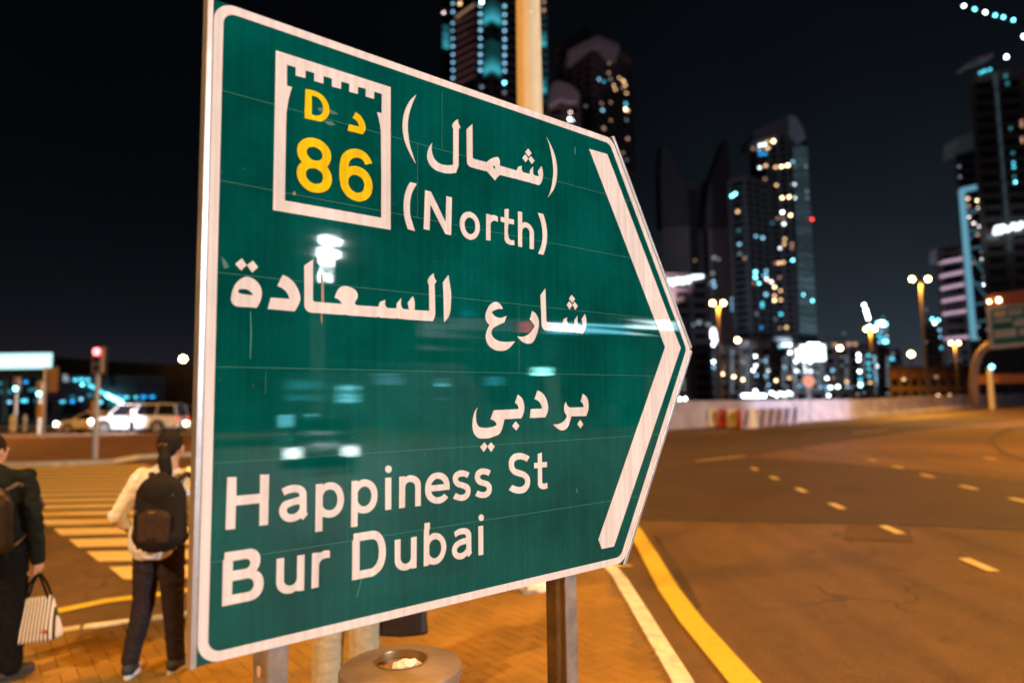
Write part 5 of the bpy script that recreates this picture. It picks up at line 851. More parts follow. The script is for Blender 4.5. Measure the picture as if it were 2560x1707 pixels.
# ------------------------------------------------------------------ distant city
COLS = dict(w=((.80, .95, 1.0), 6), W=((.80, .97, 1.0), 15), b=((.26, .60, .85), 2.4), c=((.08, .58, .75), 2.8), C=((.20, .85, 1.0), 9.0), a=((1.0, .60, .28), 3.2),
            A=((1.0, .76, .42), 11.0), d=((.50, .28, .18), 1.5), e=((.30, .36, .42), .9), r=((1.0, .05, .04), 9), p=((1.0, .82, .78), 5), u=((.02, .35, .85), 2.2), k=((.05, .28, .33), .9))
EM = {k: emit('lit_window_' + {'w': 'white', 'W': 'bright_white', 'b': 'blue', 'c': 'cyan', 'C': 'bright_cyan', 'a': 'amber', 'A': 'bright_amber', 'd': 'dim_amber', 'e': 'dim_grey', 'r': 'red', 'p': 'pink', 'u': 'deep_blue', 'k': 'teal'}[k], v[0], v[1]) for k, v in COLS.items()}
M_tower = mat('dark_facade', (.10, .075, .085), .5, 0, .2, .05); M_towerb = mat('brown_facade', (.22, .14, .14), .7, 0, .2, .05)
M_glassf = mat('glass_facade', (.03, .04, .05), .2, 0, .1, .05, spec=.8); M_slab = mat('floor_edge', (.11, .085, .09), .8); M_pane = mat('dark_pane', (.010, .011, .014), .15, spec=.7)
M_low = mat('low_block_wall', (.30, .22, .22), .8, 0, .25, .03)
class Bld:
    def __init__(s, name, label, cat, pts, ytop, m=M_tower, mr=None, floors=3.6, bay=5.0, depth=None, grid=True, group=None, hmax=None):
        # pts: [(px, dist), (px, dist)] front corners, or three corners to show two faces
        P = [at(px, 990, d) for px, d in pts]; s.P = [Vector((p.x, p.y)) for p in P]
        H = hmax if hmax else at(pts[0][0], ytop, pts[0][1]).z
        s.H = H; s.name = name; o = s.P[0]; s.o = o
        s.t = thing(name, label, cat, (o.x, o.y, RZ), 0, group)
        if len(P) == 2:
            q_ = s.P[0] if pts[0][0] > 1280 else s.P[1]; nn = q_.normalized(); D = depth or (s.P[1] - s.P[0]).length * .8
            foot = [s.P[0], s.P[1], s.P[1] + nn * D, s.P[0] + nn * D]; s.faces = [(s.P[0], s.P[1])]
        else:
            foot = [s.P[0], s.P[1], s.P[2], s.P[0] + s.P[2] - s.P[1]]; s.faces = [(s.P[0], s.P[1]), (s.P[1], s.P[2])]
        s.foot = foot; L = [(p.x - o.x, p.y - o.y) for p in foot]
        mb = MB(); mb.prism(L, 0, H); s.body = mb.build('wall', m, s.t)
        cx = sum(p[0] for p in L) / 4; cy = sum(p[1] for p in L) / 4
        mb = MB(); mb.prism([(cx + (x - cx) * 1.012, cy + (y - cy) * 1.012) for x, y in L], H + .02, H + 1.2); mb.build('roof', M_slab, s.t)
        if grid:
            g = MB(); pn = MB()
            for a, b in s.faces:
                a3, b3 = Vector((a.x - o.x, a.y - o.y, 0)), Vector((b.x - o.x, b.y - o.y, 0)); dd = (b3 - a3); W = dd.length; dd.normalize(); out = Vector((dd.y, -dd.x, 0))
                nf = int(H / floors); nb = max(1, int(W / bay))
                for i in range(1, nf): z = i * floors; g.add(*slab(a3 + out * .02, b3 + out * .02, out, .45, z, z + .5))
                for j in range(nb + 1):
                    c = a3 + dd * (W * j / nb); g.add(*slab(c - dd * .3 + out * .02, c + dd * .3 + out * .02, out, .3, 0, H))
                for i in range(nf):
                    for j in range(nb):
                        c0 = a3 + dd * (W * (j + .18) / nb); c1 = a3 + dd * (W * (j + .82) / nb); pn.add(*slab(c0 + out * .02, c1 + out * .02, out, .06, i * floors + .9, i * floors + 3.0))
            g2 = link('facade_frame', mesh(g.v, g.f), s.t, M_slab, kind='stuff'); link('window_pane', mesh(pn.v, pn.f), s.t, M_pane, kind='stuff')
    def hit(s, px, py, pref=None):
        d = ray(px, py); best = None
        for i, (a, b) in enumerate(s.faces):
            e = b - a; den = d.x * e.y - d.y * e.x
            if abs(den) < 1e-9: continue
            t = ((a.x) * e.y - (a.y) * e.x) / den; q = Vector((d.x * t, d.y * t)); f = (q - a).dot(e) / e.dot(e)
            if t > 0:
                err = max(0, -f, f - 1)
                if best is None or err < best[0] - 1e-6: best = (err, i, t)
        err, i, t = best; a, b = s.faces[i]; e3 = Vector(((b - a).x, (b - a).y, 0)).normalized(); out = Vector((e3.y, -e3.x, 0))
        if err > 0: f = max(.01, min(.99, ((Vector((d.x * t, d.y * t)) - a).dot(b - a)) / (b - a).dot(b - a))); q = a.lerp(b, f); P = Vector((q.x, q.y, CAMH + d.z * t))
        else: P = CAM + d * t
        return P, e3, out, t
    def win(s, px, py, c='w', w=4.0, h=4.5, name='lit_window', off=.5):
        if name == 'lit_window': w, h = w * .88, h * .88
        P, e, out, t = s.hit(px, py); k = t * 1.0 / FPX; W, H = w * k, h * k
        # keep the apparent width on slanted faces
        W /= max(.35, abs(e.dot(RT)))
        c0 = P - Vector((s.o.x, s.o.y, RZ)); mb = MB()
        mb.add(*slab(c0 - e * W / 2 + out * .02, c0 + e * W / 2 + out * .02, out, off, c0.z - H / 2, c0.z + H / 2))
        return mb.build(name, EM[c] if isinstance(c, str) else c, s.t)
    def line(s, x0, y0, x1, y1, m, hpx=3.0, name='light_strip', off=.6):
        P, e, out, t = s.hit(x0, y0); Q, e2, o2, t2 = s.hit(x1, y1); k = (t + t2) / 2 / FPX * hpx / 2; O = Vector((s.o.x, s.o.y, RZ)); P -= O; Q -= O
        v = [P + out * off + Vector((0, 0, -k)), Q + out * off + Vector((0, 0, -k)), Q + out * off + Vector((0, 0, k)), P + out * off + Vector((0, 0, k))]
        v += [x - out * (off - .02) for x in v]
        if abs(x1 - x0) < abs(y1 - y0) * .5:
            kk = e * k; v = [P + out * off - kk, P + out * off + kk, Q + out * off + kk, Q + out * off - kk]; v += [x - out * (off - .02) for x in v]
        return link(name, mesh(v, [(0, 1, 2, 3), (7, 6, 5, 4), (0, 4, 5, 1), (1, 5, 6, 2), (2, 6, 7, 3), (3, 7, 4, 0)], False, True), s.t, m)
def slab(a, b, out, th, z0, z1):
    a, b = Vector((a.x, a.y, 0)), Vector((b.x, b.y, 0)); c, d = b + out * th, a + out * th
    v = [Vector((p.x, p.y, z0)) for p in (a, b, c, d)] + [Vector((p.x, p.y, z1)) for p in (a, b, c, d)]
    return v, [(0, 3, 2, 1), (4, 5, 6, 7), (2, 3, 7, 6), (0, 4, 7, 3), (1, 2, 6, 5)]
GT = 'high-rise towers beyond the junction'
def S(*a): return [(1600 + x / 3.564, 260 + y / 3.564, *r) for x, y, *r in a]
def T(*a): return [(1600 + x / 3.409, 660 + y / 3.409, *r) for x, y, *r in a]
def V5(*a): return [(2060 + x / 3.136, 600 + y / 3.136, *r) for x, y, *r in a]
def X7(*a): return [(2160 + x / 2.45, y / 2.45, *r) for x, y, *r in a]
def N4(*a): return [(1060 + x / 3.267, y / 3.267, *r) for x, y, *r in a]
# tower A: behind the near lamp column, chains of small lights and cyan chevrons
A = Bld('tower', 'tall tower with cyan lit bays behind the pale lamp column', 'tower', [(1108, 262), (1197, 250), (1384, 262)], 0, m=M_tower, group=GT, hmax=196, bay=6)
for y in (35, 102, 193, 258, 322, 384, 450, 515, 578, 642): [A.win(x_, y_, 'b', 4.2, 4.2) for x_, y_ in [(1060 + 240 / 3.267, y / 3.267)]]
for y in (50, 120, 185, 250, 320, 385, 450, 515, 578): A.win(1060 + 458 / 3.267, y / 3.267, 'b', 6, 6); A.win(1060 + 657 / 3.267, y / 3.267 + 2, 'b', 6, 6)
for x, y, c, w in N4((165, 108, 'p', 3.2), (297, 35, 'a', 6), (470, 22, 'W', 5.5), (655, 680, 'C', 5.5), (655, 760, 'e', 6), (470, 715, 'e', 7), (975, 20, 'd', 6), (975, 88, 'd', 7)): A.win(x, y, c, w, w)
for k in range(9): A.line(1060 + 265 / 3.267, (200 + k * 62) / 3.267, 1060 + 425 / 3.267, (120 + k * 62) / 3.267, emit('balcony_glow', (.055, .022, .022), 1) if k == 0 else bpy.data.materials['balcony_glow'], 5, 'balcony_band')
A.line(1060 + 265 / 3.267, 150 / 3.267, 1060 + 420 / 3.267, 40 / 3.267, emit('balcony_glow_bright', (.30, .16, .10), 1), 5, 'balcony_band')
M_cy = [emit('cyan_glow_%s' % n_, (.05, .42, .50), s_) for n_, s_ in (('faint', .10), ('low', .28), ('mid', .60), ('strong', 1.0))]
for y0 in (150, 560):
    for k in range(11):
        lv = 3 if 7 <= k <= 8 else 2 if 5 <= k <= 9 else 1 if 3 <= k <= 6 else 0
        yy = y0 - 130 + k * 18
        if yy < 0: continue
        A.line(1060 + 485 / 3.267, (yy + 25) / 3.267, 1060 + 550 / 3.267, (yy - 12) / 3.267, M_cy[lv], 4.4, 'cyan_chevron'); A.line(1060 + 550 / 3.267, (yy - 12) / 3.267, 1060 + 625 / 3.267, (yy + 28) / 3.267, M_cy[lv], 4.4, 'cyan_chevron')
for yy in list(range(340, 480, 18)): A.line(1060 + 490 / 3.267, (yy + 22) / 3.267, 1060 + 550 / 3.267, (yy - 12) / 3.267, M_cy[0], 3, 'cyan_chevron'); A.line(1060 + 550 / 3.267, (yy - 12) / 3.267, 1060 + 620 / 3.267, (yy + 24) / 3.267, M_cy[0], 3, 'cyan_chevron')
for x0, a_, b_ in ((160, 220, 415), (945, 270, 390), (945, 640, 770)):
    for k in range(6): y0 = a_ + (b_ - a_) * k / 6; A.line(1060 + (x0 + 2) / 3.267, y0 / 3.267, 1060 + (x0 + 48) / 3.267, (y0 + 10) / 3.267, M_cy[min(3, k // 2 + 1)], 6.5, 'cyan_panel')
for k in range(12): A.line(1060 + 950 / 3.267, (150 + 62 * k) / 3.267, 1060 + 1010 / 3.267, (146 + 62 * k) / 3.267, M_cy[0], 6, 'cyan_panel')
# tower B
B = Bld('tower', 'dark stepped tower with amber windows at its right corner, above the sign', 'tower', [(1408, 330), (1500, 312), (1604, 345)], 118, m=M_towerb, group=GT, bay=5)
o = B.t; mb = MB(); O = B.o
def roof_poly(bld, pxs, d, m, name, th=8):
    f = [at(x, y, d) - Vector((bld.o.x, bld.o.y, RZ)) for x, y in pxs]; k = len(f); b_ = [p + Vector((0, th, 0)) for p in f]
    return link(name, mesh(f + b_, [tuple(range(k)), tuple(range(k, 2 * k))[::-1]] + [(i, (i + 1) % k, k + (i + 1) % k, k + i) for i in range(k)], False, True), bld.t, m)
M_sail = mat('sail_wall', (.085, .06, .072), .8, 0, .3, .04)
M_crown = mat('tower_crown', (.36, .30, .34), .8)
roof_poly(B, [(1418, 128), (1432, 120), (1470, 100), (1496, 90), (1520, 100), (1548, 112), (1548, 124), (1500, 108), (1425, 134)], 308, M_crown, 'roof_crest', 14)
for x, y, c, w in N4((1428, 430, 'b', 5), (1490, 462, 'b', 5), (1505, 520, 'd', 4), (1505, 600, 'd', 5), (1425, 650, 'b', 5), (1465, 670, 'c', 3), (1520, 650, 'e', 5), (1590, 640, 'a', 3.5), (1545, 700, 'a', 4), (1560, 735, 'a', 3), (1625, 665, 'a', 5.5), (1640, 700, 'a', 4), (1650, 765, 'a', 3.5), (1620, 720, 'd', 4),
                     (1520, 840, 'd', 5), (1445, 850, 'd', 5), (1455, 903, 'b', 5), (1645, 850, 'c', 5), (1640, 895, 'A', 5), (1660, 905, 'a', 4), (1520, 985, 'd', 4), (1650, 985, 'e', 6), (1465, 1050, 'd', 6), (1325, 870, 'e', 3), (1660, 1135, 'd', 6), (1620, 1250, 'd', 4.5), (1650, 1310, 'e', 5)): B.win(x, y, c, w, w)
Bd = Bld('domed_building', 'smaller building with a pale curved roof between the two tall towers', 'building', [(1382, 265), (1466, 262)], 262, m=M_towerb, bay=5)
roof_poly(Bd, [(1372, 262), (1374, 225), (1384, 205), (1400, 203), (1425, 212), (1442, 225), (1450, 240), (1446, 252), (1425, 254), (1400, 246)], 260, M_crown, 'curved_roof', 20)
for x, y, c, w in N4((1197, 922, 'p', 4), (1190, 978, 'W', 5), (1215, 985, 'w', 3), (1290, 1080, 'e', 3)): Bd.win(x, y, c, w, w)
# tower C with two fins, white roof sign lower down
Cc = Bld('spired_tower', 'dark tower rising between two pointed fins right of the sign', 'tower', [(1700, 425), (1802, 415)], 468, m=M_tower, group=GT, bay=7)
Cl = Bld('fin_tower', 'left pointed fin of the dark spired tower', 'tower', [(1668, 415), (1738, 412)], 556, m=M_towerb, grid=False)
roof_poly(Cl, [(1654, 564), (1650, 430), (1655, 361), (1668, 374), (1681, 394), (1693, 418), (1706, 450), (1716, 495), (1722, 564)], 411, M_sail, 'pointed_fin', 14)
Cr = Bld('fin_tower', 'right pointed fin of the dark spired tower', 'tower', [(1786, 402), (1852, 398)], 556, m=M_towerb, grid=False)
roof_poly(Cr, [(1764, 564), (1767, 505), (1774, 460), (1784, 424), (1797, 390), (1808, 354), (1814, 343), (1820, 370), (1825, 430), (1832, 564)], 396, M_sail, 'pointed_fin', 14)
for x, y, c, w in S((262, 1155, 'd', 5), (325, 1142, 'd', 5.5), (380, 1133, 'd', 5.5), (268, 1462, 'd', 5.5), (337, 1455, 'a', 5), (490, 1395, 'd', 4)): Cc.win(x, y, c, w, w)
for x, y, c, w in S((668, 845, 'd', 5), (720, 870, 'e', 4), (660, 1370, 'e', 9), (700, 1385, 'e', 6)) + T((625, 150, 'b', 6), (635, 190, 'b', 6), (580, 170, 'e', 6), (620, 80, 'e', 8), (785, 300, 'b', 5), (785, 345, 'b', 5), (790, 390, 'b', 5)): Cr.win(x, y, c, w, w)
E_sign = emit('glowing_sign', (.80, 1.0, .98), 3.2)
# glowing roof lettering, too blurred to read: a slanting row of tall characters
SG = Bld('lit_sign_building', 'building carrying a long glowing white sign right beside the edge of the green sign', 'building', [(1600, 232), (1780, 236)], 690, m=M_tower, bay=6)
for px, py, w_, h_ in ((1640, 712, 9, 15), (1654, 709, 8, 14), (1668, 706, 8, 15), (1681, 706, 7, 16), (1693, 703, 8, 15), (1706, 703, 7, 16), (1719, 700, 7, 16), (1731, 694, 7, 9), (1741, 693, 6, 9), (1752, 692, 6, 7)): SG.win(px, py, E_sign, w_, h_, 'sign_character', 1.2)
for x, y, c, w in T((355, 293, 'd', 5), (500, 500, 'e', 12), (570, 515, 'e', 8), (450, 520, 'e', 7), (700, 515, 'e', 8)): SG.win(x, y, c, w, w * .9)
0 and point(SG.t, ((SG.P[1] - SG.P[0]).x * .6, (SG.P[1] - SG.P[0]).y * .6 - 9, SG.H * .86), 3500, (.62, .85, 1.0), 2.5)
# tower D and E
D = Bld('tower', 'slim dark tower with a dim blue glass side, left of the amber windowed tower', 'tower', [(1843, 352), (1888, 345), (1943, 356)], 455, m=M_tower, group=GT, bay=5)
M_bg = [emit('glass_glow_%d' % k, (.30, .52, .62), s_) for k, s_ in enumerate((.10, .17, .28, .42))]  # city light on the glass sides, imitated by dim glowing bands
def glowface(b, x0, x1, y0, y1, step, lv, seed, slope=.06):
    rnd = random.Random(seed); y = y0; k = 0
    while y < y1:
        i = lv(rnd, (y - y0) / (y1 - y0)); sh = (y - y0) * .036 - 10
        if i is not None: b.line(x0 + sh, y, x1 + sh, y + slope * (x1 - x0), M_bg[i], step * .72, 'facade_sheen_band', .3)
        y += step
glowface(D, 1867, 1920, 470, 830, 6, lambda r_, f: r_.choice((0, 0, 1)) if f < .45 else r_.choice((0, 1, 2)), 3)
for x, y, c, w in S((822, 820, 'C', 5.5), (850, 803, 'C', 5.5), (873, 960, 'a', 5), (882, 1128, 'k', 6), (888, 1250, 'b', 5), (892, 1335, 'e', 6), (935, 1375, 'd', 5), (1090, 1195, 'b', 7), (1030, 1180, 'b', 5)) + T((980, 70, 'C', 6), (980, 115, 'C', 6), (1070, 60, 'b', 7), (1070, 100, 'c', 7), (1050, 100, 'b', 5), (1075, 130, 'p', 5.5), (1112, 150, 'p', 5.5), (1140, 160, 'p', 4), (1010, 165, 'C', 5), (968, 165, 'd', 5), (1070, 260, 'b', 8), (1038, 335, 'c', 6.5), (1038, 360, 'c', 6), (1030, 542, 'u', 5.5), (990, 425, 'e', 6)): D.win(x, y, c, w, w)
E_ = Bld('tower', 'tall tower with scattered amber windows and a slanted crown, mid skyline', 'tower', [(1902, 376), (2000, 364), (2050, 380)], 345, m=M_tower, group=GT, bay=4.5)
roof_poly(E_, [(1884, 352), (1884, 330), (1930, 306), (1972, 288), (1975, 330)], 362, mat('crown_dark', (.10, .075, .085), .8), 'crown_left', 20)
roof_poly(E_, [(1975, 330), (1972, 288), (1990, 292), (2008, 322), (2014, 346)], 361, M_crown, 'crown_right', 20)
glowface(E_, 1992, 2036, 372, 840, 6, lambda r_, f: r_.choice((0, 0, 1)) if f < .3 else r_.choice((0, 1, 1)) if f < .65 else r_.choice((1, 2, 1)), 5)
for x, y, c, w in S((1190, 335, 'A', 5.5), (1135, 340, 'a', 5.5), (1070, 370, 'w', 5), (1108, 365, 'w', 5), (1140, 395, 'a', 6), (1065, 410, 'b', 5), (1100, 405, 'e', 5), (1075, 450, 'u', 6), (1115, 445, 'u', 6), (1010, 400, 'd', 5), (1067, 570, 'w', 4.2), (1122, 552, 'a', 5), (1210, 565, 'a', 5), (1262, 560, 'A', 4.5), (1318, 550, 'A', 5.5), (1357, 517, 'b', 5), (1375, 560, 'e', 4), (1470, 560, 'e', 7), (1115, 670, 'd', 5), (1028, 700, 'd', 6), (1075, 727, 'w', 4), (1218, 725, 'a', 4.5), (1370, 717, 'w', 4.5), (1345, 722, 'e', 4),
                    (1268, 838, 'A', 4.5), (1330, 830, 'A', 4.8), (1377, 838, 'w', 4.2), (1270, 967, 'W', 4.2), (1343, 993, 'A', 4.8), (1228, 1020, 'd', 5), (1280, 1025, 'd', 5), (1284, 1070, 'w', 4.6), (1180, 1062, 'k', 6), (1290, 1205, 'a', 4.5), (1287, 1250, 'a', 4.5), (1248, 1287, 'w', 4), (1355, 1250, 'd', 6), (1355, 1285, 'd', 5), (1240, 1417, 'a', 5.5), (1278, 1412, 'a', 5), (1210, 1420, 'd', 5), (1363, 1393, 'C', 4.5), (1480, 780, 'e', 7), (1485, 840, 'e', 6)) + \
   T((1190, 117, 'd', 5), (1148, 197, 'A', 4.2), (1200, 228, 'a', 4.6), (1148, 270, 'a', 5.5), (1145, 312, 'A', 5), (1200, 307, 'a', 5), (1203, 427, 'c', 6.5), (1155, 470, 'e', 5), (1195, 545, 'd', 5), (1250, 540, 'a', 5), (1387, 263, 'C', 4.4), (1463, 313, 'C', 5.5), (1125, 310, 'd', 4)): E_.win(x, y, c, w, w)
mb = MB(); P = at(2025.9, 549.5, 379) - Vector((E_.o.x, E_.o.y, RZ)); mb.ball(P + Vector((.5, -1, 0)), .55, 10, 8); mb.build('warning_light', EM['r'], E_.t)
# low and mid-rise cluster
GL = 'lit apartment and office blocks behind the parapet'
specs = [(1660, 1722, 210, 800, 'grey block with pale columns directly right of the sign tip'), (1722, 1795, 240, 826, 'dark block with two columns of white windows behind the first twin lamp'), (1795, 1852, 226, 872, 'low dark block behind the row of small amber lights'),
         (1852, 1935, 250, 858, 'office block with bright windows and a glowing ground floor'), (1935, 1985, 262, 850, 'block with wide bright windows near its roof left of the billboard'), (1985, 2062, 236, 868, 'block under the glowing white billboard'),
         (2062, 2130, 258, 852, 'broad dark block with dim lit parapet right of the billboard'), (2130, 2200, 280, 866, 'block with a column of cyan windows under the crane'), (2200, 2258, 300, 878, 'low block with wide cyan windows left of the brown block')]
LB = []
for x0, x1, d, yt, lb in specs: LB.append((x0, x1, Bld('apartment_block', lb, 'building', [(x0, d), (x1 - .5, d + 3)], yt, m=M_low, floors=3.4, bay=4.2, group=GL)))
def lowwin(x, y, c, w, h=None):
    for x0, x1, b in LB:
        if x0 <= x < x1: return b.win(x, y, c, w, h or w)
    return LB[0][2].win(x, y, c, w, h or w)
for x, y, c, w in T((618, 690, 'W', 4.5), (660, 652, 'w', 5), (678, 700, 'd', 5), (622, 832, 'W', 5), (625, 880, 'b', 6), (568, 905, 'A', 5), (697, 937, 'A', 5), (795, 960, 'A', 5), (874, 985, 'A', 4.6), (875, 832, 'd', 6), (905, 672, 'e', 10), (978, 785, 'W', 4.5), (982, 865, 'W', 4), (962, 905, 'W', 4), (988, 947, 'b', 6), (1065, 825, 'b', 5.5), (1020, 825, 'e', 6), (1087, 910, 'w', 4), (1070, 950, 'b', 6), (1092, 1028, 'b', 5), (1155, 992, 'A', 4.2), (1222, 880, 'b', 7), (1268, 970, 'a', 6), (1270, 690, 'W', 5), (1225, 690, 'w', 7), (1190, 700, 'b', 7), (1275, 755, 'W', 5),
                    (1435, 680, 'W', 4), (1465, 682, 'W', 4), (1490, 682, 'W', 4), (1515, 682, 'W', 4), (1340, 740, 'W', 4.5), (1342, 785, 'W', 4.5), (1325, 830, 'W', 4.5), (1400, 830, 'W', 4.2), (1443, 835, 'W', 5), (1400, 878, 'W', 4.2), (1330, 910, 'w', 5), (1405, 915, 'W', 3.8), (1448, 915, 'w', 5), (1355, 1040, 'b', 5), (1397, 1040, 'b', 5.5), (1590, 973, 'W', 4), (1637, 905, 'b', 6), (1640, 970, 'd', 5), (1537, 1048, 'b', 5), (1590, 1048, 'b', 5), (1620, 1050, 'W', 5), (1682, 1045, 'W', 5), (1595, 1085, 'b', 5), (1603, 1120, 'W', 4.2),
                    (1758, 1005, 'a', 6), (1763, 1045, 'b', 5), (1800, 1050, 'e', 5), (1858, 775, 'W', 5), (1858, 810, 'W', 5), (1868, 917, 'W', 4.5), (1873, 985, 'c', 7), (1873, 1025, 'W', 4.5), (1850, 1108, 'd', 5), (980, 1080, 'W', 5), (845, 1120, 'b', 6), (380, 1148, 'W', 5.5), (468, 1145, 'W', 5.5), (335, 1150, 'W', 5.5), (435, 1033, 'b', 5), (420, 870, 'd', 5), (435, 965, 'e', 7), (1480, 1060, 'd', 5), (1660, 690, 'd', 9), (1735, 590, 'e', 3), (1780, 682, 'd', 9), (1830, 682, 'd', 9)): lowwin(x, y, c, w)
for x in range(880, 1060, 22): lowwin(1600 + x / 3.409, 660 + 1122 / 3.409, 'W', 6, 7.5)
for k, x in enumerate(range(1115, 1305, 24)): lowwin(1600 + x / 3.409, 660 + (1098 + (k % 3) * 10) / 3.409, 'W' if k % 2 == 0 else 'w', 6, 6)
for x, y, c, w in V5((62, 1020, 'b', 5), (267, 900, 'W', 5), (267, 940, 'W', 5), (275, 1030, 'W', 4.8), (280, 1100, 'c', 6), (283, 1140, 'C', 6), (345, 905, 'c', 6), (345, 965, 'c', 6), (350, 1010, 'c', 5), (350, 1065, 'c', 6), (390, 920, 'b', 5), (390, 955, 'b', 5), (412, 990, 'w', 4), (397, 1025, 'b', 5), (400, 1058, 'b', 5), (403, 1092, 'b', 5), (404, 1127, 'b', 4), (360, 1117, 'a', 5), (260, 1207, 'e', 5), (530, 930, 'c', 11), (505, 995, 'c', 9), (575, 998, 'c', 8)): lowwin(x, y, c, w, w * (.7 if w > 8 else 1))
for i, (x0, x1, b) in enumerate(LB):   # dim lit stair and window columns
    rnd = random.Random(40 + i)
    for c in range(2 if i != 2 else 1):
        x = x0 + (x1 - x0) * rnd.uniform(.15, .85); 
        for y in range(880 + rnd.randint(0, 20), 985, 11):
            if rnd.random() < .75: b.win(x, y, 'e', 4.5, 6)
def added_roof_flood(bld, px, aim_px, aim_d, power, col, cone=80):
    # added floodlight, no known fixture, to brighten the tower behind it
    p = at(px, 985, 1.0); i = [b for b in LB if b[2] is bld]; P = Vector((bld.P[0].x * .5 + bld.P[1].x * .5, bld.P[0].y * .5 + bld.P[1].y * .5, RZ + bld.H + 3)) - Vector((bld.o.x, bld.o.y, RZ))
    P += Vector((0, 8, 0)); T_ = at(*aim_px, aim_d) - Vector((bld.o.x, bld.o.y, RZ)); d = T_ - P
    mb = MB(); mb.box(P - Vector((0, 0, .8)), (1.4, .8, 1.0)); mb.build('added_roof_floodlight', M_dark, bld.t)
    s_ = spot(bld.t, P + d.normalized() * 1.6, power, col, .5, cone); s_.rotation_euler = d.to_track_quat('-Z', 'Y').to_euler()
added_roof_flood(LB[2][2], 0, (1800, 560), 370, 90000, (.62, .70, .85)); added_roof_flood(LB[5][2], 0, (1990, 560), 370, 110000, (.50, .78, .95)); added_roof_flood(LB[0][2], 0, (1540, 330), 320, 110000, (.85, .62, .70))
t = thing('billboard', 'glowing white billboard on top of the block in the middle of the low skyline', 'billboard'); c0, c1 = at(2003, 902, 233), at(2059, 862, 234)
t.location = (c0.x, c0.y, 0)
mb = MB(); mb.add([(0, 0, c0.z), (c1.x - c0.x, 0, c0.z), (c1.x - c0.x, 0, c1.z), (0, 0, c1.z)] + [(0, .5, c0.z), (c1.x - c0.x, .5, c0.z), (c1.x - c0.x, .5, c1.z), (0, .5, c1.z)], [(0, 1, 2, 3), (7, 6, 5, 4), (0, 4, 5, 1), (1, 5, 6, 2), (2, 6, 7, 3), (3, 7, 4, 0)]); mb.build('lit_panel', E_sign, t)
for x in (1.0, (c1.x - c0.x) / 2, c1.x - c0.x - 1.0): mb = MB(); mb.bar((x, .8, RZ), (x, .8, c1.z), .4); mb.build('support_post', M_dark, t)
point(t, ((c1.x - c0.x) / 2, -9, (c0.z + c1.z) / 2), 24000, (.60, .80, 1.0), 2.5)
# small lit tower and crane in the gap
Kt = Bld('small_tower', 'small cyan lit tower in the gap beside the crane', 'tower', [(2184, 330), (2224, 332)], 803, m=M_tower, bay=5)
for x, y, c, w, h in V5((450, 655, 'W', 14, 11), (485, 660, 'C', 7, 9), (415, 655, 'C', 6, 8), (443, 715, 'b', 6, 6), (487, 700, 'e', 8, 7), (515, 755, 'b', 5, 7), (433, 800, 'b', 6, 6), (470, 795, 'C', 6, 5), (503, 797, 'C', 6, 6), (460, 607, 'k', 6, 6), (425, 750, 'c', 8, 5), (450, 770, 'c', 8, 5)): Kt.win(x, y, c, w, h)
cr = thing('tower_crane', 'distant crane with a slanting string of white lights', 'crane'); q = [at(2060 + x / 3.136, 600 + y / 3.136, 310) for x, y in ((350, 680), (340, 615), (334, 595), (330, 578), (324, 562), (320, 548), (307, 513))]; cr.location = (q[0].x, q[0].y, RZ)
ql = [p - Vector((q[0].x, q[0].y, RZ)) for p in q]
mb = MB(); mb.bar((0, 0, 0), ql[0], 1.2); mb.build('mast', M_dark, cr); mb = MB(); mb.bar(ql[0], ql[-1], .9); mb.build('jib', M_dark, cr)
for p in ql: mb = MB(); mb.ball(p + Vector((0, -.8, 0)), .62, 10, 6); mb.build('crane_light', EM['W'], cr)
Mt = Bld('small_tower', 'thin dark tower with a vertical line of blue lights behind the tallest right lamp', 'tower', [(2322, 340), (2368, 342)], 812, m=M_tower, bay=5)
for x, y, c, w in V5((845, 620, 'C', 5), (893, 628, 'C', 5), (865, 650, 'W', 5), (903, 705, 'b', 5), (912, 760, 'b', 5), (918, 845, 'c', 6), (945, 960, 'e', 8), (800, 545, 'e', 4), (720, 800, 'e', 5)): Mt.win(x, y, c, w, w)
Jb = Bld('brown_block', 'long low brown building behind the right part of the parapet', 'building', [(2226, 175), (2440, 185)], 925, m=mat('brown_wall', (.22, .10, .05), .8, 0, .25, .1), floors=3.4, bay=3.2)
for x, y, c, w in V5((617, 1092, 'a', 4), (873, 1072, 'd', 5), (887, 1218, 'a', 5), (975, 1215, 'a', 4)): Jb.win(x, y, c, w, w)
Jc = Bld('brown_block', 'low dark brown building under the gantry sign at the right edge', 'building', [(2442, 150), (2640, 155)], 884, m=mat('dark_brown_wall', (.10, .05, .035), .8, 0, .25, .1), floors=3.6, bay=4)
t = thing('canopy', 'flat orange lit canopy below the gantry sign', 'canopy'); a = at(2487, 950, 100); t.location = (a.x, a.y, RZ)
mb = MB(); mb.box((7, 2, a.z - RZ + .2), (14, 6, 1.3)); mb.build('roof_slab', mat('orange_canopy', (.55, .20, .07), .7), t)
for x in (.6, 6.5, 13): mb = MB(); mb.box((x, 2, (a.z - RZ) / 2 - .2), (.4, .4, a.z - RZ - .3)); mb.build('column', M_conc, t)
t = thing('lit_post', 'pale post with a cool white lamp under the gantry sign', 'lamp post'); a = at(2474, 921, 88); t.location = (a.x, a.y, RZ)
mb = MB(); mb.cyl((0, 0, 0), (0, 0, a.z - RZ), .35, .3, 12); mb.build('post', mat('pale_post', (.55, .5, .5), .6), t); mb = MB(); mb.ball((0, -.4, a.z - RZ + .2), .26, 12, 8); mb.build('lamp', EM['C'], t)
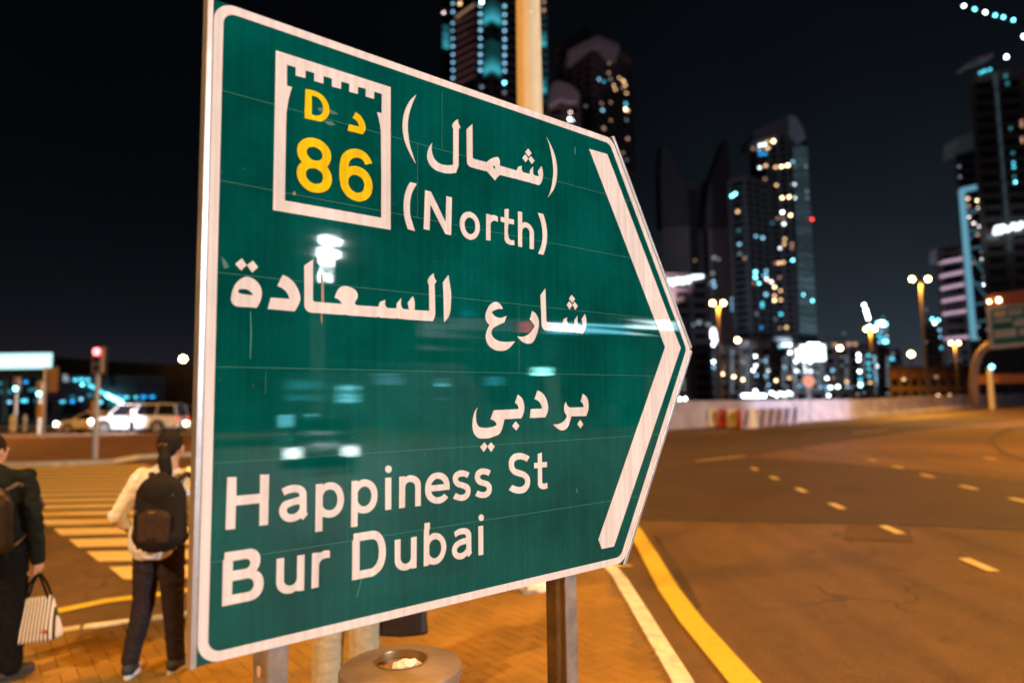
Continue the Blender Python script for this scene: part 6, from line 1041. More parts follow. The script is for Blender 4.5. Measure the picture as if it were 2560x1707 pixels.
# pink banded building, blue framed building and the big dark tower on the right
Hb = Bld('banded_building', 'building with six glowing pink floor bands right of the tallest lamp', 'building', [(2366, 232), (2438, 228)], 628, m=M_towerb, bay=6)
E_pink = emit('pink_band', (.62, .42, .56), .85)
for y0, y1, x0 in ((658, 646, 2346), (692, 678, 2349), (723, 709, 2352), (754, 742, 2354), (786, 776, 2356), (848, 841, 2361)): Hb.line(x0, y0, x0 + 67, y1, E_pink, 8, 'glowing_band')
roof_poly(Hb, [(2341, 655), (2343, 622), (2352, 620), (2358, 640), (2356, 655)], 226, M_crown, 'corner_fin', 4)
Gb = Bld('framed_building', 'building outlined by a blue lit frame with cross bracing beside the dark tower', 'building', [(2434, 214), (2496, 214)], 470, m=M_glassf, bay=6)
E_blue = emit('blue_frame', (.16, .42, .56), .80); E_blued = emit('blue_brace', (.10, .26, .34), .42)
for (a0, a1, w_, m_) in (((2402, 478), (2432, 850), 15, E_blue), ((2449, 478), (2470, 730), 7, E_blued)): Gb.line(*a0, *a1, m_, w_, 'frame_light')
Gb.line(2398, 478, 2452, 466, E_blue, 12, 'frame_light')
for k, y in enumerate((527, 575, 618, 657, 708, 758, 802)): Gb.line(2412 + k * 4, y + 4, 2458 + k * 2, y - 2, E_blued, 5, 'frame_light')
for k, (y0, y1) in enumerate(((540, 520), (600, 560), (640, 690), (700, 745))): Gb.line(2418 + k * 4, y0, 2458 + k * 2, y1, E_blued, 3.5, 'cross_brace')
for x, y, c, w in X7((632, 1218, 'a', 5), (692, 1230, 'A', 4), (637, 1265, 'd', 5), (692, 1277, 'p', 3.2), (640, 1332, 'p', 3), (668, 1370, 'p', 4), (702, 1388, 'p', 3), (692, 1440, 'd', 6), (715, 1545, 'e', 6)) + V5((1235, 150, 'p', 3), (1165, 185, 'a', 5), (1200, 185, 'p', 3), (1250, 295, 'e', 6), (1252, 352, 'W', 3.5), (1203, 680, 'e', 6), (1280, 703, 'e', 6), (1205, 775, 'e', 5)): Gb.win(x, y, c, w, w)
Gm = Bld('framed_building', 'dim grey topped block rising behind the blue framed building', 'building', [(2432, 262), (2492, 262)], 380, m=M_tower, bay=6)
roof_poly(Gm, [(2398, 384), (2396, 342), (2440, 330), (2444, 368)], 260, mat('grey_top', (.55, .62, .66), .8), 'grey_top', 10)
for x, y, c, w, h in X7((688, 840, 'p', 2.2, 10), (690, 872, 'p', 3.6, 5), (580, 1022, 'e', 5, 5), (585, 1085, 'e', 5, 5)): Gm.win(x, y, c, w, h)
Fb = Bld('tower', 'big dark tower with glowing white letters at the right edge', 'tower', [(2484, 200), (2760, 196)], 190, m=M_tower, group=GT, bay=7)
roof_poly(Fb, [(2422, 160), (2424, 150), (2450, 138), (2482, 134), (2484, 142), (2452, 148), (2428, 162)], 196, M_crown, 'roof_rim', 6)
for x, y, c, w, h in X7((710, 450, 'c', 5, 5), (735, 440, 'c', 7, 5), (768, 430, 'c', 5, 5), (865, 470, 'k', 6, 8), (875, 515, 'k', 6, 8), (895, 790, 'k', 6, 6), (908, 940, 'k', 6, 6), (912, 1000, 'c', 4, 5), (915, 1027, 'c', 5, 5), (917, 1085, 'k', 6, 6), (922, 1118, 'C', 4, 4), (962, 760, 'd', 3, 20), (965, 860, 'd', 3, 16)): Fb.win(x, y, c, w, h)
for k in range(10): Fb.line(2160 + (800 + 9 * k) / 2.45, (450 + 110 * k) / 2.45, 2160 + (806 + 9 * k) / 2.45, (550 + 110 * k) / 2.45, bpy.data.materials['glass_glow_0'], 4, 'vertical_fin_sheen')
mb = MB(); P = at(2516, 143, 194) - Vector((Fb.o.x, Fb.o.y, RZ)); mb.ball(P, .42, 10, 6); mb.build('roof_light', EM['W'], Fb.t)
mb = MB(); P = at(2560, 92, 194) - Vector((Fb.o.x, Fb.o.y, RZ)); mb.ball(P, .45, 10, 6); mb.build('roof_light', EM['W'], Fb.t)
added_roof_flood(LB[8][2], 0, (2440, 620), 214, 13000, (.62, .72, .95), 60)
# glowing letters D A M... running off the frame, slanted forward
E_let = emit('glowing_letters', (.85, 1.0, 1.0), 2.6)
def glyph(strokes, x0, base, wpx, hpx, slant, d=193.5, th=1.0, sw=1.0):
    mb = MB()
    for (ax, ay), (bx, by) in strokes:
        f = lambda u, v: at(x0 + u * wpx + v * slant, base[0] + (x0 + u * wpx - 2483) * base[1] - v * hpx, d) - Vector((Fb.o.x, Fb.o.y, RZ))
        mb.bar(f(ax, ay), f(bx, by), sw, .5)
    return mb.build('letter', E_let, Fb.t)
bs = (585, -.17)
glyph([((0, 0), (0, 1)), ((0, 1), (.7, 1)), ((.7, 1), (1, .6)), ((1, .6), (1, .4)), ((1, .4), (.7, 0)), ((.7, 0), (0, 0)), ((.35, .3), (.35, .7)), ((.65, .35), (.65, .65))], 2487, bs, 24, 17, 4)
glyph([((0, 0), (.5, 1)), ((.5, 1), (1, 0)), ((.2, .35), (.8, .35))], 2519, bs, 22, 18, 4)
glyph([((0, 0), (0, 1)), ((0, 1), (.5, .4)), ((.5, .4), (1, 1)), ((1, 1), (1, 0))], 2547, bs, 24, 18, 4)
glyph([((0, 0), (.5, 1)), ((.5, 1), (1, 0)), ((.2, .35), (.8, .35))], 2579, bs, 22, 18, 4)
glyph([((1, 1), (.3, 1)), ((.3, 1), (0, .6)), ((0, .6), (0, .4)), ((0, .4), (.3, 0)), ((.3, 0), (1, 0))], 2608, bs, 22, 18, 4)
cr = thing('tower_crane', 'string of six cold lights along a crane jib at the top right corner', 'crane'); pts = [at(2160 + x / 2.45, y / 2.45, 230) for x, y in ((612, 38), (678, 58), (742, 77), (804, 95), (854, 107), (915, 124), (1100, 180), (1240, 222))]; o0 = pts[-1]; cr.location = (o0.x, o0.y, RZ)
ql = [p - Vector((o0.x, o0.y, RZ)) for p in pts]; mb = MB(); mb.bar(ql[0] + Vector((0, .6, .3)), ql[-1] + Vector((0, .6, .3)), .7); mb.build('jib', M_dark, cr); mb = MB(); mb.bar((0, 1.3, 0), (0, 1.3, ql[-1].z + 6), 1.0); mb.build('mast', M_dark, cr)
for k, p in enumerate(ql[:6]): mb = MB(); mb.ball(p, .42, 10, 6); mb.build('crane_light', EM['W' if k in (0, 2) else 'C'], cr)
# left: dark mound, long low station building, lit billboard
mnd = MB(); 
pr = [(-260, 1012), (-260, 880), (60, 884), (160, 896), (330, 906), (520, 914), (620, 925), (760, 960), (830, 1012)]
f = [at(x, y, 190) for x, y in pr]; k = len(f); b_ = [p + Vector((0, 60, 0)) for p in f]
o = link('hill', mesh(f + b_, [tuple(range(k)), tuple(range(k, 2 * k))[::-1]] + [(i, (i + 1) % k, k + (i + 1) % k, k + i) for i in range(k)], False, True), None, mat('dark_slope', (.07, .04, .02), .95, 0, .4, .03), 'dark slope behind the cars on the left', kind='structure')
St = Bld('station_building', 'long low building with rows of cyan lights behind the waiting cars', 'building', [(-60, 98), (408, 104)], 958, m=M_tower, floors=3.0, bay=3.5)
def L4(*a): return [(x / 4.612, 840 + y / 4.612, *r) for x, y, *r in a]
for x, y, c, w, h in L4((30, 545, 'k', 22, 8), (310, 530, 'u', 6, 6), (60, 755, 'c', 10, 8), (120, 760, 'b', 6, 6), (290, 745, 'c', 12, 7), (430, 745, 'k', 6, 8), (770, 500, 'e', 12, 12), (760, 460, 'e', 8, 8), (880, 505, 'c', 8, 7), (950, 500, 'c', 8, 7), (1020, 505, 'c', 7, 7), (960, 560, 'C', 6, 4), (730, 740, 'c', 9, 12), (845, 750, 'u', 7, 8), (845, 700, 'k', 5, 6), (945, 725, 'b', 5, 8), (1045, 680, 'k', 10, 8), (1165, 760, 'c', 8, 8), (1380, 700, 'u', 7, 6), (1460, 705, 'c', 10, 6), (1575, 705, 'c', 6, 6), (1660, 700, 'u', 10, 6), (1760, 700, 'u', 10, 6), (1640, 755, 'k', 12, 4), (80, 640, 'k', 26, 10), (380, 620, 'k', 14, 8)): St.win(x, y, c, w, h)
St.line(1030 / 4.612, 840 + 560 / 4.612, 1240 / 4.612, 840 + 680 / 4.612, EM['c'], 6, 'escalator_light'); St.line(1240 / 4.612, 840 + 680 / 4.612, 1420 / 4.612, 840 + 765 / 4.612, EM['C'], 8, 'escalator_light', .9)
pt = thing('purple_wall', 'dim purplish wall panel below the tan board', 'wall'); a = at(137, 985, 90); pt.location = (a.x, a.y, RZ); mb = MB(); mb.box((0, 0, (a.z - RZ)), (2.6, .4, 1.8)); mb.box((0, 0, (a.z - RZ - .9) / 2), (.6, .3, a.z - RZ - .9)); mb.build('panel', mat('purple_panel', (.20, .12, .18), .7), pt)
bb = thing('billboard', 'wide glowing white billboard over the station at the left edge', 'billboard'); c0, c1 = at(-120, 924, 92), at(130, 882, 92); bb.location = (c0.x, c0.y, 0)
W_ = c1.x - c0.x
mb = MB(); mb.box((W_ / 2, .3, (c0.z + c1.z) / 2), (W_ + .5, .4, c1.z - c0.z + .4)); mb.build('frame', M_dark, bb)
mb = MB(); mb.box((W_ / 2, 0, (c0.z + c1.z) / 2), (W_, .2, c1.z - c0.z)); mb.build('lit_panel', emit('billboard_glow', (.55, .90, .90), 1.5), bb)
for x0, x1, z_ in ((.30, .62, .48), (.67, .80, .5), (.82, .965, .48), (.05, .26, .5)): mb = MB(); mb.box((W_ * (x0 + x1) / 2, -.14, c0.z + (c1.z - c0.z) * z_), (W_ * (x1 - x0), .05, (c1.z - c0.z) * .42)); mb.build('lettering_block', emit('billboard_white', (.9, 1.0, 1.0), 2.4) if 'billboard_white' not in bpy.data.materials else bpy.data.materials['billboard_white'], bb)
for x in (2, W_ / 2, W_ - 2): mb = MB(); mb.bar((x, .8, RZ), (x, .8, c1.z), .5); mb.build('support_post', M_conc, bb)
mb = MB(); mb.box((W_ / 2 - .5, 1.6, c0.z - .75), (W_, 2.5, 1.0)); mb.build('soffit', mat('soffit', (.16, .09, .06), .8), bb)
# ------------------------------------------------------------------ out of frame on the right: lit forecourt mirrored in the sign
fs = thing('petrol_station', 'lit petrol station across the road to the right, seen only as glints in the sign', 'building', (40, 0, RZ))
E_f1 = emit('canopy_light', (.18, .78, 1.0), 18); E_f2 = emit('canopy_white', (.7, .95, 1.0), 28)
mb = MB(); mb.box((4, -2.5, 6.35), (10, 17, .9)); mb.build('canopy', mat('canopy_paint', (.12, .12, .14), .6), fs)
mb = MB(); mb.box((-1.05, 1.0, 6.15), (.1, 7.6, .42)); mb.build('fascia_light', E_f1, fs)
mb = MB(); mb.box((-1.05, -4.2, 6.15), (.1, .5, .42)); mb.build('fascia_light', emit('fascia_red', (1, .1, .15), 20), fs)
mb = MB(); mb.box((-1.06, 3.3, 6.2), (.1, 2.6, .5)); mb.build('fascia_light', E_f2, fs)
for y in (-3.2, 3.5): mb = MB(); mb.box((4, y, 3), (.5, .5, 5.9)); mb.build('column', M_conc, fs)
mb = MB(); mb.box((-.2, -3.4, 3.75), (.3, .9, .45)); mb.build('flood_light', emit('flood', (.3, 1, .92), 90), fs)
mb = MB(); mb.box((10, -12, 2.5), (5, 26, 5)); mb.build('shop_wall', M_tower, fs)
for y in (-15.4, -17.0): mb = MB(); mb.box((-6.5, y, 1.0), (.2, .35, 1.1)); mb.build('lit_pump', emit('pump_light', (.2, .85, 1.0), 25) if 'pump_light' not in bpy.data.materials else bpy.data.materials['pump_light'], fs)
for y, z, w_, m in ((-16.2, 3.4, 2.0, 'b'), (-16.4, 4.2, 2.0, 'b'), (-19.5, 2.6, 1.5, 'C'), (-23, 3.0, 3, 'c'), (-8, 3.2, 1.2, 'c'), (-12, 3.0, .6, 'C'), (-10, 8.6, .8, 'u')): mb = MB(); mb.box((7.4, y, z), (.1, w_, .5)); mb.build('shop_window', emit('shop_' + m, COLS[m][0], COLS[m][1] * 2.5), fs)
# ------------------------------------------------------------------ people
def capsule(mb, a, ra, b, rb, n=14):
    a, b = Vector(a), Vector(b); d = b - a; L = d.length
    if L < 1e-5: return mb.ball(a, ra)
    d.normalize(); x = d.orthogonal().normalized(); y = d.cross(x); prof = []
    for k in range(1, 6): t = -math.pi / 2 + math.pi / 2 * k / 5; prof.append((a + d * (ra * math.sin(t)), ra * math.cos(t)))
    for k in range(0, 5): t = math.pi / 2 * k / 5; prof.append((b + d * (rb * math.sin(t)), rb * math.cos(t)))
    V = [a - d * ra]; F = []
    for c, r in prof: V += [c + (x * math.cos(2 * math.pi * j / n) + y * math.sin(2 * math.pi * j / n)) * r for j in range(n)]
    V.append(b + d * rb); m = len(prof)
    F += [(0, 1 + (j + 1) % n, 1 + j) for j in range(n)]
    for i in range(m - 1): o = 1 + i * n; F += [(o + j, o + (j + 1) % n, o + n + (j + 1) % n, o + n + j) for j in range(n)]
    o = 1 + (m - 1) * n; F += [(o + j, o + (j + 1) % n, len(V) - 1) for j in range(n)]
    return mb.add(V, F)
def ellipsoid(mb, c, r, rot=None):
    t = MB(); t.ball((0, 0, 0), r, 18, 12); M = Matrix.Translation(c) @ (rot.to_4x4() if rot is not None else Matrix.Identity(4))
    return mb.add([M @ v for v in t.v], t.f)
def fuse(name, prims, m, parent, voxel=.010, smooth=6, wrinkle=0.0, wscale=14, wz=1.0, clip=None):
    mb = MB()
    for p in prims:
        if p[0] == 'c': capsule(mb, *p[1:])
        elif p[0] == 'e': ellipsoid(mb, *p[1:])
        elif p[0] == 'b':
            mb.box(*p[1:])
    me = mesh(mb.v, mb.f, False, True); o = bpy.data.objects.new('tmp', me); COL.objects.link(o)
    r = o.modifiers.new('r', 'REMESH'); r.mode = 'VOXEL'; r.voxel_size = voxel
    s = o.modifiers.new('s', 'SMOOTH'); s.iterations = smooth; s.factor = .5
    dg = bpy.context.evaluated_depsgraph_get(); m2 = bpy.data.meshes.new_from_object(o.evaluated_get(dg)); bpy.data.objects.remove(o); bpy.data.meshes.remove(me)
    if wrinkle or clip:
        bm = bmesh.new(); bm.from_mesh(m2)
        if clip:
            for co, no in clip:
                g = bm.verts[:] + bm.edges[:] + bm.faces[:]; r_ = bmesh.ops.bisect_plane(bm, geom=g, plane_co=co, plane_no=no, clear_outer=True)
                ed = [e for e in r_['geom_cut'] if isinstance(e, bmesh.types.BMEdge)]; bmesh.ops.holes_fill(bm, edges=ed)
        if wrinkle:
            bm.normal_update()
            for v in bm.verts:
                q = Vector((v.co.x * wscale, v.co.y * wscale, v.co.z * wscale * wz)); v.co += v.normal * wrinkle * (noise.noise(q) + .5 * noise.noise(q * 2.3))
        bm.to_mesh(m2); bm.free()
    m2.materials.clear(); m2.materials.append(m); m2.polygons.foreach_set('use_smooth', [True] * len(m2.polygons))
    return link(name, m2, parent)
M_skin = mat('skin', (.50, .27, .17), .5, 0, .1, 20); M_hair = mat('dark_hair', (.010, .007, .005), .7, 0, .5, 90, .9, 220, spec=.25)
def hand(prims, wrist, d, side, up, curl=.5, s=1.0):
    # wrist point, direction of the fingers, side vector towards the thumb, up = back of the hand
    d, side, up = Vector(d).normalized(), Vector(side).normalized(), Vector(up).normalized(); w = Vector(wrist)
    prims.append(('c', w, .026 * s, w + d * .045 * s, .030 * s)); 
    for k, (o_, L) in enumerate(((.026, .072), (.009, .080), (-.009, .075), (-.026, .060))):
        b = w + d * .075 * s + side * o_ * s; prims.append(('c', w + d * .03 * s + side * o_ * .8 * s, .013 * s, b, .0105 * s))
        a1 = (d * math.cos(curl * .8) - up * math.sin(curl * .8)); p1 = b + a1 * L * .5 * s; a2 = (d * math.cos(curl * 2) - up * math.sin(curl * 2)); p2 = p1 + a2 * L * .5 * s
        prims.append(('c', b, .0100 * s, p1, .0092 * s)); prims.append(('c', p1, .0092 * s, p2, .0078 * s))
    t0 = w + d * .02 * s + side * .024 * s; t1 = t0 + (d * .6 + side * .7 - up * .1).normalized() * .042 * s; t2 = t1 + (d * .9 + side * .25 - up * .35).normalized() * .032 * s
    prims += [('c', t0, .014 * s, t1, .0115 * s), ('c', t1, .0115 * s, t2, .009 * s)]
def head_prims(c, yaw=0.0):
    Rz = Matrix.Rotation(yaw, 3, 'Z'); f = lambda x, y, z: c + Rz @ Vector((x, y, z))
    return [('e', f(0, -.010, .028), (.076, .092, .092)), ('e', f(0, .028, -.030), (.058, .066, .078)), ('c', f(0, .062, -.075), .022, f(0, .058, -.068), .024), ('c', f(0, .088, .008), .010, f(0, .104, -.022), .014),
            ('e', f(-.074, .0, -.004), (.012, .022, .032)), ('e', f(.074, .0, -.004), (.012, .022, .032)), ('e', f(0, .086, -.048), (.024, .012, .008)), ('c', f(-.030, .078, .012), .014, f(-.028, .080, .012), .014), ('c', f(.030, .078, .012), .014, f(.028, .080, .012), .014),
            ('c', f(0, -.012, -.06), .052, f(0, -.018, -.14), .058)], f
def face(c, f, parent):
    for s in (-1, 1):
        mb = MB(); mb.ball(f(s * .031, .084, .010), .0105, 10, 8); e = mb.build('eye', mat('eye_white', (.7, .68, .66), .2) if 'eye_white' not in bpy.data.materials else bpy.data.materials['eye_white'], parent, smooth=True)
        mb = MB(); mb.ball(f(s * .031, .0925, .010), .0048, 8, 6); mb.build('pupil', M_black, e)
    mb = MB(); mb.ball(f(0, .0935, -.048), (.021, .006, .005), 10, 6); mb.build('lips', mat('lips', (.40, .14, .12), .5) if 'lips' not in bpy.data.materials else bpy.data.materials['lips'], parent, smooth=True)
def person(label, loc, J, cloth):
    """J: joints in local metres, facing +Y; cloth: materials and lengths"""
    t = thing('person', label, 'person', loc); V = lambda k: Vector(J[k])
    hc = V('head'); hp, hf = head_prims(hc, J.get('yaw', 0)); B_ = list(hp)
    B_ += [('c', V('neck'), .050, hc + Vector((0, -.01, -.06)), .048), ('e', V('chest'), (.150, .095, .17)), ('e', V('waist'), (.128, .088, .14)), ('e', V('pelvis'), (.150, .105, .12)), ('c', V('shL') , .052, V('shR'), .052)]
    for s in 'LR':
        B_ += [('c', V('sh' + s), .050, V('el' + s), .036), ('c', V('el' + s), .036, V('wr' + s), .024), ('c', V('hip' + s), .082, V('kn' + s), .052), ('c', V('kn' + s), .054, V('an' + s), .036), ('c', V('an' + s) + Vector((0, .0, -.03)), .032, V('an' + s) + Vector((0, .14, -.052)), .026)]
        hd = J['hand' + s]; hand(B_, V('wr' + s) + Vector(hd[0]) * .0, *hd, s=J.get('hs', .95))
    body = fuse('body', B_, M_skin, t, .0066, 3); face(hc, hf, body)
    # trousers
    q = cloth['leg']; T_ = [('e', V('pelvis') + Vector((0, 0, 0)), (q['hipw'], .120, .135)), ('e', V('pelvis') + Vector((0, -.03, -.03)), (q['hipw'] * .92, .12, .11))]
    for s in 'LR': T_ += [('c', V('hip' + s), q['r'][0], V('kn' + s), q['r'][1]), ('c', V('kn' + s), q['r'][1], V('an' + s) + Vector((0, 0, q['hem'])), q['r'][2])]
    fuse('trousers', T_, q['m'], t, .010, 5, q.get('wr', .006), 22, 1.8, clip=[(Vector((0, 0, V('anL').z + q['hem'] - .03)), Vector((0, 0, -1)))])
    # top
    q = cloth['top']; S_ = [('e', V('chest') + Vector((0, 0, .0)), (.178, .122, .185)), ('e', V('waist'), (q['waist'], .118, .17)), ('c', V('shL') + Vector((0, 0, -.006)), .066, V('shR') + Vector((0, 0, -.006)), .066), ('e', V('pelvis') + Vector((0, 0, .05)), (q['hem'], .142, .12)), ('e', V('pelvis') + Vector((0, 0, -.03)), (q['hem'], .152, .14)), ('c', V('neck') - Vector((0, 0, .06)), .07, V('neck') - Vector((0, 0, .01)), .060)]
    for s in 'LR':
        end = V('el' + s).lerp(V('wr' + s), q['sleeve']); S_ += [('c', V('sh' + s), .066, V('el' + s), .052), ('c', V('el' + s), .052, end, .043)]
    top = fuse('shirt' if not q.get('jacket') else 'jacket', S_, q['m'], t, .010, 5, q.get('wr', .007), 16, 1.3, clip=[(Vector((0, 0, q['zhem'])), Vector((0, 0, -1)))])
    for s in 'LR':
        a = V('an' + s); q2 = cloth['shoe']; fx = J.get('foot' + s, (0, 1, 0)); d = Vector(fx).normalized()
        sh = fuse('shoe', [('c', a + Vector((0, 0, -.025)) - d * .02, .046, a + d * .13 + Vector((0, 0, -.045)), .038), ('e', a - d * .03 + Vector((0, 0, -.03)), (.042, .048, .045)), ('c', a + d * .06 + Vector((0, 0, -.042)), .046, a + d * .15 + Vector((0, 0, -.05)), .036)], q2['m'], t, .007, 3, clip=[(Vector((0, 0, .012)), Vector((0, 0, -1)))])
        so = MB(); pts = []
        sd = Vector((d.y, -d.x, 0))
        for k in range(20):
            an_ = 2 * math.pi * k / 20; u = math.cos(an_); pts.append(a + d * (.055 + .132 * u) + sd * (.043 * math.sin(an_) * (1 + .12 * u)))
        so.add([Vector((p.x, p.y, .002)) for p in pts] + [Vector((p.x, p.y, .028)) for p in pts], [tuple(range(20))[::-1], tuple(range(20, 40))] + [(i, (i + 1) % 20, 20 + (i + 1) % 20, 20 + i) for i in range(20)])
        so.build('sole', q2['sole'], sh)
    return t, V, hf
def backpack(label, loc, w, h, d, m, m2, studs=False, rotz=0.0, lean=0.0):
    t = thing('backpack', label, 'backpack', loc, rotz)
    pr = [('b', (0, 0, 0), (w * .72, d * .62, h * .80)), ('e', (0, 0, h * .30), (w * .46, d * .44, h * .22)), ('e', (0, -.01, -h * .28), (w * .50, d * .55, h * .20)), ('c', (-w * .36, 0, -h * .30), d * .34, (-w * .34, 0, h * .26), d * .30), ('c', (w * .36, 0, -h * .30), d * .34, (w * .34, 0, h * .26), d * .30)]
    body = fuse('main_bag', pr, m, t, .010, 10, .004, 18)
    fuse('front_pocket', [('b', (0, -d * .42, -h * .16), (w * .60, d * .34, h * .34)), ('e', (0, -d * .42, -h * .02), (w * .34, d * .20, h * .12))], m2, t, .008, 8, .003, 20)
    for s in (-1, 1):
        mb = MB(); mb.tube([(s * w * .25, d * .22, h * .42), (s * w * .36, d * .55, h * .50), (s * w * .36, d * 1.5, h * .42), (s * w * .36, d * 2.0, h * .12), (s * w * .42, d * 1.3, -h * .18), (s * w * .42, d * .5, -h * .34), (s * w * .38, d * .2, -h * .38)], [.014, .018, .018, .016, .012, .010, .010], 8); mb.build('strap', m2, t, smooth=True)
        mb = MB(); mb.tube([(s * w * .30, -d * .30, h * .30), (s * w * .42, -d * .25, h * .05), (s * w * .44, -d * .25, -h * .25)], .003, 6); mb.build('zip', M_steel, t)
    mb = MB(); mb.tube([(-.03, 0, h * .46), (-.028, 0, h * .53), (.028, 0, h * .53), (.03, 0, h * .46)], .008, 8); mb.build('carry_loop', m2, t, smooth=True)
    mb = MB(); mb.box((0, -d * .64, h * .06), (.045, .004, .016)); mb.build('zip_pull', M_brass, t)
    if studs:
        rn = random.Random(4)
        for i in range(26):
            a = math.pi * 2 * i / 13; r_ = 1 if i < 13 else .45
            x, z = w * .30 * math.cos(a) * r_, h * .24 * math.sin(a) * r_ - .02; mb = MB(); mb.ball((x, -d * .60 - .004, z - h * .10), .006, 8, 6); mb.build('stud', mat('stud_metal', (.8, .7, .6), .2, .9) if 'stud_metal' not in bpy.data.materials else bpy.data.materials['stud_metal'], t)
    return t
# woman in the white shirt
Jw = dict(head=(.07, .01, 1.490), neck=(.05, -.005, 1.36), chest=(.035, 0, 1.20), waist=(0, .01, 1.04), pelvis=(.0, 0, .88), shL=(-.108, -.01, 1.295), shR=(.195, -.01, 1.295), elL=(-.232, -.09, 1.05), wrL=(-.150, .035, .885),
          elR=(.245, -.03, 1.06), wrR=(.235, .07, .84), hipL=(-.060, 0, .85), hipR=(.088, 0, .85), knL=(-.088, .02, .46), knR=(.115, .01, .46), anL=(-.135, -.04, .082), anR=(.135, .03, .082),
          handL=((.55, .35, -.75), (.3, .9, .2), (-.85, .2, -.3), .5), handR=((0, .15, -1), (0, 1, .15), (1, 0, 0), .35), yaw=R(4), footL=(-.25, 1, 0), footR=(.15, 1, 0))
M_wshirt = mat('cream_shirt', (.80, .80, .84), .85, 0, .08, 30, .3, 90); M_jean = mat('dark_jeans', (.030, .020, .022), .92, 0, .35, 40, .3, 120, spec=.2); M_whs = mat('white_shoe', (.75, .72, .70), .6); M_blks = mat('black_shoe', (.03, .03, .03), .6)
wl = Vector((-2.43, 4.72, 0))
wt, WV, whf = person('person with a ponytail in a white shirt and dark jeans, hand on hip', wl, Jw, dict(leg=dict(hipw=.158, r=(.096, .070, .056), hem=.02, m=M_jean, wr=.006), top=dict(m=M_wshirt, waist=.158, hem=.182, sleeve=.35, zhem=.765, wr=.010), shoe=dict(m=M_blks, sole=M_whs)))
hc = WV('head')
hair = fuse('hair', [('e', whf(0, -.016, .040), (.083, .098, .088)), ('e', whf(0, -.050, .008), (.070, .064, .068)), ('c', whf(0, -.09, .0), .040, whf(.006, -.125, -.015), .034)], M_hair, wt, .0075, 4, .0035, 40, .25, clip=[(whf(0, .055, 0), Vector((0, 1, .35)))])
fuse('ponytail', [('c', whf(.006, -.118, -.012), .030, whf(.026, -.160, -.070), .044), ('c', whf(.026, -.160, -.070), .044, whf(.040, -.155, -.15), .040), ('c', whf(.040, -.155, -.15), .040, whf(.048, -.140, -.225), .012)], M_hair, wt, .0075, 3, .003, 60, .3)
for k in range(5): mb = MB(); mb.ball(whf(-.02 + .012 * k, -.146 - .004 * (k % 2), .028 + .007 * (k % 3)), (.006, .004, .005), 8, 6); mb.build('hair_clip', M_brass, wt)
backpack('dark brown backpack on the back of the person in the white shirt', wl + Vector((.120, -.205, 1.075)), .330, .50, .17, mat('brown_black_fabric', (.010, .007, .005), .85, 0, .3, 30, .3, 90, spec=.3), mat('brown_fabric', (.035, .017, .009), .8, 0, .3, 30, .3, 90, spec=.3))
# person with the striped bag
J1 = dict(head=(-.085, .02, 1.485), neck=(-.03, -.005, 1.365), chest=(0, 0, 1.20), waist=(0, .01, 1.0), pelvis=(0, 0, .88), shL=(-.175, -.01, 1.31), shR=(.175, -.01, 1.31), elL=(-.25, -.02, 1.03), wrL=(-.25, .06, .80),
          elR=(.255, -.02, 1.03), wrR=(.262, .02, .745), hipL=(-.085, 0, .85), hipR=(.085, 0, .85), knL=(-.12, .02, .46), knR=(.115, .01, .46), anL=(-.22, .05, .082), anR=(.135, -.03, .082),
          handL=((0, .1, -1), (0, 1, .1), (-1, 0, 0), .4), handR=((-.1, .12, -1), (.1, 1, .1), (1, 0, -.1), 1.1), yaw=R(-12), footL=(-.1, 1, 0), footR=(.25, 1, 0))
M_jack = mat('dark_green_jacket', (.006, .009, .006), .9, 0, .3, 20, .3, 70, spec=.2); M_blkt = mat('black_trousers', (.006, .005, .005), .95, 0, .3, 30, spec=.15)
pl_ = Vector((-3.47, 4.66, 0))
pt_, PV, phf = person('person in a dark green jacket at the left edge, holding a striped bag', pl_, J1, dict(leg=dict(hipw=.182, r=(.112, .085, .074), hem=.0, m=M_blkt, wr=.006), top=dict(m=M_jack, waist=.178, hem=.198, sleeve=.93, zhem=.735, wr=.010, jacket=True), shoe=dict(m=M_blks, sole=M_blks)))
fuse('hair', [('e', phf(0, -.012, .036), (.085, .100, .095)), ('e', phf(0, -.040, .0), (.079, .070, .082)), ('e', phf(0, -.06, -.04), (.06, .045, .05))], M_hair, pt_, .0075, 4, .0025, 60, .3, clip=[(phf(0, .055, 0), Vector((0, 1, .35)))])
fuse('collar', [('c', PV('neck') + Vector((-.05, .03, -.035)), .032, PV('neck') + Vector((.06, -.02, -.035)), .032), ('c', PV('neck') + Vector((-.06, -.03, -.03)), .03, PV('neck') + Vector((.05, .03, -.03)), .03)], mat('yellow_collar', (.60, .45, .14), .8), pt_, .008, 4)
backpack('dark studded backpack worn by the person in the green jacket', pl_ + Vector((.075, -.215, 1.045)), .32, .46, .18, mat('black_leather', (.018, .012, .011), .45, 0, .3, 30), mat('brown_leather', (.06, .032, .02), .5, 0, .3, 30), studs=True)
tote = thing('tote_bag', 'black and white striped cloth bag hanging from the hand at the left', 'bag', pl_ + Vector((.262, .03, 0)))
mt = bpy.data.materials.new('striped_cloth'); mt.use_nodes = True; n, l = mt.node_tree.nodes, mt.node_tree.links; b = n['Principled BSDF']; tcx = n.new('ShaderNodeTexCoord'); sp_ = n.new('ShaderNodeSeparateXYZ'); l.new(tcx.outputs['Object'], sp_.inputs[0])
m1 = n.new('ShaderNodeMath'); m1.operation = 'MULTIPLY_ADD'; m1.inputs[1].default_value = 205; m1.inputs[2].default_value = .8
ms = n.new('ShaderNodeMath'); ms.operation = 'MULTIPLY_ADD'; l.new(sp_.outputs['Z'], ms.inputs[0]); l.new(sp_.outputs['X'], ms.inputs[1]); l.new(sp_.outputs['X'], ms.inputs[2]); ms.operation = 'MULTIPLY_ADD'
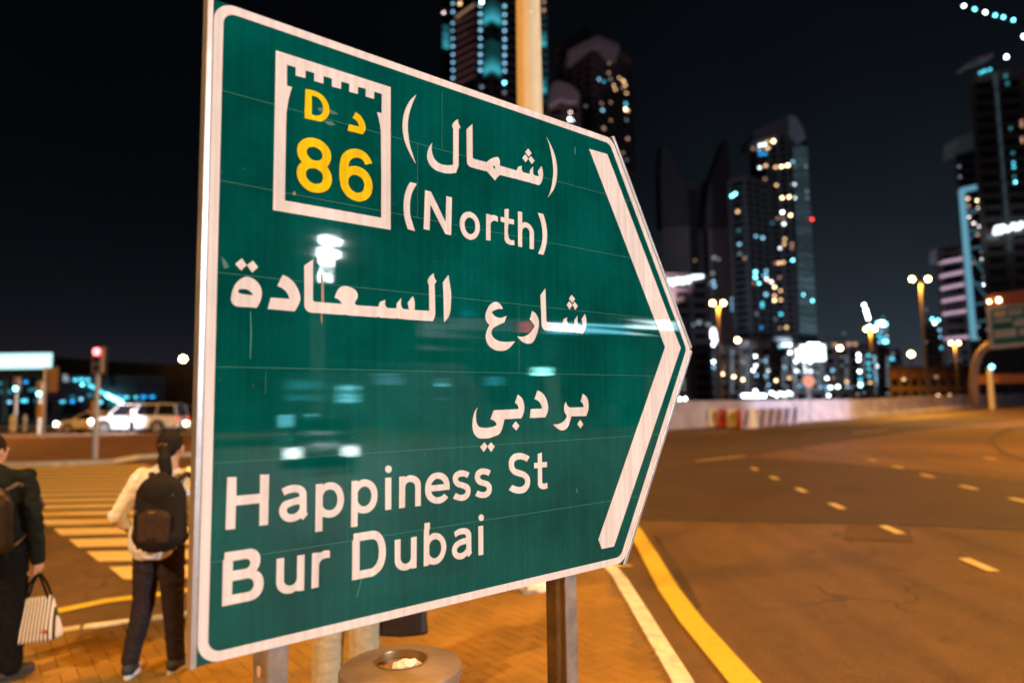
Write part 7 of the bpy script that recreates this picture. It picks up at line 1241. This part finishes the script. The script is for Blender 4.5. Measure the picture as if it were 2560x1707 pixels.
l.new(ms.outputs[0], m1.inputs[0]); m2_ = n.new('ShaderNodeMath'); m2_.operation = 'SINE'; l.new(m1.outputs[0], m2_.inputs[0]); m3_ = n.new('ShaderNodeMath'); m3_.operation = 'GREATER_THAN'; m3_.inputs[1].default_value = .15; l.new(m2_.outputs[0], m3_.inputs[0])
mx = n.new('ShaderNodeMix'); mx.data_type = 'RGBA'; l.new(m3_.outputs[0], mx.inputs['Factor']); mx.inputs['A'].default_value = (.66, .60, .52, 1); mx.inputs['B'].default_value = (.02, .018, .018, 1); l.new(mx.outputs['Result'], b.inputs['Base Color']); b.inputs['Roughness'].default_value = .9
def bagmesh(W0, W1, D0, D1, z0, z1, nx=18, nz=12, sk=0.0):
    V = []; F = []; ring = []
    for k in range(nz + 1):
        f = k / nz; z = z0 + (z1 - z0) * f; W = W0 + (W1 - W0) * f ** 1.3; D = (D0 + (D1 - D0) * f) * (1 + .12 * math.sin(f * 3)); r = []
        for j in range(2 * nx):
            a = 2 * math.pi * j / (2 * nx); ca, sa = math.cos(a), math.sin(a); e_ = .45
            x = W / 2 * (abs(ca) ** e_) * (1 if ca > 0 else -1); y = D / 2 * (abs(sa) ** .8) * (1 if sa > 0 else -1)
            q = Vector((x * 9, y * 9, z * 7)); r.append((x + .008 * noise.noise(q), y + .012 * noise.noise(q + Vector((5, 2, 1))), z + .012 * abs(x / W0) * (1 - f) + sk * x))
        V += r
    m_ = 2 * nx
    for k in range(nz): F += [(k * m_ + j, k * m_ + (j + 1) % m_, (k + 1) * m_ + (j + 1) % m_, (k + 1) * m_ + j) for j in range(m_)]
    F += [tuple(range(m_))[::-1], tuple(range(nz * m_, (nz + 1) * m_))]
    return mesh(V, F, True, True)
link('cloth_body', bagmesh(.325, .215, .15, .05, .235, .515, sk=.10), tote, mt)
for s in (-1, 1): mb = MB(); mb.tube([(-.075, s * .02, .50), (-.045, s * .018, .60), (-.008, s * .010, .665), (.012, s * .010, .665), (.05, s * .018, .60), (.085, s * .02, .515)], .0075, 8); mb.build('handle', M_blkt, tote, smooth=True)
mb = MB(); mb.box((.11, -.078, .315), (.03, .004, .022)); mb.build('leather_tag', mat('red_tag', (.35, .09, .04), .6), tote)
# person behind the sign: beige trousers and a black bag show below it
J3 = dict(head=(0, .01, 1.58), neck=(0, -.005, 1.45), chest=(0, 0, 1.27), waist=(0, .01, 1.07), pelvis=(0, 0, .93), shL=(-.185, -.01, 1.385), shR=(.185, -.01, 1.385), elL=(-.25, -.02, 1.10), wrL=(-.24, .07, .86),
          elR=(.265, -.02, 1.10), wrR=(.285, .05, .84), hipL=(-.09, 0, .90), hipR=(.09, 0, .90), knL=(-.105, .02, .49), knR=(.10, .02, .49), anL=(-.115, 0, .085), anR=(.098, .02, .085),
          handL=((0, .1, -1), (0, 1, .1), (-1, 0, 0), .4), handR=((0, .1, -1), (0, 1, .1), (1, 0, 0), 1.1), footL=(-.2, 1, 0), footR=(.2, 1, 0))
M_beige = mat('beige_trousers', (.52, .42, .26), .9, 0, .12, 30, .3, 80); M_blue = mat('blue_top', (.10, .13, .22), .9, 0, .2, 20)
l3 = Vector((-.985, 4.08, 0))
t3, V3, f3 = person('person in beige trousers standing behind the sign, only the legs showing below it', l3, J3, dict(leg=dict(hipw=.185, r=(.112, .090, .085), hem=-.01, m=M_beige, wr=.0045), top=dict(m=M_blue, waist=.17, hem=.195, sleeve=.4, zhem=.86), shoe=dict(m=M_blks, sole=M_blks)))
fuse('hair', [('e', f3(0, -.012, .036), (.084, .099, .095)), ('e', f3(0, -.040, .0), (.078, .070, .08))], M_hair, t3, .008, 4, clip=[(f3(0, .055, 0), Vector((0, 1, .35)))])
hb = thing('handbag', 'black leather handbag hanging beside the beige trousers', 'bag', l3 + Vector((.32, .06, 0)))
link('bag_body', bagmesh(.30, .24, .12, .06, .425, .66, sk=.0), hb, mat('black_bag_leather', (.022, .016, .015), .4, 0, .2, 30))
for s in (-1, 1): mb = MB(); mb.tube([(-.08, s * .02, .65), (-.04, s * .015, .74), (0, s * .01, .77), (.04, s * .015, .74), (.08, s * .02, .65)], .006, 8); mb.build('handle', M_black, hb, smooth=True)
# far pedestrian between the cars and the crossing
J4 = dict(J3); l4 = ground(329, 1069, RZ); l4 = Vector((l4.x * .755, l4.y * .755, RZ))
person('distant person in a pink top crossing in front of the white car', l4, J4, dict(leg=dict(hipw=.185, r=(.112, .090, .085), hem=-.01, m=M_blkt), top=dict(m=mat('pink_top', (.55, .28, .25), .9), waist=.17, hem=.195, sleeve=.5, zhem=.86), shoe=dict(m=M_blks, sole=M_blks)))
